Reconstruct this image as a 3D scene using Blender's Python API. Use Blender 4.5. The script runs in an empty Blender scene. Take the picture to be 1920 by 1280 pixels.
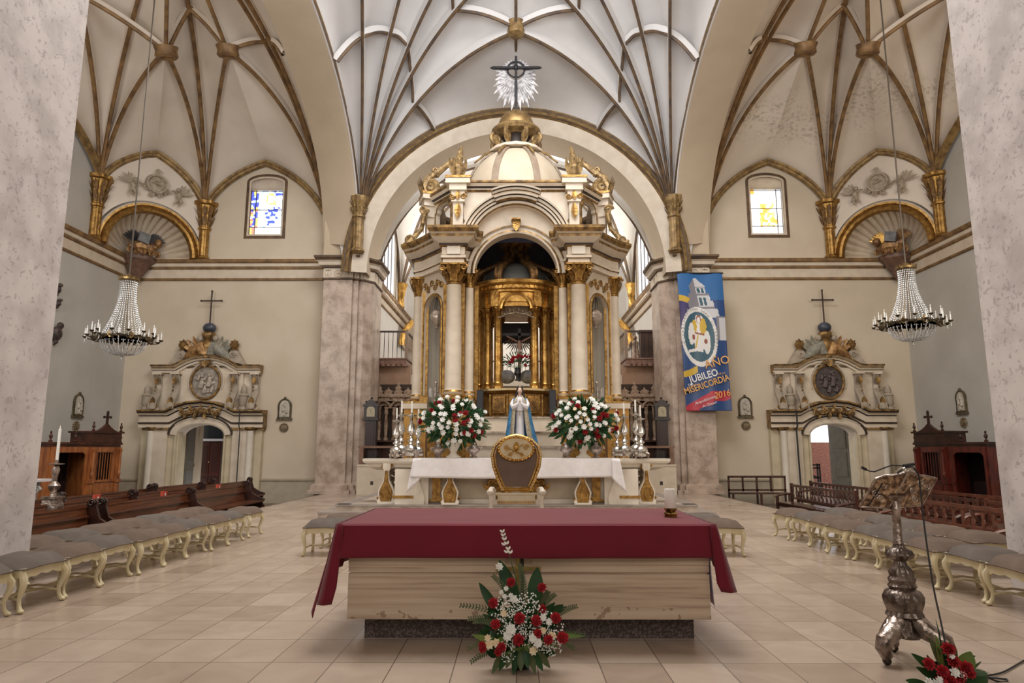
import bpy, math, random
from mathutils import Vector, Matrix
from math import sin, cos, pi, sqrt, atan2, radians as R
random.seed(7)
sc = bpy.context.scene
COL = sc.collection
# ---------------------------------------------------------------- camera
FPX, PITCH, YAW, EYE = 1277.0, R(9.12), R(0.36), 1.55
cpi, spi, cya, sya = cos(PITCH), sin(PITCH), cos(YAW), sin(YAW)
FW = Vector((-sya*cpi, cya*cpi, spi)); RT = Vector((cya, sya, 0)); UPV = RT.cross(FW)
CAM = Vector((0, 0, EYE))
cd = bpy.data.cameras.new('camera'); cam = bpy.data.objects.new('camera', cd); COL.objects.link(cam)
cd.sensor_width = 36; cd.lens = FPX/1920*36; cd.clip_start = .05; cd.clip_end = 300
cam.matrix_world = Matrix(((RT.x, UPV.x, -FW.x, CAM.x), (RT.y, UPV.y, -FW.y, CAM.y), (RT.z, UPV.z, -FW.z, CAM.z), (0, 0, 0, 1)))
sc.camera = cam
# ---------------------------------------------------------------- light
w = bpy.data.worlds.new('daylight'); sc.world = w; w.use_nodes = True
bg = w.node_tree.nodes['Background']; bg.inputs[0].default_value = (.94, .95, 1.0, 1); bg.inputs[1].default_value = 1.3
def area(name, loc, rot, sx, sy, e, col=(1, 1, 1), spread=180):
    l = bpy.data.lights.new(name, 'AREA'); l.shape = 'RECTANGLE'; l.size = sx; l.size_y = sy; l.energy = e; l.color = col
    l.spread = R(spread)
    o = bpy.data.objects.new(name, l); o.location = loc; o.rotation_euler = rot; COL.objects.link(o); return o
#LIGHTS
vs = sc.view_settings; vs.view_transform = 'Standard'; vs.look = 'None'; vs.gamma = 1; vs.use_curve_mapping = False; vs.exposure = 0.42
# added fill lamp behind the camera, standing in for unseen nave windows
area('nave_fill_light', (0, -10, 10), (R(70), 0, 0), 16, 7, 650, (1, .95, .88))
area('cupola_light', (0, 12.3, 17.5), (0, 0, 0), 9, 7, 1500, (1, .97, .93))
area('vault_fill_light', (0, 11.5, 12.6), (R(140), 0, 0), 9, 4, 560, (.84, .91, 1))  # added lamp below the vault, aimed up to brighten its plaster
for s_ in (-1, 1):
    area('aisle_fill_light', (s_*11.5, 6.2, 7.5), (R(96), 0, 0), 6, 6, 520, (1, .90, .77) if s_ > 0 else (1, .97, .93))  # added fill lamps in the aisles, tilted up to brighten the side vaults
    area('presbytery_window_light', (s_*6.0, 32, 10.3), (R(90), 0, R(90*s_)), 3, 3.6, 420, (1, .98, .95))
# ---------------------------------------------------------------- pixel -> place
def ray(x, y): return FW + RT*((x-960)/FPX) + UPV*((640-y)/FPX)
def A(x, y, Y): d = ray(x, y); return CAM + d*(Y/d.y)
def AX(x, y, X): d = ray(x, y); return CAM + d*(X/d.x)
def AZ(x, y, Z): d = ray(x, y); return CAM + d*((Z-EYE)/d.z)
# ---------------------------------------------------------------- materials
MATS = {}
def mat(name, c, r=.6, m=0., c2=None, sc_=4., lo=.35, hi=.65, bump=0., bs=None, coat=0, emit=0, det=5, sheen=0, alpha=1, trans=0, spec=None, c3=None, stretch=None):
    if name in MATS: return MATS[name]
    M = bpy.data.materials.new(name); M.use_nodes = True; nt = M.node_tree; N = nt.nodes; L = nt.links
    b = N['Principled BSDF']; b.inputs['Roughness'].default_value = r; b.inputs['Metallic'].default_value = m
    b.inputs['Base Color'].default_value = (*c, 1)
    if spec is not None: b.inputs['Specular IOR Level'].default_value = spec
    if coat: b.inputs['Coat Weight'].default_value = coat; b.inputs['Coat Roughness'].default_value = .15
    if trans: b.inputs['Transmission Weight'].default_value = trans
    if sheen: b.inputs['Sheen Weight'].default_value = sheen
    if emit: b.inputs['Emission Color'].default_value = (*c, 1); b.inputs['Emission Strength'].default_value = emit
    tc = N.new('ShaderNodeTexCoord'); src = tc.outputs['Object']
    if stretch:
        mp = N.new('ShaderNodeMapping'); mp.inputs['Scale'].default_value = stretch; L.new(src, mp.inputs[0]); src = mp.outputs[0]
    if c2:
        n = N.new('ShaderNodeTexNoise'); n.inputs['Scale'].default_value = sc_; n.inputs['Detail'].default_value = det; L.new(src, n.inputs['Vector'])
        rp = N.new('ShaderNodeValToRGB'); e = rp.color_ramp.elements
        e[0].position = lo; e[0].color = (*c, 1); e[1].position = hi; e[1].color = (*c2, 1)
        if c3: q = e.new((lo+hi)/2); q.color = (*c3, 1)
        L.new(n.outputs[0], rp.inputs[0]); L.new(rp.outputs[0], b.inputs['Base Color'])
    if bump:
        n2 = N.new('ShaderNodeTexNoise'); n2.inputs['Scale'].default_value = bs or sc_*3; n2.inputs['Detail'].default_value = 4; L.new(src, n2.inputs['Vector'])
        bp = N.new('ShaderNodeBump'); bp.inputs['Strength'].default_value = bump; bp.inputs['Distance'].default_value = .03
        L.new(n2.outputs[0], bp.inputs['Height']); L.new(bp.outputs[0], b.inputs['Normal'])
    MATS[name] = M; return M
def node_math(nt, op, a, b=None, c=None):
    n = nt.nodes.new('ShaderNodeMath'); n.operation = op
    for i, v in enumerate((a, b, c)):
        if v is None: continue
        if isinstance(v, (int, float)): n.inputs[i].default_value = v
        else: nt.links.new(v, n.inputs[i])
    return n.outputs[0]
def mix_col(nt, f, a, b):
    n = nt.nodes.new('ShaderNodeMix'); n.data_type = 'RGBA'
    nt.links.new(f, n.inputs[0])
    for i, v in ((6, a), (7, b)):
        if isinstance(v, tuple): n.inputs[i].default_value = (*v, 1)
        else: nt.links.new(v, n.inputs[i])
    return n.outputs[2]
def floor_mat():
    M = bpy.data.materials.new('polished floor tile'); M.use_nodes = True; nt = M.node_tree; N = nt.nodes; L = nt.links; b = N['Principled BSDF']
    tc = N.new('ShaderNodeTexCoord'); sp = N.new('ShaderNodeSeparateXYZ'); L.new(tc.outputs['Object'], sp.inputs[0])
    u = node_math(nt, 'SUBTRACT', node_math(nt, 'ABSOLUTE', node_math(nt, 'SUBTRACT', sp.outputs[0], .077)), .077)
    u = node_math(nt, 'DIVIDE', u, .455); v = node_math(nt, 'DIVIDE', node_math(nt, 'SUBTRACT', sp.outputs[1], 5.98), .62)
    def edge(t, w):
        f = node_math(nt, 'FRACT', node_math(nt, 'ADD', t, .5)); d = node_math(nt, 'ABSOLUTE', node_math(nt, 'SUBTRACT', f, .5))
        return node_math(nt, 'LESS_THAN', d, w)
    j = node_math(nt, 'MAXIMUM', edge(u, .009), edge(v, .006))
    cx = N.new('ShaderNodeCombineXYZ'); L.new(node_math(nt, 'FLOOR', u), cx.inputs[0]); L.new(node_math(nt, 'FLOOR', v), cx.inputs[1])
    L.new(node_math(nt, 'SIGN', node_math(nt, 'SUBTRACT', sp.outputs[0], .077)), cx.inputs[2])
    wn = N.new('ShaderNodeTexWhiteNoise'); L.new(cx.outputs[0], wn.inputs[0])
    n = N.new('ShaderNodeTexNoise'); n.inputs['Scale'].default_value = 2.2; n.inputs['Detail'].default_value = 8; n.inputs['Distortion'].default_value = 1.2; L.new(tc.outputs['Object'], n.inputs[0])
    f = node_math(nt, 'ADD', node_math(nt, 'MULTIPLY', wn.outputs['Value'], .5), node_math(nt, 'MULTIPLY', n.outputs[0], .7))
    rp = N.new('ShaderNodeValToRGB'); e = rp.color_ramp.elements; e[0].position = .3; e[0].color = (.36, .272, .208, 1); e[1].position = .9; e[1].color = (.52, .415, .33, 1)
    L.new(f, rp.inputs[0]); L.new(mix_col(nt, j, rp.outputs[0], (.16, .12, .09)), b.inputs['Base Color'])
    rr = node_math(nt, 'MULTIPLY_ADD', n.outputs[0], .14, .15); L.new(rr, b.inputs['Roughness'])
    b.inputs['Specular IOR Level'].default_value = .55
    return M
def marble(name, c, c2, vein, vs_=1.6, r=.35, vw=.035, sp=.55):
    M = bpy.data.materials.new(name); M.use_nodes = True; nt = M.node_tree; N = nt.nodes; L = nt.links; b = N['Principled BSDF']
    tc = N.new('ShaderNodeTexCoord'); o = tc.outputs['Object']
    n = N.new('ShaderNodeTexNoise'); n.inputs['Scale'].default_value = vs_; n.inputs['Detail'].default_value = 9; L.new(o, n.inputs[0])
    base = N.new('ShaderNodeValToRGB'); e = base.color_ramp.elements; e[0].position = .36; e[0].color = (*c, 1); e[1].position = .6; e[1].color = (*c2, 1); L.new(n.outputs[0], base.inputs[0])
    n2 = N.new('ShaderNodeTexNoise'); n2.inputs['Scale'].default_value = vs_*1.9; n2.inputs['Detail'].default_value = 7; n2.inputs['Distortion'].default_value = .9; L.new(o, n2.inputs[0])
    v = node_math(nt, 'LESS_THAN', node_math(nt, 'ABSOLUTE', node_math(nt, 'SUBTRACT', n2.outputs[0], .5)), vw*.35)
    n3 = N.new('ShaderNodeTexNoise'); n3.inputs['Scale'].default_value = vs_*6; n3.inputs['Detail'].default_value = 5; L.new(o, n3.inputs[0])
    g = node_math(nt, 'GREATER_THAN', n3.outputs[0], .54)
    v = node_math(nt, 'MULTIPLY', node_math(nt, 'MULTIPLY', v, g), .45)
    s = node_math(nt, 'MULTIPLY', node_math(nt, 'GREATER_THAN', n3.outputs[0], .66), sp)
    L.new(mix_col(nt, node_math(nt, 'MAXIMUM', v, s), base.outputs[0], vein), b.inputs['Base Color'])
    b.inputs['Roughness'].default_value = r
    MATS[name] = M; return M
PL = mat('cream wall plaster', (.58, .49, .37), .85, c2=(.64, .545, .425), sc_=.8, bump=.12, bs=3)
PLC = mat('cool grey wall paint', (.47, .45, .405), .85, c2=(.53, .51, .465), sc_=.8, bump=.1, bs=3)
PLW = mat('white vault plaster', (.62, .59, .57), .85, c2=(.68, .65, .63), sc_=.7, bump=.1, bs=3)
PLS = mat('side vault plaster', (.68, .59, .495), .9, c2=(.77, .68, .58), sc_=.6, c3=(.72, .635, .54), bump=.15, bs=3)
PLT = mat('tan arch plaster', (.50, .40, .285), .85, c2=(.55, .445, .32), sc_=.8)
CRM = mat('cream paint', (.60, .50, .385), .5, c2=(.68, .585, .465), sc_=3)
CRW = mat('ivory paint', (.68, .61, .51), .5, c2=(.75, .68, .58), sc_=3)
GLD = mat('aged gilding', (.20, .10, .028), .36, .75, c2=(.48, .28, .08), sc_=7, lo=.3, hi=.66, bump=.5, bs=16)
GLB = mat('bright gilding', (.50, .27, .06), .28, .85, c2=(.80, .50, .15), sc_=6, bump=.2, bs=14)
RIB = mat('brown gilded rib', (.15, .085, .04), .5, .3, c2=(.34, .20, .08), sc_=3, lo=.35, hi=.7)
RIBD = mat('dark brown rib', (.075, .05, .035), .6, .1, c2=(.16, .095, .045), sc_=3)
OCH = mat('ochre gilded stone', (.16, .095, .04), .5, .35, c2=(.36, .235, .09), sc_=5, bump=.3)
MRB = marble('pinkish pier marble', (.36, .265, .20), (.56, .44, .355), (.18, .115, .085), 2.4, sp=.5)
MRN = marble('pale near pier marble', (.58, .53, .515), (.76, .70, .68), (.30, .25, .26), 2.6, vw=.06, sp=.45)
def damp_plaster():
    M = PLS.copy(); M.name = 'damp stained vault plaster'; nt = M.node_tree; N = nt.nodes; L = nt.links; b = N['Principled BSDF']
    src = b.inputs['Base Color'].links[0].from_socket; tc = [n for n in N if n.type == 'TEX_COORD'][0]
    sp = N.new('ShaderNodeSeparateXYZ'); L.new(tc.outputs['Object'], sp.inputs[0])
    n = N.new('ShaderNodeTexNoise'); n.inputs['Scale'].default_value = 1.1; n.inputs['Detail'].default_value = 3; L.new(tc.outputs['Object'], n.inputs[0])
    n2 = N.new('ShaderNodeTexNoise'); n2.inputs['Scale'].default_value = 7; n2.inputs['Detail'].default_value = 8; L.new(tc.outputs['Object'], n2.inputs[0])
    d = node_math(nt, 'ABSOLUTE', node_math(nt, 'SUBTRACT', node_math(nt, 'ADD', sp.outputs[2], n.outputs[0]), 14.45))
    band = node_math(nt, 'SUBTRACT', 1.0, node_math(nt, 'MINIMUM', node_math(nt, 'MULTIPLY', d, 1.6), 1.0))
    spots = node_math(nt, 'MINIMUM', node_math(nt, 'MAXIMUM', node_math(nt, 'MULTIPLY', node_math(nt, 'SUBTRACT', n2.outputs[0], .5), 7.0), 0.0), 1.0)
    f = node_math(nt, 'MULTIPLY', node_math(nt, 'MULTIPLY', band, spots), .45)
    L.new(mix_col(nt, f, src, (.16, .12, .09)), b.inputs['Base Color']); return M
DRK = mat('dark brown edge', (.035, .022, .015), .55)
FLR = floor_mat()
# ---------------------------------------------------------------- mesh builder
class MB:
    def __init__(s): s.v = []; s.f = []; s.mi = []; s.m = 0; s.T = None
    def add(s, vs, fs, m=None):
        k = len(s.v); T = s.T
        s.v += [tuple(T @ Vector(v)) for v in vs] if T else [tuple(v) for v in vs]
        s.f += [tuple(i+k for i in f) for f in fs]; s.mi += [s.m if m is None else m]*len(fs)
    def box(s, x0, x1, y0, y1, z0, z1, m=None, tp=0):
        a = tp
        s.add([(x0, y0, z0), (x1, y0, z0), (x1, y1, z0), (x0, y1, z0), (x0+a, y0+a, z1), (x1-a, y0+a, z1), (x1-a, y1-a, z1), (x0+a, y1-a, z1)],
              [(3, 2, 1, 0), (4, 5, 6, 7), (0, 1, 5, 4), (1, 2, 6, 5), (2, 3, 7, 6), (3, 0, 4, 7)], m)
    def lathe(s, prof, n=16, c=(0, 0, 0), a0=0, a1=2*pi, m=None, ms=None, flute=0, fn=12, sx=1, sy=1, cap=True):
        full = abs(a1-a0-2*pi) < 1e-6; k = n if full else n+1; vs = []
        for r, z in prof:
            for i in range(k):
                a = a0+(a1-a0)*i/n; q = r*(1+flute*cos(fn*a)); vs.append((c[0]+q*cos(a)*sx, c[1]+q*sin(a)*sy, c[2]+z))
        for j in range(len(prof)-1):
            fs = [(j*k+i, j*k+(i+1) % k, (j+1)*k+(i+1) % k, (j+1)*k+i) for i in range(n)]
            if j == 0:
                s.add(vs, fs, ms[j] if ms else m); base = len(s.v)-len(vs)
            else:
                s.f += [tuple(i+base for i in f) for f in fs]; s.mi += [(ms[j] if ms else (s.m if m is None else m))]*len(fs)
        if full and cap:
            for j in (0, len(prof)-1):
                if prof[j][0] > 1e-4: s.f.append(tuple(base+j*k+i for i in (range(k) if j else reversed(range(k))))); s.mi.append(s.mi[-1])
    def tube(s, pts, r, n=6, m=None, cap=True, closed=False, flat=None):
        P = [Vector(p) for p in pts]; N = len(P); vs = []; prev = None
        for i, p in enumerate(P):
            if closed: t = P[(i+1) % N]-P[i-1]
            else: t = P[min(i+1, N-1)]-P[max(i-1, 0)]
            if t.length < 1e-9: t = Vector((0, 0, 1))
            t.normalize()
            if prev is None:
                u = t.cross(Vector((0, 1, 0)) if abs(t.y) < .9 else Vector((1, 0, 0))).normalized()
            else:
                u = prev-t*prev.dot(t)
                u = u.normalized() if u.length > 1e-6 else t.orthogonal().normalized()
            prev = u; w_ = t.cross(u); q = r[i] if isinstance(r, (list, tuple)) else r
            for j in range(n):
                a = 2*pi*(j+.5)/n; vs.append(p+u*(cos(a)*q)+w_*(sin(a)*q*(flat or 1)))
        fs = [(i*n+j, i*n+(j+1) % n, (i+1)*n+(j+1) % n, (i+1)*n+j) for i in range(N-1) for j in range(n)]
        if closed: fs += [((N-1)*n+j, (N-1)*n+(j+1) % n, (j+1) % n, j) for j in range(n)]
        elif cap: fs += [tuple(reversed(range(n))), tuple(range((N-1)*n, N*n))]
        s.add(vs, fs, m)
    def prism(s, poly, d0, d1, ax='y', m=None, ms=None):
        f = {'y': lambda p, d: (p[0], d, p[1]), 'z': lambda p, d: (p[0], p[1], d), 'x': lambda p, d: (d, p[0], p[1])}[ax]
        n = len(poly); s.add([f(p, d0) for p in poly]+[f(p, d1) for p in poly], [tuple(range(n)), tuple(reversed(range(n, 2*n)))]+[(i, i+n, (i+1) % n+n, (i+1) % n) for i in range(n)], m)
    def ball(s, c, r, nu=10, nv=7, m=None):
        if isinstance(r, (int, float)): r = (r, r, r)
        vs = []; fs = []
        for j in range(nv+1):
            t = pi*j/nv
            for i in range(nu): a = 2*pi*i/nu; vs.append((c[0]+r[0]*sin(t)*cos(a), c[1]+r[1]*sin(t)*sin(a), c[2]+r[2]*cos(t)))
        for j in range(nv):
            for i in range(nu): fs.append((j*nu+i, (j+1)*nu+i, (j+1)*nu+(i+1) % nu, j*nu+(i+1) % nu))
        s.add(vs, fs, m)
    def grid(s, rows, m=None, closed=False):
        nr = len(rows); nc = len(rows[0]); k = nc if closed else nc-1
        s.add([p for r in rows for p in r], [(i*nc+j, i*nc+(j+1) % nc, (i+1)*nc+(j+1) % nc, (i+1)*nc+j) for i in range(nr-1) for j in range(k)], m)
    def mould(s, path, prof, fm, closed=False, ms=None, m=None, cap=True):
        # path: 2D points; prof: (offset along the path's right-hand normal, third coordinate); fm(a, b, c) -> place
        n = len(path); rows = []
        for i in range(n):
            p = Vector(path[i]); a = Vector(path[i-1]) if (i or closed) else None; b = Vector(path[(i+1) % n]) if (i < n-1 or closed) else None
            d1 = (p-a).normalized() if a is not None else None; d2 = (b-p).normalized() if b is not None else None
            if d1 is None: d1 = d2
            if d2 is None: d2 = d1
            n1 = Vector((d1.y, -d1.x)); n2 = Vector((d2.y, -d2.x)); q = n1+n2
            q = q/max(.25, 1+n1.dot(n2)) if q.length > 1e-6 else n1
            rows.append([fm(p.x+q.x*o, p.y+q.y*o, c) for o, c in prof])
        if closed: rows.append(rows[0])
        k = len(s.v); np_ = len(prof); s.v += [tuple(s.T @ Vector(v)) if s.T else tuple(v) for r in rows for v in r]
        for i in range(len(rows)-1):
            for j in range(np_-1):
                s.f.append((k+i*np_+j, k+(i+1)*np_+j, k+(i+1)*np_+j+1, k+i*np_+j+1)); s.mi.append(ms[j % len(ms)] if ms else (s.m if m is None else m))
        if cap and not closed:
            for r0 in (0, (len(rows)-1)*np_): s.f.append(tuple(k+r0+j for j in range(np_))); s.mi.append(s.mi[-1])
    def scroll(s, c, r0, r1=.12, turns=1.6, w=.03, ax='y', d=1, a0=0, m=None, n=6):
        pts = []; rr = []; K = int(turns*12)
        for i in range(K+1):
            t = i/K; a = a0+d*t*turns*2*pi; r = r0*((1-t)*(1-r1)+r1)
            p = (r*cos(a), r*sin(a)); pts.append({'y': (c[0]+p[0], c[1], c[2]+p[1]), 'x': (c[0], c[1]+p[0], c[2]+p[1]), 'z': (c[0]+p[0], c[1]+p[1], c[2])}[ax]); rr.append(w*(1-.45*t))
        s.tube(pts, rr, n, m)
    def leaf(s, p, d, up, L, W, curl=.3, m=None, n=5, fold=.15):
        d = Vector(d).normalized(); up = Vector(up); up = (up-d*up.dot(d)); up = up.normalized() if up.length > 1e-5 else d.orthogonal().normalized(); sd = d.cross(up)
        rows = []
        for i in range(n+1):
            t = i/n; wd = W*.5*max(.03, sin(pi*min(1, t*.92+.06))**.8); q = Vector(p)+d*(L*t*(1-.25*curl*t))-up*(curl*L*t*t*.6)
            rows.append([q-sd*wd+up*fold*wd, q-up*W*.04, q+sd*wd+up*fold*wd])
        s.grid(rows, m)
    def cut(s, name, mats, parent=None, smooth=40):
        o = s.build(name, mats, parent, smooth); s.v = []; s.f = []; s.mi = []; return o
    def build(s, name, mats, parent=None, smooth=40, loc=None):
        if not isinstance(mats, (list, tuple)): mats = [mats]
        me = bpy.data.meshes.new(name); me.from_pydata(s.v, [], s.f)
        for x in mats: me.materials.append(x)
        me.polygons.foreach_set('material_index', [min(i, len(mats)-1) for i in s.mi])
        if smooth:
            me.polygons.foreach_set('use_smooth', [True]*len(me.polygons)); me.update(); me.set_sharp_from_angle(angle=R(smooth))
        me.update(); o = bpy.data.objects.new(name, me); COL.objects.link(o)
        if parent is not None: o.parent = parent
        if loc: o.location = loc
        return o
def tag(o, label=None, cat=None, group=None, kind=None):
    for k, v in (('label', label), ('category', cat), ('group', group), ('kind', kind)):
        if v: o[k] = v
    return o
def thing(name, label, cat, loc=(0, 0, 0), rz=0, group=None):
    o = bpy.data.objects.new(name, None); o.empty_display_size = .1; COL.objects.link(o); o.location = loc; o.rotation_euler = (0, 0, rz)
    return tag(o, label, cat, group)
def struct(mb, name, mats, parent=None, smooth=40, kind='structure'):
    o = mb.build(name, mats, parent, smooth)
    if parent is None: o['kind'] = kind
    return o
def dup(root, loc=None, rz=None, label=None, group=None):
    def cp(o, par):
        c = o.copy(); COL.objects.link(c)
        if par is not None: c.parent = par
        for h in list(o.children): cp(h, c)
        return c
    r = cp(root, None)
    if loc is not None: r.location = loc
    if rz is not None: r.rotation_euler = (0, 0, rz)
    if label: r['label'] = label
    if group: r['group'] = group
    return r
XY = lambda a, b, c: (a, b, c)
def XZ(y): return lambda a, b, c: (a, y+c, b)
def arcp(cx, cz, r, a0, a1, n): return [(cx+r*cos(R(a0+(a1-a0)*i/n)), cz+r*sin(R(a0+(a1-a0)*i/n))) for i in range(n+1)]
# ================================================================ the building
mb = MB(); mb.box(-16, 16, -14.4, -14, -.5, 15.4); struct(mb, 'wall_nave_entrance', PL, smooth=0)
mb = MB(); mb.box(-16, 16, -14, 8.4, 15.2, 15.5); struct(mb, 'ceiling_nave', PLS, smooth=0)
mb = MB(); mb.box(-16, -7.05, -14, 5, -.5, 0); mb.box(7.05, 16, -14, 5, -.5, 0); mb.box(-7.05, 7.05, -14, -8, -.5, 0); struct(mb, 'floor_nave', FLR, smooth=0)
mb = MB(); mb.box(-7.05, 7.05, -8, 26.4, -.4, 0)
struct(mb, 'floor', FLR, smooth=0)
mb = MB()
for s in (-1, 1): mb.box(min(s*7.05, s*16), max(s*7.05, s*16), 5, 26.4, -.5, -.4)
struct(mb, 'floor_aisle', mat('aisle floor stone', (.10, .075, .06), .3, c2=(.16, .12, .09), sc_=2), smooth=0)
mb = MB()
for s in (-1, 1):
    pr = [(0, -.4), (.0, -.1), (.05, -.08), (.05, -.002), (0, .004)]
    pts = [(s*7.05, 8.2), (s*7.05, 25.4)]
    if s < 0: pts = [(s*7.05, 25.4), (s*7.05, 8.2)]
    mb.mould([(a, b) for a, b in pts], pr, XY, ms=[1, 1, 0, 0])
struct(mb, 'trim_platform_edge', [mat('brown stone edge', (.17, .10, .07), .4, c2=(.25, .16, .11)), DRK])
# --- far walls of the side bays
for s, nm in ((-1, 'left'), (1, 'right')):
    mb = MB(); Y0, Y1 = 26.3, 26.7
    def bx(x0, x1, z0, z1, m=0): mb.box(min(s*x0, s*x1), max(s*x0, s*x1), Y0, Y1, z0, z1, m)
    # door opening 10.95..12.75, window opening 9.28..10.95
    bx(7.3, 9.30, -.4, 16); bx(9.30, 10.92, -.4, 9.98)
    bx(10.92, 11.0, -.4, 16); bx(11.0, 12.93, 2.9, 16); bx(12.93, 15.6, -.4, 16)
    arch = [(s*9.30, 12.35)]+[(s*(10.11+.81*cos(pi*(1-i/12))), 12.35+.32*sin(pi*i/12)) for i in range(13)]+[(s*10.92, 12.35), (s*10.92, 16), (s*9.30, 16)]
    mb.prism(arch, Y0, Y1, 'y'); 
    struct(mb, 'wall_far_'+nm, PL, smooth=0)
    # window reveal
    wo = MB()
    ins = (.34, .03) if s < 0 else (.03, .34)
    xa, xb = sorted((s*9.30, s*10.92)); Yb = 26.85
    zi = A(500, 358, Yb).z
    ia, ib = (A(470, 400, Yb).x, A(538, 400, Yb).x+.02) if s < 0 else (A(1398, 400, Yb).x-.02, A(1466, 400, Yb).x)
    out = [(xa, 9.98), (xb, 9.98)]+[((xa+xb)/2+.81*cos(pi*i/12), 12.35+.32*sin(pi*i/12)) for i in range(13)]
    inn = [(ia, 10.0), (ib, 10.0)]+[((ia+ib)/2+(ib-ia)/2*cos(pi*i/12), zi) for i in range(13)]
    n = len(out); wo.add([(x, Y0+.02, z) for x, z in out]+[(x, Yb, z) for x, z in inn], [(i, (i+1) % n, (i+1) % n+n, i+n) for i in range(n)])
    w_ = struct(wo, 'window_1' if s < 0 else 'window_2', CRM, smooth=30)
    fr = MB(); fr.mould([(x, z) for x, z in out], [(.02, 0), (.02, -.03), (-.05, -.05), (-.09, -.05), (-.1, -.02), (-.16, -.02), (-.17, 0)], XZ(Y0), closed=True, ms=[0, 1, 1, 0, 0, 1])
    fr.build('window_frame', [CRM, RIBD], w_)
    ld = MB(); W_ = ib-ia; H_ = zi-10.0
    for fx in (0.0, .14, .86, 1.0): ld.box(ia+W_*fx-.012, ia+W_*fx+.012, Yb-.05, Yb-.02, 10.0, zi)
    for fz in (0, .1, .28, .62, .98): ld.box(ia, ib, Yb-.05, Yb-.02, 10.0+H_*fz-.01, 10.0+H_*fz+.012)
    ld.build('window_lead', DRK, w_, 0)
    # coloured panes
    cols = [(.92, .95, 1), (.55, .72, 1), (.10, .14, .75), (1, .8, .2), (.95, .35, .25), (.85, .9, 1), (1, .95, .8)] if s < 0 else [(1, 1, .97), (1, .98, .85), (1, .85, .2), (1, .5, .1), (.85, .9, 1), (.95, .97, 1), (1, .9, .6)]
    ms = []
    for i, c in enumerate(cols):
        M = bpy.data.materials.new('stained glass %s %d' % (nm, i)); M.use_nodes = True; b = M.node_tree.nodes['Principled BSDF']
        b.inputs['Base Color'].default_value = (*c, 1); b.inputs['Roughness'].default_value = .3
        b.inputs['Emission Color'].default_value = (*c, 1); b.inputs['Emission Strength'].default_value = 1.25 if max(c)-min(c) < .3 else .85
        ms.append(M)
    pn = MB(); rnd = random.Random(5+s); NX, NZ = 15, 22
    V = [[(ia+W_*(i+(rnd.uniform(-.3, .3) if 0 < i < NX else 0))/NX, Yb, 10.0+H_*(j+(rnd.uniform(-.3, .3) if 0 < j < NZ else 0))/NZ) for i in range(NX+1)] for j in range(NZ+1)]
    for j in range(NZ):
        for i in range(NX):
            x, z = (i+.5)/NX, (j+.5)/NZ
            if s < 0:
                d = (x-.55)**2+(z-.83)**2*1.6
                k = 0
                if z < .28: k = rnd.choice([0, 0, 5, 5, 6]) if x > .15 else rnd.choice([3, 4, 6])
                elif d < .008: k = 6
                elif d < .022: k = 3
                elif abs(x-.62+(.62-z)*.35) < .17 and .3 < z < .66: k = rnd.choice([1, 2, 2, 1, 0])
                elif x < .2: k = rnd.choice([2, 1, 4, 3, 0, 2])
                elif z > .9: k = rnd.choice([2, 1, 0])
                else: k = rnd.choice([0, 0, 5, 1])
            else:
                k = 0
                if z < .25: k = rnd.choice([0, 0, 5])
                elif abs(x-.62) < .16+.1*(1-z) and .28 < z < .72: k = rnd.choice([2, 2, 1, 6, 3])
                elif x < .25 and z > .92: k = 3
                elif x > .85 and z > .8: k = 4
                else: k = rnd.choice([0, 0, 1, 5, 4])
            pn.add([V[j][i], V[j][i+1], V[j+1][i+1], V[j+1][i]], [(0, 1, 2, 3)], k)
    pn.build('window_pane', ms, w_, 0)
    # end wall
    mb = MB(); x0, x1 = sorted((s*15.3, s*15.7)); mb.box(x0, x1, -14, 26.7, -.5, 16)
    struct(mb, 'wall_end_'+nm, PLC, smooth=0)
    # cornice running round both walls
    cp = [(s*15.3, 6), (s*15.3, 26.3), (s*7.2, 26.3)]
    if s > 0: cp = cp[::-1]
    prof = [(0, 8.22), (.07, 8.24), (.08, 8.30), (.03, 8.33), (.03, 8.68), (.09, 8.70), (.1, 8.76), (.16, 8.78), (.17, 8.9), (.24, 8.92), (.28, 9.0), (.27, 9.05), (-.02, 9.07)]
    cr = MB(); cr.mould(cp, prof, XY, ms=[1, 1, 1, 0, 1, 1, 0, 0, 1, 1, 1, 0]); struct(cr, 'trim_1' if s < 0 else 'trim_2', [CRM, RIB])
    # dado
    dd = MB()
    for cc in ([(s*15.3, 6), (s*15.3, 26.3), (s*13.0, 26.3)], [(s*11.0, 26.3), (s*7.2, 26.3)]):
        if s > 0: cc = cc[::-1]
        dd.mould(cc, [(-.01, -.4), (.05, -.4), (.05, .42), (.09, .44), (.09, .5), (0, .52)], XY)
    struct(dd, 'baseboard_'+nm, mat('tan dado paint', (.40, .34, .25), .7, c2=(.45, .385, .29)))
        # piers at the far corners of the crossing
    pp = [(s*7.4, 27.6), (s*7.4, 25.45), (s*6.3, 25.45), (s*6.3, 25.6), (s*6.1, 25.6), (s*6.1, 25.75), (s*5.9, 25.75), (s*5.6, 26.1), (s*5.6, 27.6)]
    if s > 0: pass
    pm = MB(); pm.prism(pp if s > 0 else pp[::-1], -.4, 8.1, 'z')
    q = pp[::-1] if s > 0 else pp
    pm.mould(q, [(0, 0), (.22, 0), (.22, .12), (.13, .15), (.13, .3), (.05, .36), (0, .38)], XY, m=0)
    pr_ = struct(pm, 'pillar_1' if s < 0 else 'pillar_2', MRB, smooth=0)
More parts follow.
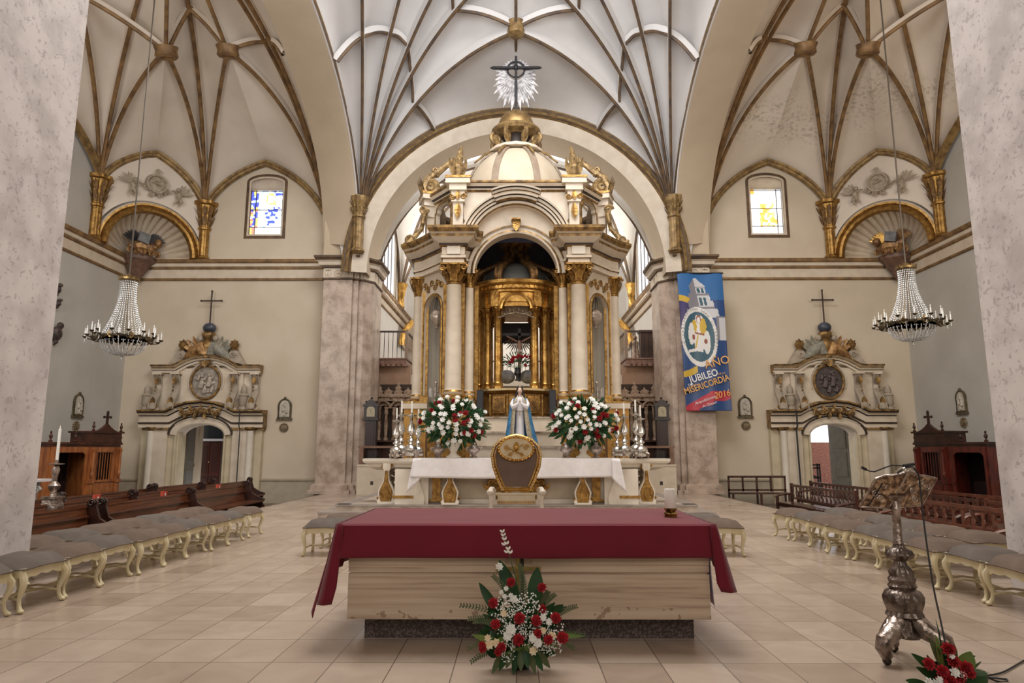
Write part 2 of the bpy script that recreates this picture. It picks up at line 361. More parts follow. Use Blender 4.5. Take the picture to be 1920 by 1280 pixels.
    cb = MB(); cb.mould(q, [(0, 8.05), (.06, 8.06), (.06, 8.12), (.02, 8.14), (.02, 8.5), (.09, 8.52), (.09, 8.57), (.16, 8.6), (.2, 8.72), (.27, 8.76), (.3, 8.84), (.33, 8.86), (.33, 8.94), (0, 8.97)], XY, ms=[1, 1, 0, 0, 1, 1, 0, 0, 0, 1, 1, 1, 0])
    cb.build('pier_cornice', [CRM, RIBD], pr_)
    og = MB()
    for X, w0 in ((6.85, .13), ):
        og.tube([(s*X+w0*cos(a*pi/6), 25.42, 8.31+w0*sin(a*pi/6)) for a in range(12)], .025, 6, closed=True); og.ball((s*X, 25.41, 8.31), (.06, .04, .06))
    for X in (7.28, 7.18, 6.5, 6.38):
        og.leaf((s*X, 25.42, 8.47), (0, -.2, -1), (0, -1, .2), .32, .1, .2, n=4); og.ball((s*X, 25.39, 8.44), (.05, .05, .05), 8, 5)
    for X, Yy in ((6.2, 25.57), (6.0, 25.72), (5.75, 25.9), (5.58, 26.3), (5.58, 26.8)):
        og.leaf((s*X, Yy, 8.47), (0, -.2, -1), (0, -1, .2), .32, .11, .2, n=4); og.ball((s*X, Yy-.03, 8.44), (.05, .05, .05), 8, 5)
    og.build('pier_frieze_ornament', CRM, pr_)
    # wall stub above the pier, carrying the arches
    st = MB(); st.box(min(s*6.2, s*7.5), max(s*6.2, s*7.5), 25.6, 26.9, 8.95, 17); struct(st, 'wall_above_pier_'+nm, PLT, smooth=0)
    # near piers
    nm_ = MB(); x0, x1 = sorted((s*5.6, s*7.9)); nm_.box(x0, x1, 5.4, 8.08, -.4, 12)
    struct(nm_, 'pillar_3' if s < 0 else 'pillar_4', MRN, smooth=0)
# ---------------------------------------------------------------- side arches (basket arch between the piers)
def ell(t, hs, z0, rise, yc=16.8): a = pi*t; return (yc-hs*cos(a), z0+rise*abs(sin(a))**.94)
for s, nm in ((-1, 'left'), (1, 'right')):
    N = 48; inner = [ell(i/N, 8.35, 9.3, 5.6) for i in range(N+1)]; outer = [ell(i/N, 8.95, 9.6, 5.35) for i in range(N+1)]
    rows = [[(s*6.1, y, z) for y, z in inner], [(s*6.25, y, z) for y, z in inner], [(s*7.6, y, z) for y, z in outer]]
    mb = MB(); mb.grid(rows, 1)
    # face towards the crossing and above
    mb.grid([[(s*6.1, y, z) for y, z in inner], [(s*6.1, 16.8+(y-16.8)*1.03, z+.32) for y, z in inner]], 0)
    mb.grid([[(s*7.6, y, z) for y, z in outer], [(s*7.6, y, max(z+1.5, 12)) for y, z in outer]], 1)
    # gilt edge
    e = [(y, z) for y, z in inner]
    pth = [(y, z) for y, z in e]
    fm = lambda a, b, c: (s*(6.1-c), a, b)
    mb.mould(pth, [(0.0, -.02), (0.0, .05), (-.06, .08), (-.12, .05), (-.15, .07), (-.22, .07), (-.25, -.02)], fm, ms=[0, 3, 2, 3, 2, 3])
    struct(mb, 'wall_side_arch_'+nm, [PLW, PLT, OCH, RIBD])
# ---------------------------------------------------------------- apse arch
mb = MB(); RI, RO = 5.72, 6.62; ZC = 8.27
pa = arcp(0, ZC, RI, 0, 180, 64); po = arcp(0, ZC, RO, 0, 180, 64); pb = arcp(0, ZC, RI-.05, 0, 180, 64)
pm_ = arcp(0, ZC, RI+.5, 0, 180, 64)
mb.grid([[(x, 27.0, z) for x, z in pa], [(x, 25.25, z) for x, z in pa]], 1)
mb.grid([[(x, 25.25, z) for x, z in pa], [(x, 25.1, z) for x, z in pm_], [(x, 25.1, z) for x, z in po]], 0)
mb.grid([[(x, 27.0, z) for x, z in pa], [(x, 27.0, z) for x, z in arcp(0, ZC, 8.6, 0, 180, 64)]], 1)
mb.mould(arcp(0, ZC, RO-.28, 180, 0, 64), [(-.32, 0), (-.32, -.06), (-.24, -.10), (-.18, -.07), (-.14, -.1), (-.04, -.12), (.02, -.06), (.06, 0)], XZ(25.1), ms=[3, 2, 3, 2, 2, 3, 2])
struct(mb, 'wall_apse_arch', [CRM, PLT, OCH, RIBD])
# wall filling above the arches, behind the vault (seen from the side only)
mb = MB()
mb.grid([[(x, 25.45, z) for x, z in arcp(0, ZC, RO, 0, 180, 32)], [(x*1.25, 25.45, 17.5) for x, z in arcp(0, ZC, RO, 0, 180, 32)]], 0)
struct(mb, 'wall_above_apse_arch', PLW, smooth=0)
# ---------------------------------------------------------------- fan vaults
PTD = (.06, .62)
def curve(S, E, t, u0=.06):
    u1 = 1
    if isinstance(u0, tuple): u0, u1 = u0
    g = lambda u: sqrt(max(0, 1-(1-u)**2)); f0 = g(u0); u = u0+(u1-u0)*t; f = (g(u)-f0)/(g(u1)-f0)
    return Vector((S[0]+(E[0]-S[0])*t, S[1]+(E[1]-S[1])*t, S[2]+(E[2]-S[2])*f))
def fan(mb, S, ends, depth=.25, n=20, sub=7, us=None, m=0):
    for k in range(len(ends)-1):
        u1 = (us or {}).get(k, .06); u2 = (us or {}).get(k+1, .06); rows = []
        for i in range(n+1):
            t = (i/n)**1.3; a = curve(S, ends[k], t, u1); b = curve(S, ends[k+1], t, u2)
            t2 = min(1, t+.02); ta = curve(S, ends[k], t2-.001*(t2 == 1), u1)-curve(S, ends[k], max(0, t-.02), u1)
            nn = ta.cross(b-a)
            if nn.length < 1e-7: nn = Vector((0, 0, 1))
            nn.normalize()
            if nn.z < 0: nn = -nn
            g = (sin(pi*t)**.6 if 0 < t < 1 else 0)*depth*min(1, (b-a).length/1.2)
            rows.append([a.lerp(b, j/sub)+nn*(g*sin(pi*j/sub)) for j in range(sub+1)])
        mb.grid(rows, m)
def ribm(mb, pts, w=.13, d=.24, lw=.1, ld=.09, mw=0, mb_=1):
    P = [Vector(p) for p in pts]; n = len(P); rows = []; low = []
    for i in range(n):
        t = (P[min(i+1, n-1)]-P[max(i-1, 0)]).normalized(); bsd = t.cross(Vector((0, 0, 1)))
        if bsd.length < 1e-4: bsd = Vector((1, 0, 0))
        bsd.normalize(); dn = t.cross(bsd)
        if dn.z > 0: dn = -dn
        if n > 3 and abs(dn.z) < .25:
            pass
        rows.append([P[i]-bsd*w/2-dn*.05, P[i]-bsd*w/2+dn*d, P[i]+bsd*w/2+dn*d, P[i]+bsd*w/2-dn*.05])
        q = P[i]+dn*d
        low.append([q-bsd*lw/2, q-bsd*lw/2+dn*ld*.6, q-bsd*lw*.25+dn*ld, q+bsd*lw*.25+dn*ld, q+bsd*lw/2+dn*ld*.6, q+bsd*lw/2])
    mb.grid(rows, mw); mb.grid(low, mb_)
def cpts(S, E, n=26, t0=0, t1=1, u0=.06): return [curve(S, E, (t0+(t1-t0)*i/n)**1.2, u0) for i in range(n+1)]
ceil_c = MB(); ribs_c = []
for s in (-1, 1):
    S = (s*6.0, 25.1, 11.2)
    ends = [(0, 25.1, 14.88), (0, 21.5, 16.1), (0, 19.2, 17.2), (0, 16.8, 17.9), (s*-2.2*-1, 16.8, 17.4), (s*4.3, 16.8, 16.2), (s*6.1, 16.8, 15.0)]
    ends = [(s*abs(e[0]), e[1], e[2]) for e in ends]
    fan(ceil_c, S, ends, .34, us={0: .09})
    for e in ends[1:6]: ribs_c.append((cpts(S, e), 0))
    # ring of short ribs crossing the fan
    tt = [.47, .36, .36, .36, .43, .52, .52]; K = []
    for e, t, u in zip(ends, tt, [.09]+[.06]*6): K.append(curve(S, e, t, u))
    pts = []
    for i in range(len(K)-1):
        for j in range(6): 
            f = j/6; p = K[i].lerp(K[i+1], f); p.z += .12*sin(pi*f); pts.append(p)
    pts.append(K[-1]); ribs_c.append((pts, 1))
    # scalloped ribs by the boss
    b0 = Vector((0, 21.5, 16.1)); q = curve(S, ends[2], .64); q2 = curve(S, ends[3], .66)
    for a, b in ((b0, q), (q, q2)):
        ribs_c.append(([a.lerp(b, i/10)+Vector((0, -.25*sin(pi*i/10), .02)) for i in range(11)], 1))
ribs_c.append(([Vector((0, 25.1-3.6*i/10, 14.88+1.22*sqrt(max(0, 1-(1-i/10)**2)*.4+.6*(i/10)))) for i in range(11)], 1))
ribs_c.append(([Vector((0, 21.5-4.7*i/10, 16.1+1.8*sin(pi/2*i/10))) for i in range(11)], 1))
C_ = struct(ceil_c, 'ceiling', PLW, smooth=50)
rb = MB()
for pts, k in ribs_c: ribm(rb, pts, .12, .26 if not k else .14, .1, .08)
rb.build('ceiling_rib', [PLW, RIBD], C_)
bs = MB(); bs.lathe([(.0, -.5), (.2, -.5), (.28, -.44), (.3, -.3), (.26, -.15), (.32, 0)], 16, (0, 21.5, 16.15)); bs.build('ceiling_boss', OCH, C_)
# side bay vaults
side_bosses = []
for s, nm in ((-1, 'left'), (1, 'right')):
    g = lambda x, y, z: (s*x, y, z)
    Cc = g(7.62, 26.25, 11.0); B = g(12.55, 26.2, 11.35); Aa = g(15.2, 23.5, 11.45)
    PBC = g(10.2, 26.25, 13.22); PAB = g(13.95, 24.85, 13.0); b2 = g(9.7, 21, 14.95); b1 = g(11.5, 20.5, 14.6); Eb = g(9.7, 16.8, 16.6)
    c1 = g(8.75, 16.8, 15.9); K0 = g(7.6, 16.8, 14.95); a2 = g(12.6, 16.8, 15.6); PA = g(15.25, 19, 13.6)
    mb = MB(); fan(mb, Cc, [K0, c1, Eb, b2, PBC], .2, us={4: PTD}); fan(mb, B, [PBC, b2, Eb, b1, PAB], .2, us={0: PTD, 4: PTD}); fan(mb, Aa, [PAB, b1, Eb, a2, PA], .2, us={0: PTD, 4: PTD})
    # nearer half of the bay
    Am = g(15.2, 10.1, 11.45); Cm = g(7.62, 8.2, 11)
    fan(mb, Cm, [K0, c1, Eb, g(11.4, 8.2, 14.5)], .2); fan(mb, Am, [PA, a2, Eb, g(11.4, 8.2, 14.5)], .2)
    Cs = struct(mb, 'ceiling_side_'+nm, PLS if s < 0 else damp_plaster(), smooth=50)
    rb = MB()
    for S_, es in ((Cc, (c1, Eb, b2)), (B, (b2, Eb, b1)), (Aa, (b1, Eb, a2))):
        for e in es: ribm(rb, cpts(S_, e), .17, .1, .13, .1, 0, 1)
    def lin(a, b, k=12, bow=.1): a = Vector(a); b = Vector(b); return [a.lerp(b, i/k)+Vector((0, 0, bow*sin(pi*i/k))) for i in range(k+1)]
    rb1 = curve(B, Eb, .62)
    for a, b in ((b1, rb1), (rb1, b2), (b2, curve(Cc, Eb, .5)), (curve(Cc, Eb, .5), curve(Cc, c1, .56)), (curve(Cc, c1, .56), curve(Cc, K0, .6)), (b1, curve(Aa, a2, .72)), (b1, Eb), (b2, Eb)):
        ribm(rb, lin(a, b), .15, .08, .12, .09, 0, 1)
    rb.build('ceiling_rib', [PLS, RIB], Cs)
    for b in (b1, b2):
        q = MB(); q.T = Matrix.Translation(b) @ Matrix.Rotation(R(18), 4, 'X')
        q.lathe([(0, -.22), (.17, -.24), (.2, -.3), (.3, -.32), (.36, -.25), (.33, -.1), (.38, .05)], 20, ms=[1, 0, 0, 0, 0, 0]); q.build('ceiling_boss', [RIB, OCH], Cs)
    # wall arches (broad gilt ribs following the curves)
    wa = MB()
    def wrib(pts, nrm, w=.22, d=.2):
        P = [Vector(p) for p in pts]; rows = []; nrm = Vector(nrm)
        for i in range(len(P)):
            t = (P[min(i+1, len(P)-1)]-P[max(i-1, 0)]).normalized(); v = t.cross(nrm).normalized()
            if v.z > 0 and abs(v.z) > .1: v = -v
            if abs(v.z) <= .1 and False: v = -v
            rows.append([P[i]-v*.03, P[i]+nrm*d, P[i]+v*w*.35+nrm*(d-.02), P[i]+v*w*.45+nrm*(d-.07), P[i]+v*w*.8+nrm*(d-.09), P[i]+v*w+nrm*(.02)])
        wa.grid(rows, 0)
    wrib(cpts(B, PBC, u0=PTD), (0, -1, 0)); wrib(cpts(Cc, PBC, u0=PTD), (0, -1, 0))
    dg = (s*-.7, -.72, 0); dg = (-s*.707, -.707, 0)
    wrib(cpts(B, PAB, u0=PTD), dg); wrib(cpts(Aa, PAB, u0=PTD), dg); wrib(cpts(Aa, PA, u0=PTD), (-s, 0, 0))
    wa.build('wall_rib', OCH, Cs)
    # diagonal corner wall with the half-round shell
    mid = Vector((s*13.9, 24.9, 9.05)); ux = Vector((s*.7071, -.7071, 0)); uz = Vector((0, 0, 1)); R_ = 1.93; N = 32
    rim = [mid-ux*(R_*cos(pi*i/N))+uz*(R_*sin(pi*i/N)) for i in range(N+1)]
    top = []
    for i in range(N+1):
        f = i/N
        if f < .5: top.append(curve(B, PAB, f*2, PTD) if i else Vector(B))
        else: top.append(curve(Aa, PAB, (1-f)*2, PTD))
    cw = MB()
    # rim[0] is on the side of B
    cw.grid([[r for r in rim], [t for t in top]], 0)
    apex = Vector((s*15.25, 26.25, 9.05)); rows = []
    NF = 18*6
    for j in range(9):
        t = j/8; row = []
        for i in range(NF+1):
            a = pi*i/NF; q = mid-ux*((R_-.25)*cos(a))+uz*((R_-.25)*sin(a)); base = apex.lerp(q, .12+.88*t)
            out = (q-mid).normalized()
            row.append(base+out*(.26*sin(pi*t)-.2*t*abs(cos(18*a))**.8)+(apex-mid).normalized()*(.0))
        rows.append(row)
    cw.grid(rows, 1)
    fr = Matrix(((ux.x, -dg[0], 0, mid.x), (ux.y, -dg[1], 0, mid.y), (0, 0, 1, mid.z), (0, 0, 0, 1)))
    W_ = struct(cw, 'wall_corner_'+nm, [PLS, CRM], smooth=60)
    am = MB(); am.T = fr
    am.mould(arcp(0, 0, 1.70, 180, 0, 40), [(-.16, .05), (-.16, -.05), (-.1, -.12), (-.03, -.12), (0, -.06), (.05, -.14), (.14, -.2), (.22, -.16), (.25, -.05), (.25, .05)], XZ(0), ms=[1, 1, 0, 0, 0, 0, 0, 0, 0])
    for i in range(33):
        a = pi*(i+.5)/33; am.ball((1.5*cos(a), -.07, 1.5*sin(a)), .045, 6, 4, m=1)
    am.build('shell_arch_moulding', [GLD, CRM], W_)
    # medallion with cherubs
    md = MB(); md.T = fr @ Matrix.Translation((0, -.08, 2.5))
    md.lathe([(0, .06), (.26, .05), (.3, .1), (.37, .1), (.4, .02)], 24)
    md.v = md.v[:]
    md = MB(); md.T = fr @ Matrix.Translation((0, -.1, 2.62)) @ Matrix.Rotation(pi/2, 4, 'X')
    md.lathe([(0, .07), (.27, .05), (.31, .12), (.38, .12), (.41, .0)], 24)
    md.T = fr @ Matrix.Translation((0, -.1, 2.62))
    md.scroll((-.36, -.05, -.2), .13, w=.045, d=-1); md.scroll((.36, -.05, -.2), .13, w=.045); md.scroll((-.14, -.05, -.42), .1, w=.04); md.scroll((.14, -.05, -.42), .1, w=.04, d=-1)
    md.leaf((0, -.1, .4), (0, 0, 1), (0, -1, 0), .2, .22, .1); md.tube([(-.16, -.14, -.06), (.0, -.16, -.02), (.17, -.14, .03)], .025, 5); md.ball((0, -.16, .08), .05, 6, 5)
    for q in (-1, 1):
        x, z = q*.82, -.28
        md.ball((x, -.08, z), (.11, .1, .17), 8, 6); md.ball((x-q*.06, -.12, z+.22), .085, 8, 6)
        md.tube([(x, -.1, z-.1), (x+q*.1, -.12, z-.26), (x+q*.02, -.1, z-.4)], [.07, .06, .035], 6); md.tube([(x, -.1, z-.1), (x-q*.08, -.12, z-.24), (x-q*.16, -.1, z-.34)], [.07, .06, .035], 6)
        md.tube([(x-q*.05, -.1, z+.1), (x-q*.2, -.12, z+.14), (x-q*.3, -.1, z+.12)], [.045, .04, .03], 6)
        for k in range(4): md.leaf((x+q*.05, -.04, z+.1), (q*(1-.28*k), -.1, .15+.42*k), (0, -1, 0), .5-.05*k, .13, -.1, n=4)
    md.build('cherub_medallion', mat('grey gilded stucco', (.30, .24, .17), .6, .15, c2=(.44, .37, .28), sc_=9, bump=.3), W_)
    # corner corbel and gilded beast group
    cb = MB(); cb.lathe([(.02, -.95), (.08, -.9), (.14, -.78), (.34, -.45), (.5, -.2), (.66, -.08), (.66, .06)], 16, (s*14.92, 25.92, 9.0), flute=.04); cb.build('corner_corbel', mat('brown corbel', (.11, .06, .045), .5, c2=(.2, .11, .07), sc_=6, bump=.4), W_)
    # half columns with capitals
    for (x, y, zc, tilt) in ((12.5, 26.2, 0, 0), (15.2, 23.5, 0, 0)):
        cl = MB(); c = (s*x, y, 0)
        cl.lathe([(.2, 9.05), (.26, 9.1), (.24, 9.16), (.19, 9.2), (.185, 10.25), (.24, 10.28), (.25, 10.34), (.2, 10.38), (.2, 10.5), (.25, 10.8), (.36, 11.25), (.44, 11.3), (.44, 11.42), (.3, 11.43)], 48, c, flute=.07, fn=8)
        cl.build('vault_column', [GLD], Cs)
        lf = MB()
        for i in range(10):
            a = 2*pi*i/10; d = Vector((cos(a), sin(a), 0)); p = Vector(c)+d*.22+Vector((0, 0, 10.42)); lf.leaf(p, (d.x*.25, d.y*.25, 1), d, .42, .16, -.25, n=4)
            p = Vector(c)+d*.27+Vector((0, 0, 10.8)); lf.leaf(p, (d.x*.4, d.y*.4, 1), d, .42, .16, -.2, n=4)
        lf.build('capital_leaves', mat('brown gilt carving', (.12, .065, .03), .5, .3, c2=(.30, .17, .06), sc_=9, bump=.5), Cs)
    # crossing corner column
    cl = MB(); c = (s*6.03, 24.98, 0)
    cl.lathe([(.2, 8.97), (.26, 9.02), (.24, 9.1), (.2, 9.14), (.2, 10.32), (.25, 10.36), (.25, 10.42), (.2, 10.45), (.22, 10.7), (.28, 10.95), (.34, 11.05), (.34, 11.18), (.25, 11.2)], 48, c, flute=.06, fn=8)
    cl.build('vault_column', [OCH], C_)
    lf = MB()
    for i in range(10):
        a = 2*pi*i/10; d = Vector((cos(a), sin(a), 0))
        for z0, r0 in ((10.46, .2), (10.72, .23)): lf.leaf(Vector(c)+d*r0+Vector((0, 0, z0)), (d.x*.4, d.y*.4, 1), d, .28, .13, -.3, n=4)
        lf.ball(Vector(c)+d*.31+Vector((0, 0, 10.75)), .04, 6, 4)
    lf.build('capital_leaves', OCH, C_)
# ---------------------------------------------------------------- presbytery behind the arch
PW = mat('bright presbytery plaster', (.70, .66, .60), .85, c2=(.75, .71, .65), sc_=.8)
for s, nm in ((-1, 'left'), (1, 'right')):
    mb = MB(); x0, x1 = sorted((s*6.2, s*6.26))
    mb.box(x0, x1, 27, 30.3, 0, 16); mb.box(x0, x1, 30.3, 33.8, 0, 8.9); mb.box(x0, x1, 33.8, 38, 0, 16)
    pts = [(30.3, 11.6)]+[(32.05-1.75*cos(pi*i/10)*1.0, 11.6+1.35*sin(pi*i/10)**.8) for i in range(11)]+[(33.8, 11.6), (33.8, 16), (30.3, 16)]
    mb.prism(pts, x0, x1, 'x')
    struct(mb, 'wall_presbytery_'+nm, PW, smooth=0)
    fr = MB(); pth = [(30.3, 8.9)]+[(32.05-1.75*cos(pi*i/10), 11.6+1.35*sin(pi*i/10)**.8) for i in range(11)]+[(33.8, 8.9)]
    fr.mould(pth, [(.05, 0), (.05, .06), (-.06, .08), (-.14, .06), (-.16, 0)], lambda a, b, c: (s*(6.2-c), a, b), ms=[0, 1, 1, 0])
    for i in (1, 2, 3): fr.box(s*6.23-.02, s*6.23+.02, 30.3+i*.875-.02, 30.3+i*.875+.02, 8.9, 12.8, 1)
    wq = struct(fr, 'window_3' if s < 0 else 'window_4', [CRM, RIBD])
    cp = [(s*6.2, 27.3), (s*6.2, 37.6)]; 
    if s > 0: cp = cp[::-1]
    cr = MB(); cr.mould(cp if s < 0 else cp, [(0, 8.1), (.06, 8.12), (.06, 8.2), (.02, 8.22), (.02, 8.5), (.1, 8.55), (.12, 8.62), (.22, 8.7), (.26, 8.82), (.3, 8.84), (.3, 8.92), (0, 8.95)], XY, ms=[1, 1, 1, 0, 1, 1, 0, 1, 1, 1, 1]); struct(cr, 'trim_3' if s < 0 else 'trim_4', [CRM, RIB])
mb = MB(); mb.box(-6.6, 6.6, 37.6, 38, 0, 16); struct(mb, 'wall_presbytery_back', PW, smooth=0)
mb = MB(); mb.box(-5.55, 5.55, 25.2, 37.6, 0, 1.06); mb.box(-6.2, 6.2, 27.65, 37.6, 0, 1.05); struct(mb, 'floor_choir', mat('choir wood floor', (.10, .05, .03), .4), smooth=0)
mb = MB(); rb = MB(); sh = MB(); gc = MB()
for s in (-1, 1):
    g = lambda x, y, z: (s*x, y, z)
    S3 = g(6.1, 34.9, 9.9); S4 = g(6.1, 29.0, 9.9); S5 = g(3.6, 37.5, 9.9); top = g(0, 31.5, 15.4); bb = g(2.7, 34, 14.6); sb = g(3.4, 31.9, 14.7)
    fan(mb, S3, [g(6.15, 31.95, 13.1), sb, top, bb, g(4.9, 36.2, 12.2)], .2)
    fan(mb, S4, [g(6.15, 31.95, 13.1), sb, top, g(0, 27, 14.0)], .2, us={3: .1})
    fan(mb, S5, [g(4.9, 36.2, 12.2), bb, top, g(0, 37.5, 13.2)], .2)
    for S_, es in ((S3, (g(6.15, 31.95, 13.1), sb, top, bb)), (S4, (g(6.15, 31.95, 13.1), sb, top)), (S5, (bb, top, g(4.9, 36.2, 12.2)))):
        for e in es: ribm(rb, cpts(S_, e), .14, .12, .11, .09)
    for c in ((s*6.05, 34.9, 0), (s*3.6, 37.4, 0)):
        gc.lathe([(.2, 8.95), (.17, 9.05), (.16, 9.5), (.2, 9.55), (.22, 9.8), (.34, 10.2), (.3, 10.25)], 14, c, flute=.05, fn=7)
    mid = Vector((s*4.9, 36.2, 8.9)); ux = Vector((s*.7071, -.7071, 0)); apx = Vector((s*6.1, 37.5, 8.9))
    # a gilt arch and its shell, springing below the cornice line
    mid.z = 7.0; apx.z = 7.0; rows = []
    for j in range(6):
        t = j/5; rows.append([apx.lerp(mid-ux*(1.5*cos(pi*i/72))+Vector((0, 0, 1.5*sin(pi*i/72))), .1+.9*t)+Vector((0, 0, .05*t*abs(sin(12*pi*i/72)))) for i in range(73)])
    sh.grid(rows, 0)
    fr = Matrix(((ux.x, s*.7071, 0, mid.x), (ux.y, .7071, 0, mid.y), (0, 0, 1, mid.z), (0, 0, 0, 1)))
    sh.T = fr; sh.mould(arcp(0, 0, 1.6, 180, 0, 24), [(-.12, 0), (-.1, -.1), (.0, -.08), (.1, -.16), (.2, -.1), (.22, 0)], XZ(0), m=1); sh.T = None
cz = struct(mb, 'ceiling_presbytery', PW, smooth=50); rb.build('ceiling_rib', [PW, RIBD], cz); gc.build('vault_column', GLB, cz); sh.build('corner_shell', [CRM, GLB], cz)
# ================================================================ foreground: altar, lectern, flowers, throne
BUR = mat('burgundy cloth', (.15, .008, .02), .8, c2=(.18, .011, .026), sc_=2, spec=.25, sheen=.22)
WHC = mat('white linen', (.74, .70, .70), .8, c2=(.80, .77, .77), sc_=6, bump=.15)
SIL = mat('tarnished silver', (.20, .15, .125), .34, .9, c2=(.60, .51, .45), sc_=11, bump=.35, bs=26)
SILB = mat('bright silver', (.50, .47, .43), .2, .95, c2=(.82, .79, .74), sc_=9)
BLK = mat('black rubber', (.012, .012, .014), .5)
WAX = mat('white wax', (.86, .83, .76), .45)
def travertine():
    M = bpy.data.materials.new('banded travertine'); M.use_nodes = True; nt = M.node_tree; N = nt.nodes; L = nt.links; b = N['Principled BSDF']
    tc = N.new('ShaderNodeTexCoord'); mp = N.new('ShaderNodeMapping'); mp.inputs['Scale'].default_value = (.55, .55, 15); L.new(tc.outputs['Object'], mp.inputs[0])
    n = N.new('ShaderNodeTexNoise'); n.inputs['Scale'].default_value = 1.6; n.inputs['Detail'].default_value = 9; n.inputs['Distortion'].default_value = .15; L.new(mp.outputs[0], n.inputs[0])
    rp = N.new('ShaderNodeValToRGB'); e = rp.color_ramp.elements; e[0].position = .32; e[0].color = (.36, .255, .18, 1); e[1].position = .62; e[1].color = (.62, .49, .37, 1); q = e.new(.45); q.color = (.54, .41, .30, 1)
    L.new(n.outputs[0], rp.inputs[0])
    n2 = N.new('ShaderNodeTexNoise'); n2.inputs['Scale'].default_value = 14; n2.inputs['Detail'].default_value = 6; L.new(tc.outputs['Object'], n2.inputs[0])
    sp = N.new('ShaderNodeSeparateXYZ'); L.new(tc.outputs['Object'], sp.inputs[0])
    lowm = node_math(nt, 'LESS_THAN', node_math(nt, 'ADD', sp.outputs[2], node_math(nt, 'MULTIPLY', n.outputs[0], .12)), .34)
    v = node_math(nt, 'MULTIPLY', node_math(nt, 'MULTIPLY', node_math(nt, 'GREATER_THAN', n2.outputs[0], .6), lowm), .65)
    L.new(mix_col(nt, v, rp.outputs[0], (.22, .12, .07)), b.inputs['Base Color']); b.inputs['Roughness'].default_value = .4
    return M
TRV = travertine()
al = thing('altar_table', 'long travertine block altar on a dark granite plinth under a burgundy cloth', 'altar', (.1, 6.6, 0))
mb = MB()
x0, x1, y0, y1 = -1.49, 1.49, -.74, .72
mb.box(x0, x1, y0, y1, .19, .545); mb.box(x0, x1, y0, y1, .56, .93); mb.box(x0+.012, x1-.012, y0+.014, y1-.01, .54, .565)
mb.box(x0, -.19, y0-.014, y0+.02, .622, .93); mb.box(.03, x1, y0-.014, y0+.02, .622, .93)
mb.build('altar_block', TRV, al, 0)
mb = MB(); mb.box(-1.38, 1.39, -.56, .6, 0, .19); mb.build('plinth', mat('speckled granite', (.05, .035, .032), .4, c2=(.17, .125, .115), sc_=60, lo=.45, hi=.6), al, 0)
mb = MB(); mb.box(-.105, -.075, y0-.022, y0, .3, .93); mb.box(-.065, -.04, y0-.018, y0, .3, .93, 1); mb.box(-.27, .10, y0-.03, y0, .578, .606)
mb.build('brass_cross', [mat('brass inlay', (.50, .36, .12), .3, .9, c2=(.70, .54, .22), sc_=5), DRK], al, 0)
# cloth: top, front drop, side drops
def cloth():
    mb = MB(); nx = 60; rows = []
    X0, X1, YB, YF, Z = -1.46, 1.62, 7.36, 5.80, .955
    def pt(u, v):
        # u along the width, v from the back edge over the front
        x = X0+(X1-X0)*u; L = YB-YF
        if v <= L: return Vector((x, YB-v, Z+.0015*sin(x*4+v*3)))
        q = v-L; z = Z-q
        fold = .02*sin(x*3.1+.6)+.012*sin(x*7.3)
        return Vector((x+.0, YF-.02-.03*min(1, q*5)-fold*q*2.2, z+.0))
    vs_ = [i*1.56/10 for i in range(10)]+[1.5, 1.54, 1.56, 1.575, 1.60]+[1.60+.0285*j for j in range(1, 9)]
    for v in vs_: rows.append([pt(i/nx, v) for i in range(nx+1)])
    # round the edge
    mb.grid(rows)
    for s, X in ((-1, X0), (1, X1)):
        rows = []
        nd = 14; ny = 26
        for j in range(nd+1):
            q = j/nd; row = []
            for i in range(ny+1):
                f = i/ny; y = YF-.03+(YB-YF+.03)*f
                drop = .42+.2*(1-f)**3 if s < 0 else .40+.10*(1-f)**2
                # the corner hangs to a point in front
                if s < 0: drop += .10*max(0, 1-f*3)
                else: drop += -.05
                z = Z-q*drop; wv = .05*sin(y*9+1)*q+.03*sin(y*17)*q
                fl = s*(.02+.14*q*(1 if s < 0 else .62)*(1-.5*f)); wv = abs(wv)
                row.append(Vector((X+fl+s*wv, y-(.07*q if f < .2 else 0), z)))
            rows.append(row)
        mb.grid(rows)
        # fold at the front corner
        rr = []
        for j in range(13):
            q = j/12; z = Z-q*(.62 if s < 0 else .52); zf = min(1, q*2.05)
            a = Vector((X+s*(.02+.12*q), YF-.03-.07*q, z)); b = Vector((X-s*.04*0+s*.02*q, YF-.05-.04*q, max(z, Z-.31 if False else z)))
            c_ = Vector((X-s*(.06-.03*q), YF-.05-.02*q, Z-min(.31, q*.62)-max(0, q-.5)*.2))
            rr.append([a, a.lerp(b, .5)+Vector((0, -.035*q, 0)), b, b.lerp(c_, .6)])
        mb.grid(rr)
    o = mb.build('altar_cloth', BUR); tag(o, 'burgundy cloth draped over the travertine block altar', 'tablecloth')
    md = o.modifiers.new('thick', 'SOLIDIFY'); md.thickness = .006; md.offset = 1
cloth()
# white lace undercloth peeping out at the lectern end
mb = MB(); rows = []
for j in range(9):
    q = j/8; rows.append([Vector((1.605+.008*sin(i*1.7)*q+.02*q*q, 5.90+i*.05-.03*q, .94-q*(.66-.012*i))) for i in range(26)])
mb.grid(rows); o = mb.build('lace_cloth', mat('violet white lace', (.62, .56, .72), .8)); tag(o, 'white lace undercloth showing below the burgundy cloth at the candle end', 'tablecloth'); q = o.modifiers.new('t', 'SOLIDIFY'); q.thickness = .003
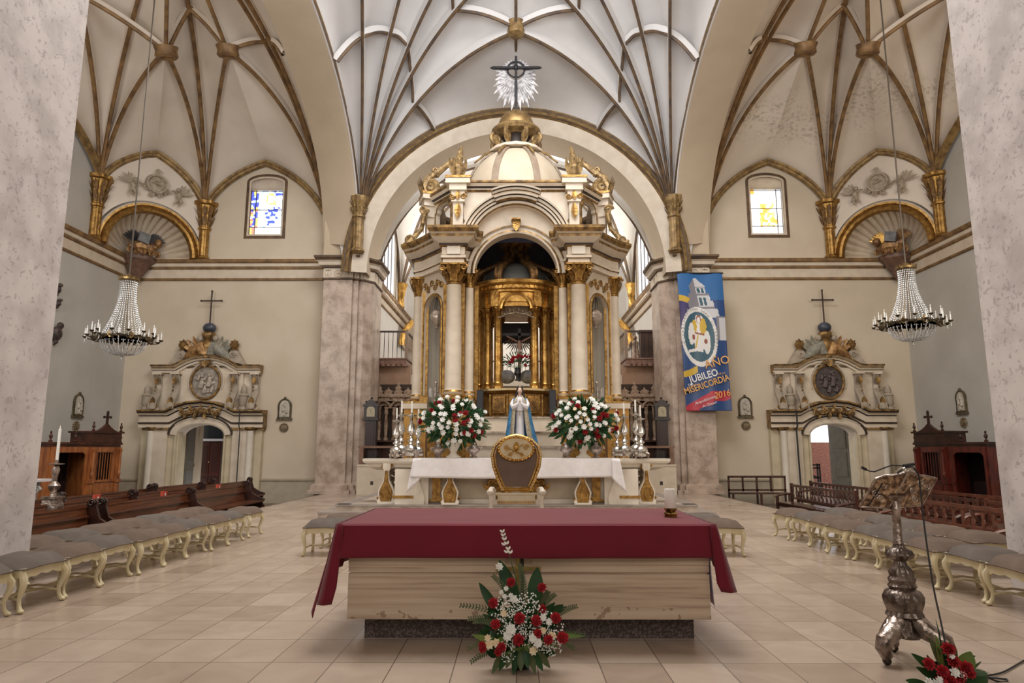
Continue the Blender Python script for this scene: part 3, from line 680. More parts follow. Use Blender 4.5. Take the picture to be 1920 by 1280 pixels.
# candle
cn = thing('altar_candle', 'thick white pillar candle in a low brass holder on the burgundy cloth', 'candle', (1.405, 6.38, .957))
mb = MB(); mb.lathe([(.0, .075), (.05, .075), (.052, .08), (.052, .245), (.048, .25), (.012, .244), (0, .244)], 24); mb.build('wax_pillar', WAX, cn)
mb = MB(); mb.lathe([(.0, 0), (.058, 0), (.06, .012), (.045, .02), (.05, .03), (.058, .036), (.05, .044), (.042, .05), (.058, .066), (.058, .08), (.05, .08), (.0, .076)], 24)
for i in range(12): a = i*pi/6; mb.ball((.052*cos(a), .052*sin(a), .03), .011, 6, 4)
mb.build('candle_holder', mat('dark brass', (.10, .05, .015), .25, .9, c2=(.6, .42, .15), sc_=14), cn)
mb = MB(); mb.tube([(0, 0, .243), (.002, 0, .255), (.005, 0, .262)], .0018, 5); mb.build('wick', BLK, cn)
# ---------------------------------------------------------------- flowers
GRN = mat('dark green leaf', (.010, .04, .012), .5, c2=(.028, .08, .022), sc_=6, spec=.25)
GRL = mat('yellow green leaf', (.11, .19, .04), .45, c2=(.20, .27, .06), sc_=6)
GRF = mat('olive fern', (.045, .075, .022), .6, c2=(.10, .11, .04), sc_=12)
REDF = mat('red carnation', (.28, .006, .012), .7, c2=(.50, .02, .03), sc_=30)
WHF = mat('white petals', (.80, .80, .76), .6, c2=(.88, .88, .84), sc_=20)
YLF = mat('cream lily petals', (.80, .62, .36), .6, c2=(.88, .80, .62), sc_=25)
STM = mat('green stem', (.05, .09, .03), .6)
def carnation(r, seed=0, lay=4):
    rnd = random.Random(seed); mb = MB(); mb.ball((0, 0, -r*.15), (r*.5, r*.5, r*.45), 7, 5)
    for k in range(lay):
        n = 9; rr = r*(1-.16*k); zz = r*(-.1+.25*k)
        for i in range(n):
            a = 2*pi*(i+.5*k+rnd.uniform(-.2, .2))/n; d = (cos(a), sin(a), .35+.5*k); mb.leaf((cos(a)*r*.1, sin(a)*r*.1, zz-r*.1), d, (0, 0, 1), rr, rr*.75, .35, n=3, fold=.4+rnd.uniform(0, .4))
    return mb
def daisy(r, seed=0):
    mb = MB()
    for k in range(2):
        for i in range(7):
            a = 2*pi*(i+.5*k)/7; mb.leaf((0, 0, 0), (cos(a), sin(a), .25+.5*k), (0, 0, 1), r*(1-.15*k), r*.55, .3, n=3, fold=.3)
    mb.ball((0, 0, r*.12), r*.28, 6, 4); return mb
FLW = {}
def flower(kind, par, p, r, d=(0, -.5, .8), m=None, key=None):
    k = (kind, key, round(r, 3))
    if k not in FLW: FLW[k] = (carnation(r, len(FLW)) if kind == 'carnation' else daisy(r, len(FLW))).build('tmp', m or (REDF if kind == 'carnation' else WHF), None, 60)
    src = FLW[k]
    if 'used' in src: o = src.copy(); COL.objects.link(o)
    else: o = src; src['used'] = 1
    o.name = {'w': 'white_'+kind, 'r': 'red_'+kind, 'y': 'cream_lily'}.get(key, kind)
    o.parent = par; q = Vector(d).normalized().to_track_quat('Z', 'Y'); o.rotation_mode = 'QUATERNION'; o.rotation_quaternion = q; o.location = p
    return o
def finish_flowers():
    for o in FLW.values():
        if 'used' in o: del o['used']
def blade(par, p, tip, W, m=None, up=(0, -1, .2), curl=.12, name='leaf'):
    mb = MB(); d = Vector(tip)-Vector(p); mb.leaf(p, d, up, d.length, W, curl, n=8, fold=.12); return mb.build(name, m or GRN, par, 60)
def frond(par, p, tip, n=14, L=.05, m=None, name='fern_frond'):
    mb = MB(); p = Vector(p); t = Vector(tip); mid = p.lerp(t, .5)+Vector((0, 0, .04)); pts = [p.lerp(mid, i/6).lerp(mid.lerp(t, i/6), i/6) for i in range(7)]
    mb.tube(pts, .003, 4); d = (t-p).normalized(); sd = d.cross(Vector((0, -1, .3))).normalized()
    for i in range(n):
        f = (i+1)/n; q = pts[min(5, int(f*6))].lerp(pts[min(6, int(f*6)+1)], f*6-int(f*6)) if f < 1 else t
        for s in (-1, 1): mb.leaf(q, d*.7+sd*s, (0, -1, .3), L*(1-.5*f), L*.3, .1, n=2)
    return mb.build(name, m or GRF, par, 60)
# arrangement in front of the altar.   local frame: origin on the floor
O = Vector((0.03, 5.25, 0)); fa = thing('altar_flower_arrangement', 'fan of carnations, white blooms and dark leaves on the floor against the travertine altar', 'flower arrangement', O)
def L5(x, y, dy=0): return A(x, y, 5.25+dy)-O
mb = MB(); mb.lathe([(0, 0), (.06, 0), (.07, .04), (.07, .08), (0, .08)], 16); mb.build('flower_bowl', mat('dark bowl', (.012, .022, .012), .5), fa)
for k in range(9): blade(fa, (-.12+.03*k, -.05, .13), (-.2+.05*k, -.2, .02+.02*(k % 3)), .05, GRN if k % 2 else GRF)
for a, b, W, m in (((975, 1150), (935, 1047), .115, GRN), ((965, 1110), (896, 1088), .0, None), ((1000, 1150), (1008, 1061), .12, GRN), ((940, 1160), (897, 1090), .07, GRN), ((1015, 1165), (1055, 1134), .08, GRN),
                   ((1000, 1170), (1040, 1130), .06, GRN), ((950, 1210), (885, 1190), .05, GRL), ((990, 1215), (940, 1232), .06, GRL), ((985, 1200), (1000, 1245), .06, GRL), ((960, 1195), (925, 1205), .05, GRL), ((1010, 1195), (1045, 1215), .05, GRL),
                   ((1025, 1190), (1095, 1193), .035, GRL), ((990, 1150), (1020, 1100), .05, GRN), ((955, 1215), (918, 1228), .07, GRN), ((1010, 1215), (1040, 1225), .06, GRN)):
    if W: blade(fa, L5(*a), L5(*b, .05 if b[1] < 1100 else -.12), W, m)
for a, b in (((960, 1160), (865, 1135)), ((950, 1170), (880, 1160)), ((945, 1190), (880, 1215)), ((950, 1210), (885, 1240)), ((1020, 1170), (1080, 1137)), ((1030, 1195), (1075, 1215)), ((970, 1140), (925, 1080)), ((1010, 1150), (1028, 1110)), ((1000, 1160), (1040, 1115)), ((940, 1175), (890, 1165)), ((985, 1130), (975, 1060)), ((1025, 1200), (1095, 1190))):
    frond(fa, L5(*a), L5(*b, -.03), 16, .045)
for x, y, r in ((958, 1091, .036), (1016, 1101, .036), (925, 1130, .04), (974, 1159, .045), (1042, 1158, .042), (929, 1170, .038), (972, 1199, .045), (1055, 1195, .045), (1017, 1141, .034), (1006, 1163, .042), (1028, 1199, .038), (940, 1213, .038), (904, 1209, .028), (934, 1222, .03), (1008, 1187, .034), (905, 1216, .03)):
    flower('carnation', fa, L5(x, y, -.1-.12*(y > 1150)), r, (random.uniform(-.4, .4), -1, .4), REDF, 'r')
for x, y, r in ((963, 1123, .036), (936, 1062, .034), (958, 1180, .045), (952, 1192, .04), (1018, 1158, .03), (1030, 1165, .03), (1008, 1205, .04), (1000, 1196, .04), (1020, 1150, .03), (958, 1116, .022), (949, 1103, .022), (946, 1118, .022), (940, 1110, .02)):
    flower('daisy', fa, L5(x, y, -.1-.12*(y > 1150)), r, (random.uniform(-.4, .4), -1, .3), WHF, 'w')
for x, y, r in ((917, 1208, .04), (930, 1205, .035), (1035, 1192, .035), (1018, 1182, .03), (1000, 1220, .035), (945, 1150, .03), (915, 1196, .03)):
    flower('daisy', fa, L5(x, y, -.2), r, (random.uniform(-.4, .4), -1, .3), YLF, 'y')
mb = MB(); rnd = random.Random(3)
for cx, cy, rx, ry, n in ((975, 1165, 50, 45, 230), (950, 1145, 30, 30, 90), (1015, 1185, 45, 40, 160), (950, 1220, 18, 25, 90), (1035, 1215, 20, 15, 60), (990, 1130, 25, 20, 60)):
    for i in range(n):
        a = rnd.uniform(0, 2*pi); q = sqrt(rnd.random()); p = L5(cx+rx*q*cos(a), min(1240, cy+ry*q*sin(a)), -.17+.1*rnd.random()); mb.ball(p, .0055, 5, 3)
tag(mb.build('baby_breath', WHF, fa), kind='stuff')
mb = MB()
for cx, cy in [(rnd.uniform(915, 1040), rnd.uniform(1140, 1235)) for i in range(150)]:
    p = L5(cx, cy, .02*rnd.random()); mb.leaf(p, (rnd.uniform(-1, 1), -rnd.random(), rnd.uniform(-.3, 1)), (0, -1, .3), .11, .035, .2, n=3)
tag(mb.build('foliage', GRN, fa), kind='stuff')
gl = MB(); pts = [L5(985, 1150), L5(968, 1090, -.02), L5(955, 1040, -.04), L5(945, 1000, -.05)]; gl.tube([pts[0].lerp(pts[1], i/4) for i in range(4)]+[pts[1].lerp(pts[2], i/4) for i in range(4)]+[pts[2].lerp(pts[3], i/4) for i in range(5)], .004, 5, m=1)
for x, y in ((942, 998), (944, 1005), (946, 1012), (950, 1020), (953, 1030), (957, 1037), (950, 1036), (945, 1022)):
    p = L5(x+1, y, -.05); gl.leaf(p, (-.6, -.3, .5), (0, -1, 0), .034, .017, .3, n=3, m=0); gl.leaf(p, (.3, -.3, .8), (0, -1, 0), .03, .016, .3, n=3, m=0)
gl.build('gladiolus_spike', [WHF, STM], fa)
# arrangement at the foot of the lectern
O = Vector((3.02, 4.85, 0)); fb = thing('lectern_flower_arrangement', 'bunch of deep red carnations and long green leaves at the foot of the silver lectern', 'flower arrangement', O)
def L6(x, y, dy=0): return A(x, y, 4.85+dy)-O
mb = MB(); mb.lathe([(0, 0), (.08, 0), (.10, .05), (.10, .1), (0, .1)], 14); mb.build('flower_bowl', GRN, fb)
for a, b, W, m in (((1770, 1270), (1712, 1225), .06, GRN), ((1775, 1265), (1745, 1195), .055, GRF), ((1768, 1270), (1758, 1190), .04, GRL), ((1800, 1260), (1822, 1222), .12, GRL), ((1760, 1275), (1720, 1250), .05, GRN), ((1740, 1285), (1700, 1275), .05, GRN), ((1810, 1262), (1842, 1240), .02, GRF), ((1795, 1240), (1791, 1208), .02, GRF), ((1785, 1225), (1781, 1198), .015, GRF), ((1800, 1280), (1840, 1285), .06, GRN), ((1770, 1240), (1758, 1160), .012, GRN)):
    blade(fb, L6(*a), L6(*b, -.05), W, m)
for x, y, r in ((1778, 1217, .05), (1742, 1244, .042), (1768, 1258, .045), (1788, 1240, .045), (1812, 1252, .05), (1782, 1275, .05), (1800, 1268, .045), (1765, 1280, .045), (1820, 1262, .035)):
    flower('carnation', fb, L6(x, y, -.1), r, (random.uniform(-.4, .4), -1, .5), REDF, 'r')
for x, y, r in ((1790, 1260, .04), (1762, 1275, .03), (1742, 1280, .04), (1806, 1266, .03), (1785, 1230, .022), (1755, 1283, .04)):
    flower('daisy', fb, L6(x, y, -.12), r, (random.uniform(-.4, .4), -1, .4), WHF, 'w')
mb = MB()
for i in range(70):
    p = L6(rnd.uniform(1745, 1825), rnd.uniform(1225, 1290), .05); mb.leaf(p, (rnd.uniform(-1, 1), -rnd.random(), rnd.uniform(0, 1)), (0, -1, .3), .1, .035, .2, n=3)
tag(mb.build('foliage', GRN, fb), kind='stuff')
# ---------------------------------------------------------------- lectern
LX, LY = 2.93, 5.42
le = thing('lectern', 'tarnished silver lectern on clawed scroll feet beside the carnations', 'lectern', (LX, LY, 0))
mb = MB()
P = [(.0, .17), (.09, .17), (.13, .2), (.125, .24), (.10, .3), (.13, .33), (.115, .36), (.135, .42), (.14, .46), (.12, .50), (.085, .52), (.10, .54), (.085, .56), (.095, .59), (.08, .61), (.085, .64), (.06, .68), (.045, .70), (.04, .72), (.085, .745), (.098, .77), (.085, .80), (.045, .82), (.038, .84)]
mb.lathe(P, 72, flute=.035, fn=18)
for k_ in range(9):
    a = 2*pi*k_/9; d = Vector((cos(a), sin(a), 0)); mb.leaf(d*.09+Vector((0, 0, .34)), d*.5+Vector((0, 0, -1)), d, .16, .07, -.2, n=4); mb.build('baluster_base', SIL, le)
mb = MB(); mb.lathe([(.036, .84), (.042, .85), (.034, .87), (.032, 1.08), (.036, 1.1), (.045, 1.105), (.036, 1.12), (.034, 1.17), (.045, 1.18), (.075, 1.2), (.078, 1.21), (.05, 1.22), (.035, 1.24), (.035, 1.31), (0, 1.32)], 18); mb.build('pole', SIL, le)
for k, a in enumerate((R(205), R(325), R(85))):
    mb = MB(); d = Vector((cos(a), sin(a), 0))
    pts = [Vector((0, 0, .36)), d*.06+Vector((0, 0, .30)), d*.12+Vector((0, 0, .235)), d*.19+Vector((0, 0, .20)), d*.25+Vector((0, 0, .17)), d*.265+Vector((0, 0, .12)), d*.24+Vector((0, 0, .075)), d*.2+Vector((0, 0, .07))]
    mb.tube(pts, [.07, .075, .07, .062, .06, .055, .045, .03], 10)
    for i in range(5): mb.leaf(d*(.05+.04*i)+Vector((0, 0, .36-.035*i)), d+Vector((0, 0, -.5)), (0, 0, 1), .12, .09, .3, n=4)
    mb.scroll((d.x*.25, d.y*.25-.03, .12), .05, w=.012, a0=k); lg = mb.build('leg', SIL, le)
    mb = MB(); mb.ball(d*.235+Vector((0, 0, .032)), .032, 10, 8); mb.build('ball_foot', mat('dark wooden ball', (.03, .016, .012), .35), lg)
# book rest: two carved boards meeting at a ridge
CSI = mat('carved gilt silver', (.12, .065, .035), .42, .5, c2=(.62, .42, .26), sc_=24, lo=.42, hi=.6, bump=.9, bs=30)
mb = MB()
def P3(x, y, Y): return A(x, y, Y)-Vector((LX, LY, 0))
ridge = [(1703, 884, 5.30), (1667, 952, 5.42)]
a0_, a1_ = P3(*ridge[0]), P3(*ridge[1])
lt = [P3(1643, 897, 5.36), P3(1660, 891, 5.34), P3(1682, 890, 5.32)]; lb = P3(1612, 950, 5.50)
rt = [P3(1722, 890, 5.34), P3(1740, 893, 5.40), P3(1756, 896, 5.46)]; rb_ = P3(1728, 947, 5.56)
def plate(poly, nrm):
    nrm = Vector(nrm).normalized()*.022; n = len(poly); mb.add([p for p in poly]+[p+nrm for p in poly], [tuple(range(n)), tuple(reversed(range(n, 2*n)))]+[(i, i+n, (i+1) % n+n, (i+1) % n) for i in range(n)])
plate([a0_]+lt[::-1]+[lb, a1_], (0, 1, .4)); plate([a0_]+rt+[rb_, P3(1690, 949, 5.46), a1_], (0, 1, .4))
mb.build('book_rest', CSI, le, 20)
mb = MB(); mb.tube([lb]+lt+[a0_]+rt+[rb_], .009, 6); mb.tube([a0_, a1_], .008, 6); mb.tube([lb, a1_, rb_], .008, 6)
for q, (x, y) in enumerate(((1640, 925), (1655, 910), (1670, 905), (1650, 935), (1700, 905), (1725, 905), (1710, 920), (1735, 912), (1715, 935))):
    p = P3(x, y, 5.38); mb.scroll((p.x, p.y-.012, p.z), .028, w=.006, a0=q, d=(-1)**q)
mb.build('rest_border', SIL, le)
mb = MB(); mb.tube([P3(1680, 886, 5.31), P3(1692, 878, 5.29), P3(1703, 876, 5.28), P3(1714, 882, 5.3)], .012, 8); mb.ball(P3(1697, 880, 5.28), .02); mb.build('crest', SILB, le)
mb = MB(); mb.tube([P3(1655, 905, 5.3), P3(1628, 948, 5.44)], .006, 5); mb.build('strap', BLK, le)
mk = thing('gooseneck_microphone', 'black gooseneck microphone clipped on top of the silver lectern', 'microphone', tuple(A(1703, 874, 5.24)))
o_ = A(1703, 874, 5.24); Pm = lambda x, y, Y: A(x, y, Y)-o_
mb = MB(); mb.tube([Pm(1712, 875, 5.26), Pm(1700, 876, 5.26), Pm(1690, 873, 5.24), Pm(1672, 872, 5.2), Pm(1655, 878, 5.18), Pm(1640, 884, 5.16), Pm(1630, 883, 5.15), Pm(1622, 879, 5.14)], .005, 6); mb.build('gooseneck', BLK, mk)
mb = MB(); mb.tube([Pm(1624, 880, 5.14), Pm(1616, 876, 5.13)], .011, 8); mb.build('microphone_head', BLK, mk)
mb = MB(); mb.tube([Pm(1694, 873, 5.24), Pm(1714, 870, 5.24)], .012, 8); mb.tube([Pm(1692, 880, 5.27), Pm(1683, 888, 5.29)], .005, 5); mb.build('clip', BLK, mk)
pts = [A(1712, 876, 5.27), A(1722, 890, 5.26), A(1726, 920, 5.26), A(1733, 985, 5.22), A(1742, 1050, 5.15), A(1752, 1110, 5.08), A(1763, 1160, 5.0), A(1772, 1205, 4.95), A(1776, 1230, 4.92)]
pts += [Vector((3.25, 4.95, .01)), Vector((3.35, 4.98, .01)), Vector(AZ(1845, 1268, .01)), Vector(AZ(1880, 1260, .01)), Vector(AZ(1920, 1238, .01)), Vector(AZ(1990, 1200, .01))]
sm = []
for i in range(len(pts)-1):
    p0, p1, p2, p3 = pts[max(0, i-1)], pts[i], pts[i+1], pts[min(len(pts)-1, i+2)]
    for k in range(5):
        t = k/5; sm.append(.5*((2*p1)+(p2-p0)*t+(2*p0-5*p1+4*p2-p3)*t*t+(3*p1-p0-3*p2+p3)*t**3))
mb = MB(); mb.tube(sm, .006, 6); tag(mb.build('microphone_cable', BLK), 'black cable dropping from the microphone and snaking over the tiled floor', 'cable')
# ---------------------------------------------------------------- throne
TH = Vector((0, 9.8, 0)); th = thing('throne', 'gilt and ivory throne with brown upholstered shield back behind the altar', 'throne', TH)
def T(x, y, dy=0): return A(x, y, 9.8+dy)-TH
def shield(k=1, n=40):
    pts = [(946, 912), (938, 895), (930, 872), (928, 855), (932, 840), (942, 830), (958, 824), (968, 822)]
    left = [T(968+(x-968)*k, 868+(y-868)*k, .25) for x, y in pts]; right = [Vector((-p.x, p.y, p.z)) for p in left[::-1]][1:]
    return left+right
sh_ = shield(); mb = MB(); y0 = sh_[0].y
mb.prism([(p.x, p.z) for p in sh_], y0-.02, y0+.06, 'y', m=0); mb.build('upholstered_back', mat('brown velvet', (.155, .10, .075), .85, c2=(.19, .125, .095), sc_=5, sheen=.4), th, 0)
mb = MB(); fr_ = shield(1.12); mb.tube([(p.x, p.y-.01, p.z) for p in fr_]+[(fr_[0].x, fr_[0].y-.01, fr_[0].z)], .028, 8)
f2 = shield(1.0); mb.tube([(p.x, p.y-.03, p.z) for p in f2], .01, 6)
for i in range(len(fr_)-1):
    for k in range(4): p = fr_[i].lerp(fr_[i+1], k/4); mb.ball((p.x, p.y-.035, p.z), .016, 6, 5, m=1)
mb.build('gilt_frame', [GLB, mat('pale gilt beads', (.62, .48, .26), .35, .5)], th)
mb = MB(); c = T(968, 841, .25); mb.prism([(c.x+.235*cos(a*pi/18), c.z+.15*sin(a*pi/18)) for a in range(36)], y0-.06, y0-.02, 'y', m=0)
mb.tube([(c.x+.245*cos(a*pi/18), y0-.05, c.z+.16*sin(a*pi/18)) for a in range(36)], .017, 6, closed=True, m=1)
for i in range(26): a = 2*pi*i/26; mb.ball((c.x+.255*cos(a), y0-.06, c.z+.17*sin(a)), .018, 6, 4, m=1)
mb.leaf((c.x, y0-.075, c.z-.07), (0, 0, 1), (0, -1, 0), .17, .1, 0, m=1); mb.ball((c.x, y0-.085, c.z), (.03, .015, .035), 8, 6, m=2)
mb.tube([(c.x-.12, y0-.07, c.z-.1), (c.x+.1, y0-.075, c.z+.07)], .006, 5, m=2); mb.tube([(c.x+.12, y0-.07, c.z-.1), (c.x-.1, y0-.075, c.z+.0)], .006, 5, m=2)
for q in (-1, 1): mb.scroll((c.x+q*.14, y0-.07, c.z+.02), .045, w=.01, d=q, m=1); mb.scroll((c.x+q*.08, y0-.07, c.z-.08), .035, w=.008, d=-q, m=1)
mb.build('crest', [mat('pale crest gilding', (.62, .50, .30), .4, .35, c2=(.72, .62, .42), sc_=12), GLB, GLD], th)
IV = mat('ivory gilt wood', (.70, .60, .42), .45, .1, c2=(.78, .70, .55), sc_=6)
mb = MB(); mb.box(-.33, .33, .18, .26, .80, .845); mb.box(-.27, .27, .19, .25, .845, .93); mb.box(-.30, .30, .17, .27, .93, .955)
for i in range(17): mb.box(-.29+i*.035, -.27+i*.035, .16, .20, .81, .84, 1)
mb.build('back_rail', [IV, GLB], th, 0)
mb = MB(); mb.box(-.33, .33, -.3, .26, .36, .44); mb.build('seat_frame', IV, th, 0)
mb = MB(); mb.lathe([(0, 0), (.42, 0), (.44, .04), (.42, .08), (.2, .1), (0, .105)], 4, (0, -.02, .44), a0=pi/4, a1=pi/4+2*pi, sx=1, sy=.9); mb.build('seat_cushion', MATS['brown velvet'], th)
for s in (-1, 1):
    mb = MB(); mb.tube([(s*.31, .22, .98), (s*.33, .1, 1.02), (s*.35, -.12, 1.03), (s*.36, -.24, 1.0)], [.022, .026, .03, .035], 8); mb.ball((s*.36, -.25, .99), (.05, .05, .04)); mb.build('armrest', CRW, th)
    mb = MB(); mb.lathe([(.03, .44), (.04, .5), (.02, .6), (.035, .75), (.02, .85), (.03, .97)], 10, (s*.35, -.22, 0)); mb.build('arm_post', CRW, th)
    for yy in (-.25, .22):
        mb = MB(); mb.lathe([(.02, 0), (.035, .03), (.02, .08), (.045, .3), (.05, .37)], 10, (s*.29, yy, 0)); mb.build('leg', IV, th)
    mb = MB(); mb.lathe([(.035, .8), (.04, .84), (.025, .87), (.035, .93), (.02, .97), (.032, 1.0)], 10, (s*.32, .2, 0)); mb.box(s*.32-.045, s*.32+.045, .15, .25, .795, .86); mb.build('corner_post', CRW, th)
# ---------------------------------------------------------------- stools
CST = mat('pale yellow stool paint', (.60, .50, .29), .5, c2=(.70, .62, .42), sc_=4)
CSH = mat('taupe cushion fabric', (.13, .09, .066), .9, c2=(.175, .125, .094), sc_=3, bump=.2, bs=40)
def make_stool():
    t = thing('stool', '', 'stool'); w_, h_ = .325, .25   # half length along Y, half depth along X
    mb = MB(); rows = []
    for j in range(9):
        v = -1+2*j/8; row = []
        for i in range(9):
            u = -1+2*i/8; e = (1-abs(u)**4)*(1-abs(v)**4); row.append((u*h_*(1.02-.05*abs(v)**3), v*w_*(1.02-.05*abs(u)**3), .425+.10*e**.5+.006*sin(5*u+3*v)))
        rows.append(row)
    mb.grid(rows); b = [r[0] for r in rows]+rows[-1][1:]+[r[-1] for r in rows[::-1]][1:]+rows[0][::-1][1:]
    mb.grid([b, [(x*1.03, y*1.02, z-.012) for x, y, z in b], [(x*.98, y*.98, .42) for x, y, z in b]])
    mb.tube([(x*1.03, y*1.02, z-.01) for x, y, z in b[:-1]], .008, 5, closed=True); mb.build('cushion', CSH, t, 60)
    mb = MB()
    for s in (-1, 1):
        n = 24; P = [(-w_+.03+2*(w_-.03)*i/n, .345-.018*abs(sin(3.5*pi*i/n))+.035*(abs(2*i/n-1)**3)*-1) for i in range(n+1)]
        mb.prism([(w_-.03, .42), (-w_+.03, .42)]+P, s*(h_-.035), s*(h_-.01), 'x')
        P = [(-h_+.03+2*(h_-.03)*i/n, .345-.018*abs(sin(2.5*pi*i/n))) for i in range(n+1)]
        mb.prism([(h_-.03, .42), (-h_+.03, .42)]+P, s*(w_-.035), s*(w_-.01), 'y')
    mb.box(-h_+.02, h_-.02, -w_+.02, w_-.02, .405, .42); mb.build('seat_frame', CST, t, 30)
    for sx in (-1, 1):
        for sy in (-1, 1):
            mb = MB(); x, y = sx*(h_-.035), sy*(w_-.035); d = Vector((sx*.8, sy*.35, 0))
            pts = [(x, y, .42)]+[tuple(Vector((x, y, z))+d*o) for z, o in ((.36, .005), (.31, .045), (.25, .04), (.19, .012), (.13, -.008), (.08, 0), (.05, .012), (.028, .03))]
            mb.tube(pts, [.035, .036, .036, .031, .026, .02, .019, .022, .026], 8); p = Vector(pts[-1]); mb.ball((p.x+d.x*.01, p.y+d.y*.01, .022), (.034, .032, .022), 8, 5); mb.scroll((p.x, p.y-.0, .33), .02, w=.006)
            mb.build('leg', CST, t)
    mb = MB()
    for sy in (-1, 1): mb.tube([(-h_+.04, sy*(w_-.05), .12), (-.08, sy*(w_-.07), .135), (0, sy*(w_-.08), .125), (.08, sy*(w_-.07), .135), (h_-.04, sy*(w_-.05), .12)], .013, 6)
    mb.tube([(0, -w_+.08, .125), (0, -.1, .13), (0, 0, .14), (0, .1, .13), (0, w_-.08, .125)], .014, 6); mb.ball((0, 0, .14), (.03, .04, .02)); mb.build('stretcher', CST, t)
    return t
st0 = make_stool(); used = [0]
def stool(x, y, lab, grp, rz=0):
    if used[0] == 0: o = st0; o.location = (x, y, 0); o.rotation_euler = (0, 0, rz); o['label'] = lab; o['group'] = grp; used[0] = 1
    else:
        o = dup(st0, (x, y, 0), rz, lab, grp); used[0] += 1
        if used[0] % 3 == 1 or used[0] % 7 == 2:
            c = [h for h in o.children if h.name.startswith('cushion')][0]; c.material_slots[0].link = 'OBJECT'; c.material_slots[0].material = mat('grey cushion fabric', (.115, .092, .076), .9, c2=(.16, .132, .11), sc_=3, bump=.2, bs=40)
NTH = ['first', 'second', 'third', 'fourth', 'fifth', 'sixth', 'seventh', 'eighth', 'ninth', 'tenth']
fl = [12.98]+[12.02-.695*i for i in range(9)]
for i, y in enumerate(fl): stool(-5.05+.03*((i*7) % 3-1), y, ('cream stool standing apart at the pew-filled end of the inner row opposite the lectern' if i == 0 else 'cream stool, %s after the gap in the inner row opposite the lectern' % NTH[i-1]), 'stools of the inner row opposite the lectern', R(180))
for i in range(7): stool(-5.92+.02*((i*5) % 3-1), 12.85-.72*i, 'cream stool, %s from the confessional end of the outer row by the solid-backed pews' % NTH[i], 'stools of the outer row by the solid-backed pews')
for i in range(10): stool(5.05+.03*((i*5) % 3-1), 12.7-.715*i, 'cream stool, %s from the banner end of the inner row behind the lectern' % NTH[i], 'stools of the inner row behind the lectern')
for i in range(6): stool(5.95+.02*((i*4) % 3-1), 12.75-.72*i, 'cream stool, %s from the banner end of the outer row by the slatted benches' % NTH[i], 'stools of the outer row by the slatted benches')
for s, nm in ((-1, 'pew'), (1, 'lectern')):
    stool(s*(2.88 if s < 0 else 3.08), 10.75, 'cream stool beside the throne on the %s side, closer to the burgundy altar' % nm, 'stools beside the throne', R(90))
    stool(s*(2.85 if s < 0 else 3.05), 11.6, 'cream stool beside the throne on the %s side, closer to the high altar' % nm, 'stools beside the throne', R(90))
# ================================================================ high altar, canopy, choir
# ---- step platform
mb = MB(); mb.box(-4.6, 4.6, 16.2, 25.0, 0, .15); mb.box(-4.25, 4.25, 16.45, 25.0, .15, .3)
for k, (z, x) in enumerate(((.15, 4.6), (.3, 4.25))):
    mb.box(-x-.02, x+.02, 16.18+.25*k, 16.5+.25*k, z-.04, z+.001, 1)
    for s in (-1, 1): mb.box(min(s*(x+.02), s*(x-.3)), max(s*(x+.02), s*(x-.3)), 16.5, 25, z-.04, z+.001, 1)
struct(mb, 'floor_altar_step', [mat('step riser stone', (.36, .28, .21), .45, c2=(.5, .41, .33)), mat('grey step marble', (.26, .22, .19), .3, c2=(.36, .31, .27), sc_=3)], smooth=0)
GP = (0, 16.9, .3)
ha = thing('high_altar', 'ivory high altar table with gilded scroll consoles behind the throne', 'altar', GP)
H = lambda x, y, Y=16.9: A(x, y, Y)-Vector(GP)
mb = MB()
top = [(-3.75, .75), (-3.75, .1), (-2.9, -.15), (-2.5, -.5), (2.5, -.5), (2.9, -.15), (3.75, .1), (3.75, .75)]
mb.prism([(x, y+.0) for x, y in top], 1.0, 1.06, 'z')
mb.mould([(x, y) for x, y in top], [(-.3, .78), (-.1, .86), (-.06, .93), (0, .95), (.03, 1.0), (.03, 1.06), (0, 1.065)], XY)
mb.build('altar_top', CRW, ha, 30)
mb = MB()
mb.box(-2.45, 2.45, -.1, .7, 0, .85)
for s in (-1, 1):
    mb.prism([(s*2.9, 0), (s*2.2, 0), (s*2.18, .15), (s*2.3, .5), (s*2.36, .82), (s*2.9, .82)], -.35, .35, 'y')
    mb.box(min(s*2.35, s*2.1)-.0, max(s*2.35, s*2.1), -.3, -.1, 0, .82)
mb.build('altar_body', CRW, ha, 0)
mb = MB(); mb.box(-2.0, 2.0, -.13, -.1, .12, .75); mb.build('front_panel', mat('beige altar panel', (.42, .34, .24), .5, c2=(.48, .39, .29)), ha, 0)
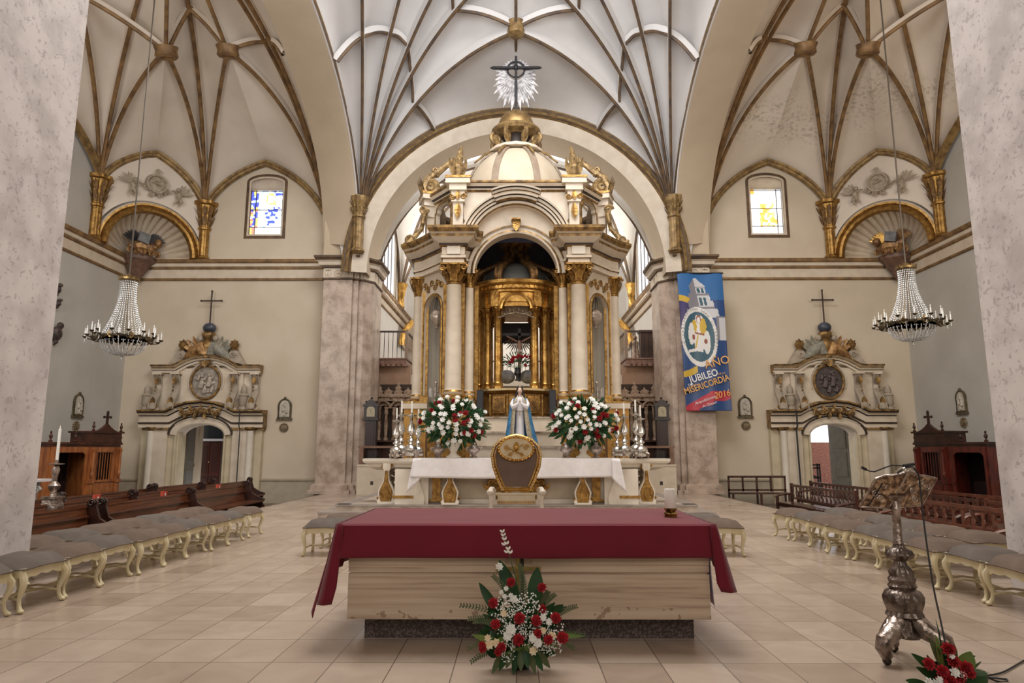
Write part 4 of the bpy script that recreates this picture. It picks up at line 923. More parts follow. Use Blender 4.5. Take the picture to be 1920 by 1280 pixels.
for s in (-1, 1):
    mb = MB(); mb.box(min(s*2.95, s*2.45), max(s*2.95, s*2.45), -.37, -.3, .14, .2); mb.cut('gilt_bar', GLD, ha, 0)
    for k in range(6):
        a = k*.8; mb.scroll((s*(.35+.12*(k % 3)), -.2, .25+.14*(k//3)+.1), .15-.01*k, w=.03, d=s, a0=a)
    for r in (.62, .55, .47): mb.tube([(s*(.05+r*cos(t)), -.18, .45+.4*sin(t)) for t in [(-1.2+2.2*i/12) for i in range(13)]], .028, 6)
    for i in range(8): mb.leaf((s*(.25+.05*i), -.2, .12+.02*i), (s*(.6+.1*i), -.2, .3+.15*i), (0, -1, 0), .3, .1, -.2)
    mb.prism([(s*.1, .1), (s*.5, .1), (s*.66, .4), (s*.5, .78), (s*.1, .8)], -.17, -.12, 'y'); mb.cut('gilded_scrollwork', GLD, ha)
    mb.box(min(s*2.12, s*1.75), max(s*2.12, s*1.75), -.2, -.12, .05, .1)
    for i in range(6): mb.leaf((s*1.92, -.17, .08+.1*i), (s*.3*(-1)**i, -.1, 1), (0, -1, 0), .3, .12, .1)
    mb.box(min(s*2.02, s*1.84), max(s*2.02, s*1.84), -.17, -.12, .08, .7); mb.cut('gilt_leaf_panel', GLD, ha)
for s in (-1, 1):
    for X, Yq, z0 in ((1.57, -.36, 0), (3.15, -.0, 0)):
        mb = MB()
        L_ = [(-.09, .95), (-.1, .85), (-.05, .75), (-.07, .55), (-.16, .38), (-.2, .28), (-.17, .12), (-.22, .06), (-.18, 0)]
        x = s*X
        mb.prism([(x+a, b) for a, b in L_]+[(x-a, b) for a, b in L_[::-1]], Yq-.1, Yq+.12, 'y', m=0)
        I_ = [(-.02, .78), (-.04, .52), (-.11, .36), (-.14, .27), (-.12, .12), (-.1, .05)]
        mb.prism([(x+a, b) for a, b in I_]+[(x-a, b) for a, b in I_[::-1]], Yq-.115, Yq-.1, 'y', m=1)
        for q in (-1, 1):
            mb.scroll((x+q*.08, Yq-.06, .88), .06, w=.02, d=q, m=1); mb.scroll((x+q*.055, Yq-.13, .2), .05, w=.014, d=-q, m=1); mb.scroll((x+q*.2, Yq-.02, .13), .04, w=.015, d=q, m=1)
            mb.tube([(x+q*a, Yq-.11, b) for a, b in [(-i[0]*1.1, i[1]) for i in I_]], .012, 5, m=1)
        mb.leaf((x, Yq-.13, .1), (0, -.1, 1), (0, -1, 0), .3, .14, .1, m=1); mb.box(x-.2, x+.2, Yq-.13, Yq+.1, 0, .045, m=0)
        mb.build('scroll_console', [CRW, GLD], ha)
    mb = MB(); x = s*2.88
    for k in range(3): mb.scroll((s*(2.98+.1*k), .1, .7-.22*k), .17-.02*k, w=.035, d=s, a0=k)
    for i in range(5): mb.leaf((s*2.95, .1, .15+.13*i), (s*1, -.2, -.2+.2*i), (0, -1, 0), .25, .12)
    mb.build('dark_scrollwork', mat('brown carved wood', (.07, .045, .03), .5, .2, c2=(.17, .115, .075), sc_=9), ha)  # scrolls coloured dark brown throughout
# altar linen
mb = MB(); rows = []
for j in range(14):
    q = j/13; row = []
    for i in range(61):
        x = -2.42+4.84*i/60
        if j < 4: p = Vector((x, 16.9+.65-.38*j, 1.372))
        else:
            d = (j-4)/9; e = max(0, abs(x)-2.25)/.17; p = Vector((x+(.09 if x > 0 else -.09)*d*e, 16.34-.02*sin(x*5)*d-.01*sin(x*13)*d-.02, 1.372-d*(.45+.06*sin(x*1.1+2)*.3)))
        row.append(p)
    rows.append(row)
mb.grid(rows)
for s in (-1, 1):
    rows = []
    for j in range(10):
        d = j/9; rows.append([Vector((s*(2.25+(.19+.14*d)*f), 16.315-.02*sin(f*8)*d, 1.372-d*(.46+.34*f))) for f in [i/8 for i in range(9)]])
    mb.grid(rows)
o = mb.build('altar_linen', WHC); tag(o, 'white linen draped over the ivory high altar table', 'tablecloth'); q = o.modifiers.new('t', 'SOLIDIFY'); q.thickness = .004
# stepped shelf behind the table
gr = thing('altar_steps', 'cream stepped shelf with brown nosings behind the ivory altar table', 'altar shelf', (0, 17.86, .3))
for k, (Y0, z) in enumerate(((0, 1.38), (.5, 1.76), (1.0, 2.18))):
    mb = MB(); mb.box(-1.2, 1.2, Y0, 1.15+.05*0, 0 if k == 0 else z-.42, z-.05); mb.box(-1.22, 1.22, Y0-.03, 1.15, z-.05, z, 1); mb.build('shelf_step', [CRM, mat('brown nosing', (.13, .075, .045), .4, c2=(.55, .47, .36), sc_=3)], gr, 0)
# ---- statue
SP = Vector((.09, 17.36, 1.38))
mb = MB(); mb.lathe([(0, 0), (.3, 0), (.32, .04), (.27, .08), (.27, .2), (.31, .23), (0, .235)], 24); pdn = thing('statue_pedestal', 'low cream pedestal under the praying statue behind the throne', 'pedestal', SP); mb.build('pedestal_body', CRM, pdn)
stt = thing('praying_statue', 'statue of a praying woman in white robe and blue mantle on the high altar', 'statue', SP+Vector((0, 0, .237)))
WRB = mat('white robe', (.72, .69, .70), .7, c2=(.82, .80, .82), sc_=5)
BLM = mat('blue brocade mantle', (.035, .15, .33), .7, c2=(.07, .27, .50), sc_=8); TRM = mat('grey gold embroidery', (.30, .25, .17), .5, .4, c2=(.50, .44, .32), sc_=30)
SKN = mat('painted skin', (.80, .56, .45), .5); HAR = mat('dark hair', (.018, .01, .008), .6)
def robe(prof, n=40, fl=.035, fn=11, open_=None, sy=.75):
    rows = []
    for r, z, cx, cy in prof:
        row = []
        for i in range(n+1):
            a = (2*pi*i/n) if open_ is None else open_[0]+(open_[1]-open_[0])*i/n
            k = 1+fl*sin(fn*a+z*3)*(1-z/1.6); row.append((cx+r*k*cos(a), cy+r*k*sin(a)*sy, z))
        rows.append(row)
    return rows
mb = MB(); mb.grid(robe([(.13, 0, 0, 0), (.125, .15, 0, 0), (.115, .4, 0, 0), (.11, .65, 0, 0), (.11, .85, 0, 0), (.11, .93, 0, 0), (.15, 1.05, 0, 0), (.165, 1.18, 0, 0), (.13, 1.26, 0, 0), (.045, 1.31, 0, 0), (.04, 1.36, 0, 0)]))
for s in (-1, 1): mb.tube([(s*.15, .0, 1.22), (s*.2, -.06, 1.1), (s*.17, -.14, 1.02), (s*.09, -.19, 1.07), (s*.03, -.205, 1.12)], [.05, .055, .06, .045, .026], 10)
mb.tube([(.12*cos(a*pi/8), -.0+.09*sin(a*pi/8), .93) for a in range(16)], .012, 5, closed=True, m=1); mb.tube([(0, -.09, .93), (.0, -.115, .8)], .008, 5, m=1)
mb.build('robe', [WRB, TRM], stt, 60)
mb = MB(); op = (R(-66), R(246))
rr_ = robe([(.44, .0, .04, .06), (.40, .2, .03, .06), (.36, .45, .01, .05), (.31, .7, 0, .05), (.27, .95, 0, .04), (.25, 1.1, 0, .03), (.2, 1.22, 0, .02), (.11, 1.3, 0, .02), (.07, 1.36, 0, .03)], 40, .05, 9, op)
mb.grid(rr_); mb.build('mantle', BLM, stt, 60)['label'] = 'blue brocade mantle'
mb = MB()
for e in (0, 40):
    d = 3 if e == 0 else -3
    mb.grid([[Vector(r[e])+Vector((0, -.012, 0)), Vector(r[e+d//3])+Vector((0, -.02, 0)), Vector(r[e+2*d//3])+Vector((0, -.02, 0)), Vector(r[e+d])+Vector((0, -.012, 0))] for r in rr_])
mb.build('embroidered_border', TRM, stt)
mb = MB(); mb.ball((0, -.03, 1.44), (.062, .07, .085), 16, 12); mb.ball((0, -.105, 1.43), (.009, .014, .018), 8, 6); mb.tube([(0, -.01, 1.3), (0, -.015, 1.38)], .035, 10)
for s in (-1, 1): mb.ball((s*.025, -.094, 1.452), (.011, .008, .006), 8, 5, m=1); mb.tube([(s*.013, -.099, 1.466), (s*.028, -.095, 1.471), (s*.04, -.085, 1.466)], .0025, 4, m=2)
mb.ball((0, -.098, 1.398), (.014, .008, .005), 8, 5, m=3)
mb.build('head', [SKN, mat('white eye', (.1, .08, .08), .3), HAR, mat('red lips', (.45, .10, .08), .5)], stt)
mb = MB(); mb.ball((0, .025, 1.48), (.074, .072, .07), 14, 10)
for s in (-1, 1): mb.tube([(s*.05, -.04, 1.52), (s*.075, -.03, 1.44), (s*.085, -.02, 1.36), (s*.1, -.03, 1.28), (s*.09, -.05, 1.2)], [.025, .03, .032, .035, .02], 8)
mb.build('hair', HAR, stt)
mb = MB()
for s in (-1, 1):
    mb.ball((s*.011, -.235, 1.145), (.011, .022, .032), 8, 6)
    for k in range(4): mb.tube([(s*.009, -.225-.009*k, 1.165), (s*.008, -.225-.009*k, 1.195+.008*(k in (1, 2))), (s*.006, -.222-.009*k, 1.212+.012*(k in (1, 2)))], [.006, .0055, .004], 6)
    mb.tube([(s*.012, -.25, 1.14), (s*.012, -.262, 1.16), (s*.008, -.262, 1.178)], [.006, .006, .004], 6)
mb.build('praying_hands', SKN, stt)
mb = MB(); mb.tube([(.06*cos(a*pi/7), .06*sin(a*pi/7), 1.545) for a in range(14)], .008, 5, closed=True)
for i in range(9): a = 2*pi*i/9; mb.leaf((.06*cos(a), .06*sin(a), 1.545), (cos(a)*.3, sin(a)*.3, 1), (cos(a), sin(a), 0), .045, .025, 0, n=3)
mb.build('crown', SILB, stt)
# ---- tall flower vases
def vase_bouquet(px_, lab, sd):
    rnd = random.Random(sd); c = A(px_, 861, 16.75); c.z = 1.38; v = thing('flower_vase', lab, 'flower vase', c)
    mb = MB(); mb.lathe([(0, 0), (.17, 0), (.18, .03), (.11, .07), (.07, .12), (.09, .17), (.16, .3), (.19, .38), (.2, .42), (.17, .42), (0, .36)], 24); mb.build('vase', CRW, v)
    mb = MB(); c0 = Vector((0, 0, .85))
    for i in range(520):
        d = Vector((rnd.gauss(0, 1), rnd.gauss(0, 1), rnd.gauss(0, 1))).normalized(); p = c0+Vector((d.x*.72, d.y*.4, d.z*.52))*rnd.random()**.4
        mb.leaf(p, (d+Vector((0, 0, rnd.uniform(-.6, .4)))), (0, -1, .2), rnd.uniform(.14, .28), rnd.uniform(.04, .09), .3, n=3)
    tag(mb.build('foliage', GRN, v), kind='stuff')
    for i in range(12):
        a = rnd.uniform(-.5, pi+.5); blade(v, c0+Vector((.5*cos(a), -.1, .35*sin(a)-.05)), c0+Vector((.95*cos(a), -.12, .66*sin(a)-.05)), .05, GRF)
    for i in range(66):
        a = 2*pi*((i*.618034) % 1)+rnd.uniform(-.3, .3); q = sqrt((i+.5)/66)*rnd.uniform(.88, 1.08); x, z = .86*q*cos(a), .58*q*sin(a)+.05
        y = -.4*sqrt(max(0, 1-q*q))-.08; k = rnd.random()
        if k < .7: flower('daisy', v, c0+Vector((x, y, z)), rnd.choice([.065, .075, .085]), (x*.8, -1, z+.2), WHF, 'w')
        elif k < .96: flower('carnation', v, c0+Vector((x, y+.02, z)), rnd.choice([.065, .075]), (x*.8, -1, z+.2), REDF, 'r')
        else: flower('daisy', v, c0+Vector((x, y, z)), .06, (x*.8, -1, z+.2), YLF, 'y')
vase_bouquet(850, 'white vase of white and red flowers on the high altar towards the left doorway'.replace('left doorway', 'cupboard doorway'), 11)
vase_bouquet(1094, 'white vase of white and red flowers on the high altar, on the banner side', 23)
# ---- silver candlesticks
def candlestick(h=1.0):
    t = thing('silver_candlestick', '', 'candlestick'); k = h
    mb = MB(); mb.lathe([(0, .04), (.16, .05), (.17, .09), (.12, .13), (.16, .18), (.14, .24), (.05, .3), (.045, .33), (.09, .37), (.05, .41), (.03, .46), (.035, .5), (.10, .58), (.09, .65), (.035, .78), (.03, .8*k), (.05, .86*k), (.03, .88*k), (.035, .95*k), (.12, .98*k), (.12, 1.0*k), (.03, 1.01*k), (.03, 1.06*k), (0, 1.06*k)], 20, flute=.02, fn=6); mb.build('stem', SILB, t)
    for i in range(3):
        mb = MB(); a = 2*pi*i/3-pi/2; d = Vector((cos(a), sin(a), 0)); mb.tube([d*.11+Vector((0, 0, .13)), d*.18+Vector((0, 0, .1)), d*.17+Vector((0, 0, .03))], [.045, .04, .028], 8); mb.ball(d*.175+Vector((0, 0, .024)), .026, 8, 6); mb.build('claw_foot', SIL, t)
    mb = MB(); mb.lathe([(.022, 1.05*k), (.02, 1.32*k), (.006, 1.33*k), (0, 1.34*k)], 12); mb.build('candle', WAX, t)
    return t
cs0 = candlestick(.92); cs0['group'] = 'silver candlesticks on the high altar'
spots = [(742, 16.75, 1, 'outermost'), (770, 16.7, 1.12, 'second from the table end'), (751, 17.4, 1.18, 'behind the outermost one'), (783, 17.5, 1.0, 'next to the flower vase'), (1203, 16.75, 1.05, 'outermost'), (1172, 16.7, 1.08, 'second from the table end'), (1194, 17.4, 1.2, 'behind the outermost one'), (1158, 17.6, 1.0, 'next to the flower vase')]
for i, (x, Y, k, d) in enumerate(spots):
    c = A(x, 861, Y); c.z = 1.38 if abs(c.x) < 2.7 else 1.367; lab = 'silver candlestick %s on the high altar, %s side' % (d, 'banner' if x > 968 else 'pew')
    if i == 0: cs0.location = c; cs0['label'] = lab; o = cs0
    else: o = dup(cs0, c, (i*37 % 11)*.2, lab)
    o.scale = (k*.95, k*.95, k)
for i, x in enumerate((822, 888, 1062, 1118)):
    c = A(x, 861, 16.72); c.z = 1.38; t = thing('silver_ewer', 'squat tarnished silver urn %s on the high altar' % ('behind the vase on the pew side', 'between vase and throne, pew side', 'between vase and throne, banner side', 'behind the vase on the banner side')[i], 'urn', c)
    mb = MB(); mb.lathe([(0, 0), (.09, 0), (.1, .02), (.05, .05), (.06, .08), (.13, .16), (.14, .22), (.08, .3), (.05, .33), (.07, .37), (0, .38)], 18, flute=.05, fn=8); mb.build('urn_body', SIL, t)
    for s in (-1, 1):
        mb = MB(); mb.scroll((s*.14, 0, .22), .06, w=.014, d=s); mb.build('handle', SIL, t)
# ================================================================ the canopy (baldachin)
YC = 22.0
bd = thing('altar_canopy', 'domed cream and gilt columned canopy towering over the high altar', 'altar canopy', (0, YC, .3))
def B_(x, y, Y): return A(x, y, Y)-Vector((0, YC, .3))
OZ = .3
def Z(z): return z-OZ
def yy(y): return y-YC
GED = mat('brown gilt edge', (.10, .055, .022), .42, .45, c2=(.40, .235, .075), sc_=6, lo=.35, hi=.7, bump=.3, bs=16)
BM = [CRM, GED, DRK]
COLS = {}
def capital(c, r, h, n=8, name='capital'):
    mb = MB(); x, y, z = c
    mb.lathe([(r*.9, 0), (r*1.05, .03), (r*.95, .06), (r*1.1, h*.5), (r*1.35, h*.85), (r*1.5, h*.9)], 16, c, m=0)
    q = r*1.65; mb.box(x-q, x+q, y-q, y+q, z+h*.9, z+h, 0)
    for k in range(2):
        for i in range(n):
            a = 2*pi*(i+.5*k)/n; d = Vector((cos(a), sin(a), 0)); mb.leaf(Vector(c)+d*r+Vector((0, 0, .03+h*.35*k)), d*.35+Vector((0, 0, 1)), d, h*.6, r*.75, -.45, n=4, m=0)
            mb.ball(Vector(c)+d*r*1.35+Vector((0, 0, .03+h*(.42+.3*k))), r*.17, 6, 4, m=0)
    for sx in (-1, 1):
        for sy in (-1, 1): mb.scroll((x+sx*q*.85, y+sy*q*.85, z+h*.75), r*.45, w=r*.13, d=sx, m=0)
    return mb.build(name, GLD, bd)
def column(x, y, r, zb=3.0, zt=6.35, capz=6.88, pil=True):
    mb = MB(); c = (x, yy(y), 0)
    mb.lathe([(r*1.35, Z(zb)), (r*1.4, Z(zb+.08)), (r*1.15, Z(zb+.12)), (r*1.25, Z(zb+.18)), (r*1.02, Z(zb+.24)), (r, Z(zb+.3)), (r*1.0, Z(zb+1.5)), (r*.88, Z(zt-.06)), (r*.98, Z(zt-.03)), (r*.9, Z(zt))], 24, c, ms=[1, 1, 0, 1, 0, 0, 0, 1, 1]); mb.build('column', [CRM, GLD], bd)
    capital((x, yy(y), Z(zt)), r*.95, capz-zt)
IN, OUT = (1.80, 19.25), (3.05, 20.8)
hex_ = [(IN[0], IN[1]), (OUT[0], OUT[1])]
for s in (-1, 1):
    for back in (0, 1):
        f = lambda y: y if not back else 2*YC-y
        column(s*IN[0], f(IN[1]), .235); column(s*(IN[0]-.42), f(IN[1]+.38), .14); column(s*OUT[0], f(OUT[1]), .155)
        # gilded pilasters beside the columns
        mb = MB()
        for (x, y, w_) in ((IN[0]+.27, 19.6, .07), (IN[0]-.24, 19.5, .06), (OUT[0]-.26, 20.62, .1), (IN[0]-.62, 19.85, .06)):
            mb.box(s*x-w_, s*x+w_, yy(f(y))-w_, yy(f(y))+w_, Z(3.0), Z(6.4), 0); mb.box(s*x-w_*1.25, s*x+w_*1.25, yy(f(y))-w_*1.3, yy(f(y))+w_*.5, Z(3.0), Z(3.2), 0)
        mb.build('gilded_pilaster', GLD, bd, 0)
        # pedestals
        mb = MB()
        for (x, y, w_) in ((IN[0]-.1, 19.35, .45), (OUT[0]+.0, 20.8, .33)):
            X, Yv = s*x, yy(f(y)); mb.box(X-w_, X+w_, Yv-w_*.8, Yv+w_*.8, 0, Z(2.8), 0); mb.box(X-w_*1.12, X+w_*1.12, Yv-w_*.95, Yv+w_*.95, Z(2.8), Z(3.0), 1); mb.box(X-w_*.7, X+w_*.7, Yv-w_*.82, Yv+w_*.82, Z(1.2), Z(2.65), 2)
            mb.box(X-w_*1.15, X+w_*1.15, Yv-w_*.98, Yv+w_*.98, Z(2.97), Z(3.02), 2); mb.box(X-w_*1.1, X+w_*1.1, Yv-w_*.95, Yv+w_*.95, 0, Z(.8), 1)
        mb.build('pedestal', [mat('orange gilt panel', (.34, .16, .035), .4, .4, c2=(.50, .27, .06), sc_=4), CRM, GLD], bd, 0)
        # side bay wall with the arched niche
        a = Vector((s*(IN[0]+.22), yy(f(IN[1]+.35)), 0)); b = Vector((s*(OUT[0]-.1), yy(f(OUT[1]-.1)), 0)); ux = (b-a).normalized(); L_ = (b-a).length
        nrm = Vector((ux.y, -ux.x, 0)); 
        if nrm.y*(1 if not back else -1) > 0: nrm = -nrm
        fr = Matrix(((ux.x, -nrm.x, 0, a.x), (ux.y, -nrm.y, 0, a.y), (0, 0, 1, 0), (0, 0, 0, 1)))
        mb = MB(); mb.T = fr; r_ = L_*.30; cx = L_*.52; zc = Z(5.75)
        mb.box(0, cx-r_, 0, .12, Z(3.0), Z(6.9)); mb.box(cx+r_, L_, 0, .12, Z(3.0), Z(6.9))
        mb.prism([(cx-r_, zc)]+[(cx-r_*cos(pi*i/12), zc+r_*sin(pi*i/12)) for i in range(13)]+[(cx+r_, zc), (cx+r_, Z(6.9)), (cx-r_, Z(6.9))], 0, .12, 'y')
        rows = []
        for z in (Z(2.99), zc): rows.append([(cx-r_*cos(pi*i/10), .1+.5*sin(pi*i/10), z) for i in range(11)])
        mb.grid(rows, 3)
        rows = [[(cx-r_*cos(t)*cos(pi*i/10), .1+.5*sin(pi*i/10)*cos(t), zc+r_*sin(t)) for i in range(11)] for t in [R(15*k) for k in range(7)]]; mb.grid(rows, 3)
        mb.mould([(cx-r_, Z(3.2)), (cx-r_, zc)]+[(cx-r_*cos(pi*i/12), zc+r_*sin(pi*i/12)) for i in range(1, 12)]+[(cx+r_, zc), (cx+r_, Z(3.2))], [(.0, 0), (.0, -.04), (-.05, -.05), (-.08, -.02), (-.09, 0)], XZ(0), ms=[0, 1, 1, 2])
        for k in range(6): mb.scroll((cx+(k-2.5)*L_*.12, -.03, Z(6.45+.12*(k % 2))), .11, w=.022, d=(-1)**k, a0=k, m=1)
        mb.build('niche_wall', [CRM, GLD, DRK, mat('grey niche paint', (.36, .32, .26), .8)], bd, 0)
# entablature following the plan
def plan(front=1):
    p = []
    xs, y0 = IN; xo, yo = OUT; o = .3
    p = [(-xo-.12, yo+2.4), (-xo-.12, yo-.15), (-xo+.15, yo-.35), (-xs-.32, y0+.15), (-xs-.32, y0-.25), (-xs+.30, y0-.25), (-xs+.30, y0+.1), (-xs+.62, y0+.3)]
    return p
EN = [(-.25, 6.88), (.0, 6.88), (.0, 7.02), (.05, 7.04), (.05, 7.12), (.02, 7.14), (.02, 7.36), (.10, 7.40), (.10, 7.46), (.2, 7.52), (.3, 7.6), (.3, 7.68), (.36, 7.72), (.42, 7.82), (.42, 7.9), (-.25, 7.92)]
ems = [0, 0, 1, 0, 1, 0, 1, 2, 0, 0, 1, 0, 1, 1, 0]
for s in (-1, 1):
    for back in (0, 1):
        p = [(s*-x if s > 0 else x, yy(y if not back else 2*YC-y)) for x, y in plan()]
        # right-hand normal must point outwards
        if (s < 0) == (not back): p = p
        flip = (s > 0) != bool(back)
        q = p[::-1] if flip else p
        mb = MB(); mb.mould(q, [(a, Z(b)) for a, b in EN], XY, ms=ems)
        mb.build('entablature', BM, bd, 25)
        mb = MB(); sx = s*IN[0]; y_ = yy(19.0 if not back else 2*YC-19.0)
        mb.box(sx-.19, sx+.19, y_-.07, y_+.2, Z(7.14), Z(7.38)); mb.build('bracket_block', CRW, bd, 0)
# front and back arches
for back in (0, 1):
    f = lambda y: yy(y if not back else 2*YC-y); sg = -1 if not back else 1
    Yf = f(19.45); zc = Z(6.68)
    mb = MB(); inn = arcp(0, zc, 1.22, 180, 0, 40); out = [(x*1.15, max(z, zc)) for x, z in arcp(0, Z(7.35), 1.62, 180, 0, 40)]
    mb.grid([[(x, Yf, z) for x, z in inn], [(x, Yf, z) for x, z in out]], 0); mb.grid([[(x, Yf, z) for x, z in inn], [(x, Yf-sg*.35, z) for x, z in inn]], 0)
    pth = inn if not back else inn[::-1]; fm = (lambda a, b, c: (a, Yf+sg*c, b))
    mb.mould(inn, [(-.0, 0), (-.0, .1), (-.05, .12), (-.10, .1), (-.12, .05), (-.2, .05), (-.22, .1), (-.26, .08), (-.26, 0)], fm, ms=[0, 0, 1, 2, 0, 0, 1, 1])
    for r0, d0, a0 in ((1.30, .30, 155), (1.47, .42, 158)):
        pa_ = arcp(0, Z(7.42), r0, a0, 180-a0, 40)
        mb.mould(pa_, [(-.0, 0), (-.0, d0-.1), (-.03, d0-.02), (-.1, d0), (-.12, d0+.06), (-.17, d0+.08), (-.19, d0), (-.19, 0)], fm, ms=[0, 1, 0, 2, 0, 1, 1])
    # raised middle
    for r0, d0 in ((1.42, .42), (1.62, .52)):
        pa_ = arcp(0, Z(7.42), r0, 114, 66, 16); mb.mould(pa_, [(-.0, 0), (-.0, d0-.06), (-.04, d0+.02), (-.1, d0+.04), (-.12, d0+.1), (-.17, d0+.12), (-.19, d0), (-.19, 0)], fm, ms=[0, 1, 0, 2, 0, 1, 1])
    mb.build('front_arch' if not back else 'rear_arch', BM, bd, 30)
    mb = MB(); mb.scroll((-.05, Yf+sg*.2, Z(8.2)), .07, w=.025); mb.scroll((.05, Yf+sg*.2, Z(8.2)), .07, w=.025, d=-1); mb.leaf((0, Yf+sg*.18, Z(8.28)), (0, sg*.2, -1), (0, sg, 0), .36, .22, .1); mb.box(-.14, .14, Yf+sg*.26 if sg < 0 else Yf, Yf if sg < 0 else Yf+sg*.26, Z(8.27), Z(8.32)); mb.build('keystone', GLD, bd)
# upper drum
DP = [(-1.75, 19.75), (1.75, 19.75), (2.75, 21.1), (2.75, 22.9), (1.75, 24.25), (-1.75, 24.25), (-2.75, 22.9), (-2.75, 21.1)]
DPn = [(x, yy(y)) for x, y in DP]
mb = MB()
for i in range(8):
    a, b = Vector((*DPn[i], 0)), Vector((*DPn[(i+1) % 8], 0)); ux = (b-a).normalized(); L_ = (b-a).length; n_ = Vector((ux.y, -ux.x, 0))
    fr = Matrix(((ux.x, -n_.x, 0, a.x), (ux.y, -n_.y, 0, a.y), (0, 0, 1, 0), (0, 0, 0, 1))); mb.T = fr
    if i in (0, 4): 
        inn = [(L_/2+x, z) for x, z in arcp(0, Z(7.42), 1.35, 175, 5, 30)]; mb.grid([[(x, 0, z) for x, z in inn], [(L_/2+(x-L_/2)*1.3, 0, Z(9.4)) for x, z in inn]], 0)
    else:
        wx = L_*.26; c_ = L_*.5; w0, w1 = c_-wx, c_+wx
        mb.box(0, w0, 0, .1, Z(7.9), Z(9.45)); mb.box(w1, L_, 0, .1, Z(7.9), Z(9.45)); mb.box(w0, w1, 0, .1, Z(7.9), Z(8.15))
        mb.prism([(w0, Z(8.95)), (w0+.08, Z(9.0)), (w0+.08, Z(9.1)), (w0+.2, Z(9.2)), (w1-.2, Z(9.2)), (w1-.08, Z(9.1)), (w1-.08, Z(9.0)), (w1, Z(8.95)), (w1, Z(9.45)), (w0, Z(9.45))], 0, .1, 'y')
        mb.mould([(w0, Z(8.15)), (w0, Z(8.95)), (w0+.08, Z(9.0)), (w0+.08, Z(9.1)), (w0+.2, Z(9.2)), (w1-.2, Z(9.2)), (w1-.08, Z(9.1)), (w1-.08, Z(9.0)), (w1, Z(8.95)), (w1, Z(8.15))], [(0, 0), (0, -.05), (-.06, -.06), (-.1, -.02), (-.1, 0)], XZ(0), closed=True, ms=[0, 1, 1, 2])
mb.T = None; mb.build('drum', BM, bd, 0)
mb = MB(); mb.mould(DPn[::-1] if False else DPn, [(-.3, Z(9.3)), (.02, Z(9.32)), (.06, Z(9.38)), (.06, Z(9.42)), (.14, Z(9.46)), (.2, Z(9.54)), (.24, Z(9.56)), (.24, Z(9.62)), (-.3, Z(9.64))], XY, closed=True, ms=[0, 1, 0, 2, 0, 1, 1, 0]); mb.build('drum_cornice', BM, bd, 25)
for i, (x, y) in enumerate(DPn):
    d = Vector((x, y, 0)).normalized(); a = atan2(d.y, d.x)+pi/2; 
    if i in (0, 1): a = 0
    if i in (4, 5): a = pi
    T_ = Matrix.Translation((x, y, 0)) @ Matrix.Rotation(a, 4, 'Z')
    mb = MB(); mb.T = T_; mb.box(-.2, .2, -.22, .1, Z(8.95), Z(9.3)); mb.box(-.15, .15, -.16, .1, Z(7.9), Z(8.95)); mb.box(-.37, .37, -.34, .15, Z(9.5), Z(9.72)); mb.box(-.39, .39, -.36, .15, Z(9.66), Z(9.73), 1); mb.box(-.26, .26, -.28, .1, Z(9.3), Z(9.5))
    for q in (-1, 1): mb.scroll((q*.17, -.22, Z(9.1)), .09, w=.03, d=q, m=1)
    mb.leaf((0, -.2, Z(8.9)), (0, -.2, -1), (0, -1, 0), .5, .2, .2, m=1); mb.leaf((0, -.24, Z(9.28)), (0, -.2, -1), (0, -1, 0), .3, .16, .2, m=1)
    mb.build('drum_pilaster', [CRM, GLD], bd, 0)
    # gilded volutes on top
    mb = MB(); mb.T = T_; mb.scroll((0, -.05, Z(10.05)), .28, w=.11, ax='x', d=1, a0=-1.5); mb.tube([(0, -.2, Z(9.75)), (0, -.28, Z(9.95)), (0, -.12, Z(10.3)), (0, .1, Z(10.5)), (0, .25, Z(10.45))], [.16, .15, .12, .12, .06], 8)
    for k in range(5): mb.leaf((.08*(k-2), -.25, Z(9.75)), (.1*(k-2), -.2, 1), (0, -1, 0), .5, .13, -.3)
    mb.scroll((0, .12, Z(10.62)), .13, w=.05, ax='x', d=-1); mb.tube([(0, .1, Z(10.45)), (0, .5, Z(10.85)), (0, .8, Z(11.15))], [.12, .09, .05], 7)
    mb.build('corner_volute', mat('gilt green carving', (.14, .085, .035), .45, .4, c2=(.42, .28, .12), sc_=8, bump=.4), bd)
# scrolls on the outer shoulders
for s in (-1, 1):
    for y in (20.75, 23.25):
        mb = MB(); mb.tube([(s*3.5, yy(y), Z(7.92)), (s*3.35, yy(y), Z(8.1)), (s*3.0, yy(y)+.02, Z(8.5)), (s*2.9, yy(y), Z(9.0))], [.12, .1, .07, .09], 8); mb.scroll((s*2.93, yy(y)-.05, Z(9.12)), .15, w=.05, d=s); mb.scroll((s*3.35, yy(y)-.05, Z(8.1)), .17, w=.06, d=-s); mb.ball((s*2.95, yy(y)-.12, Z(8.65)), .06); mb.build('shoulder_scroll', [MATS['gilt green carving']], bd)
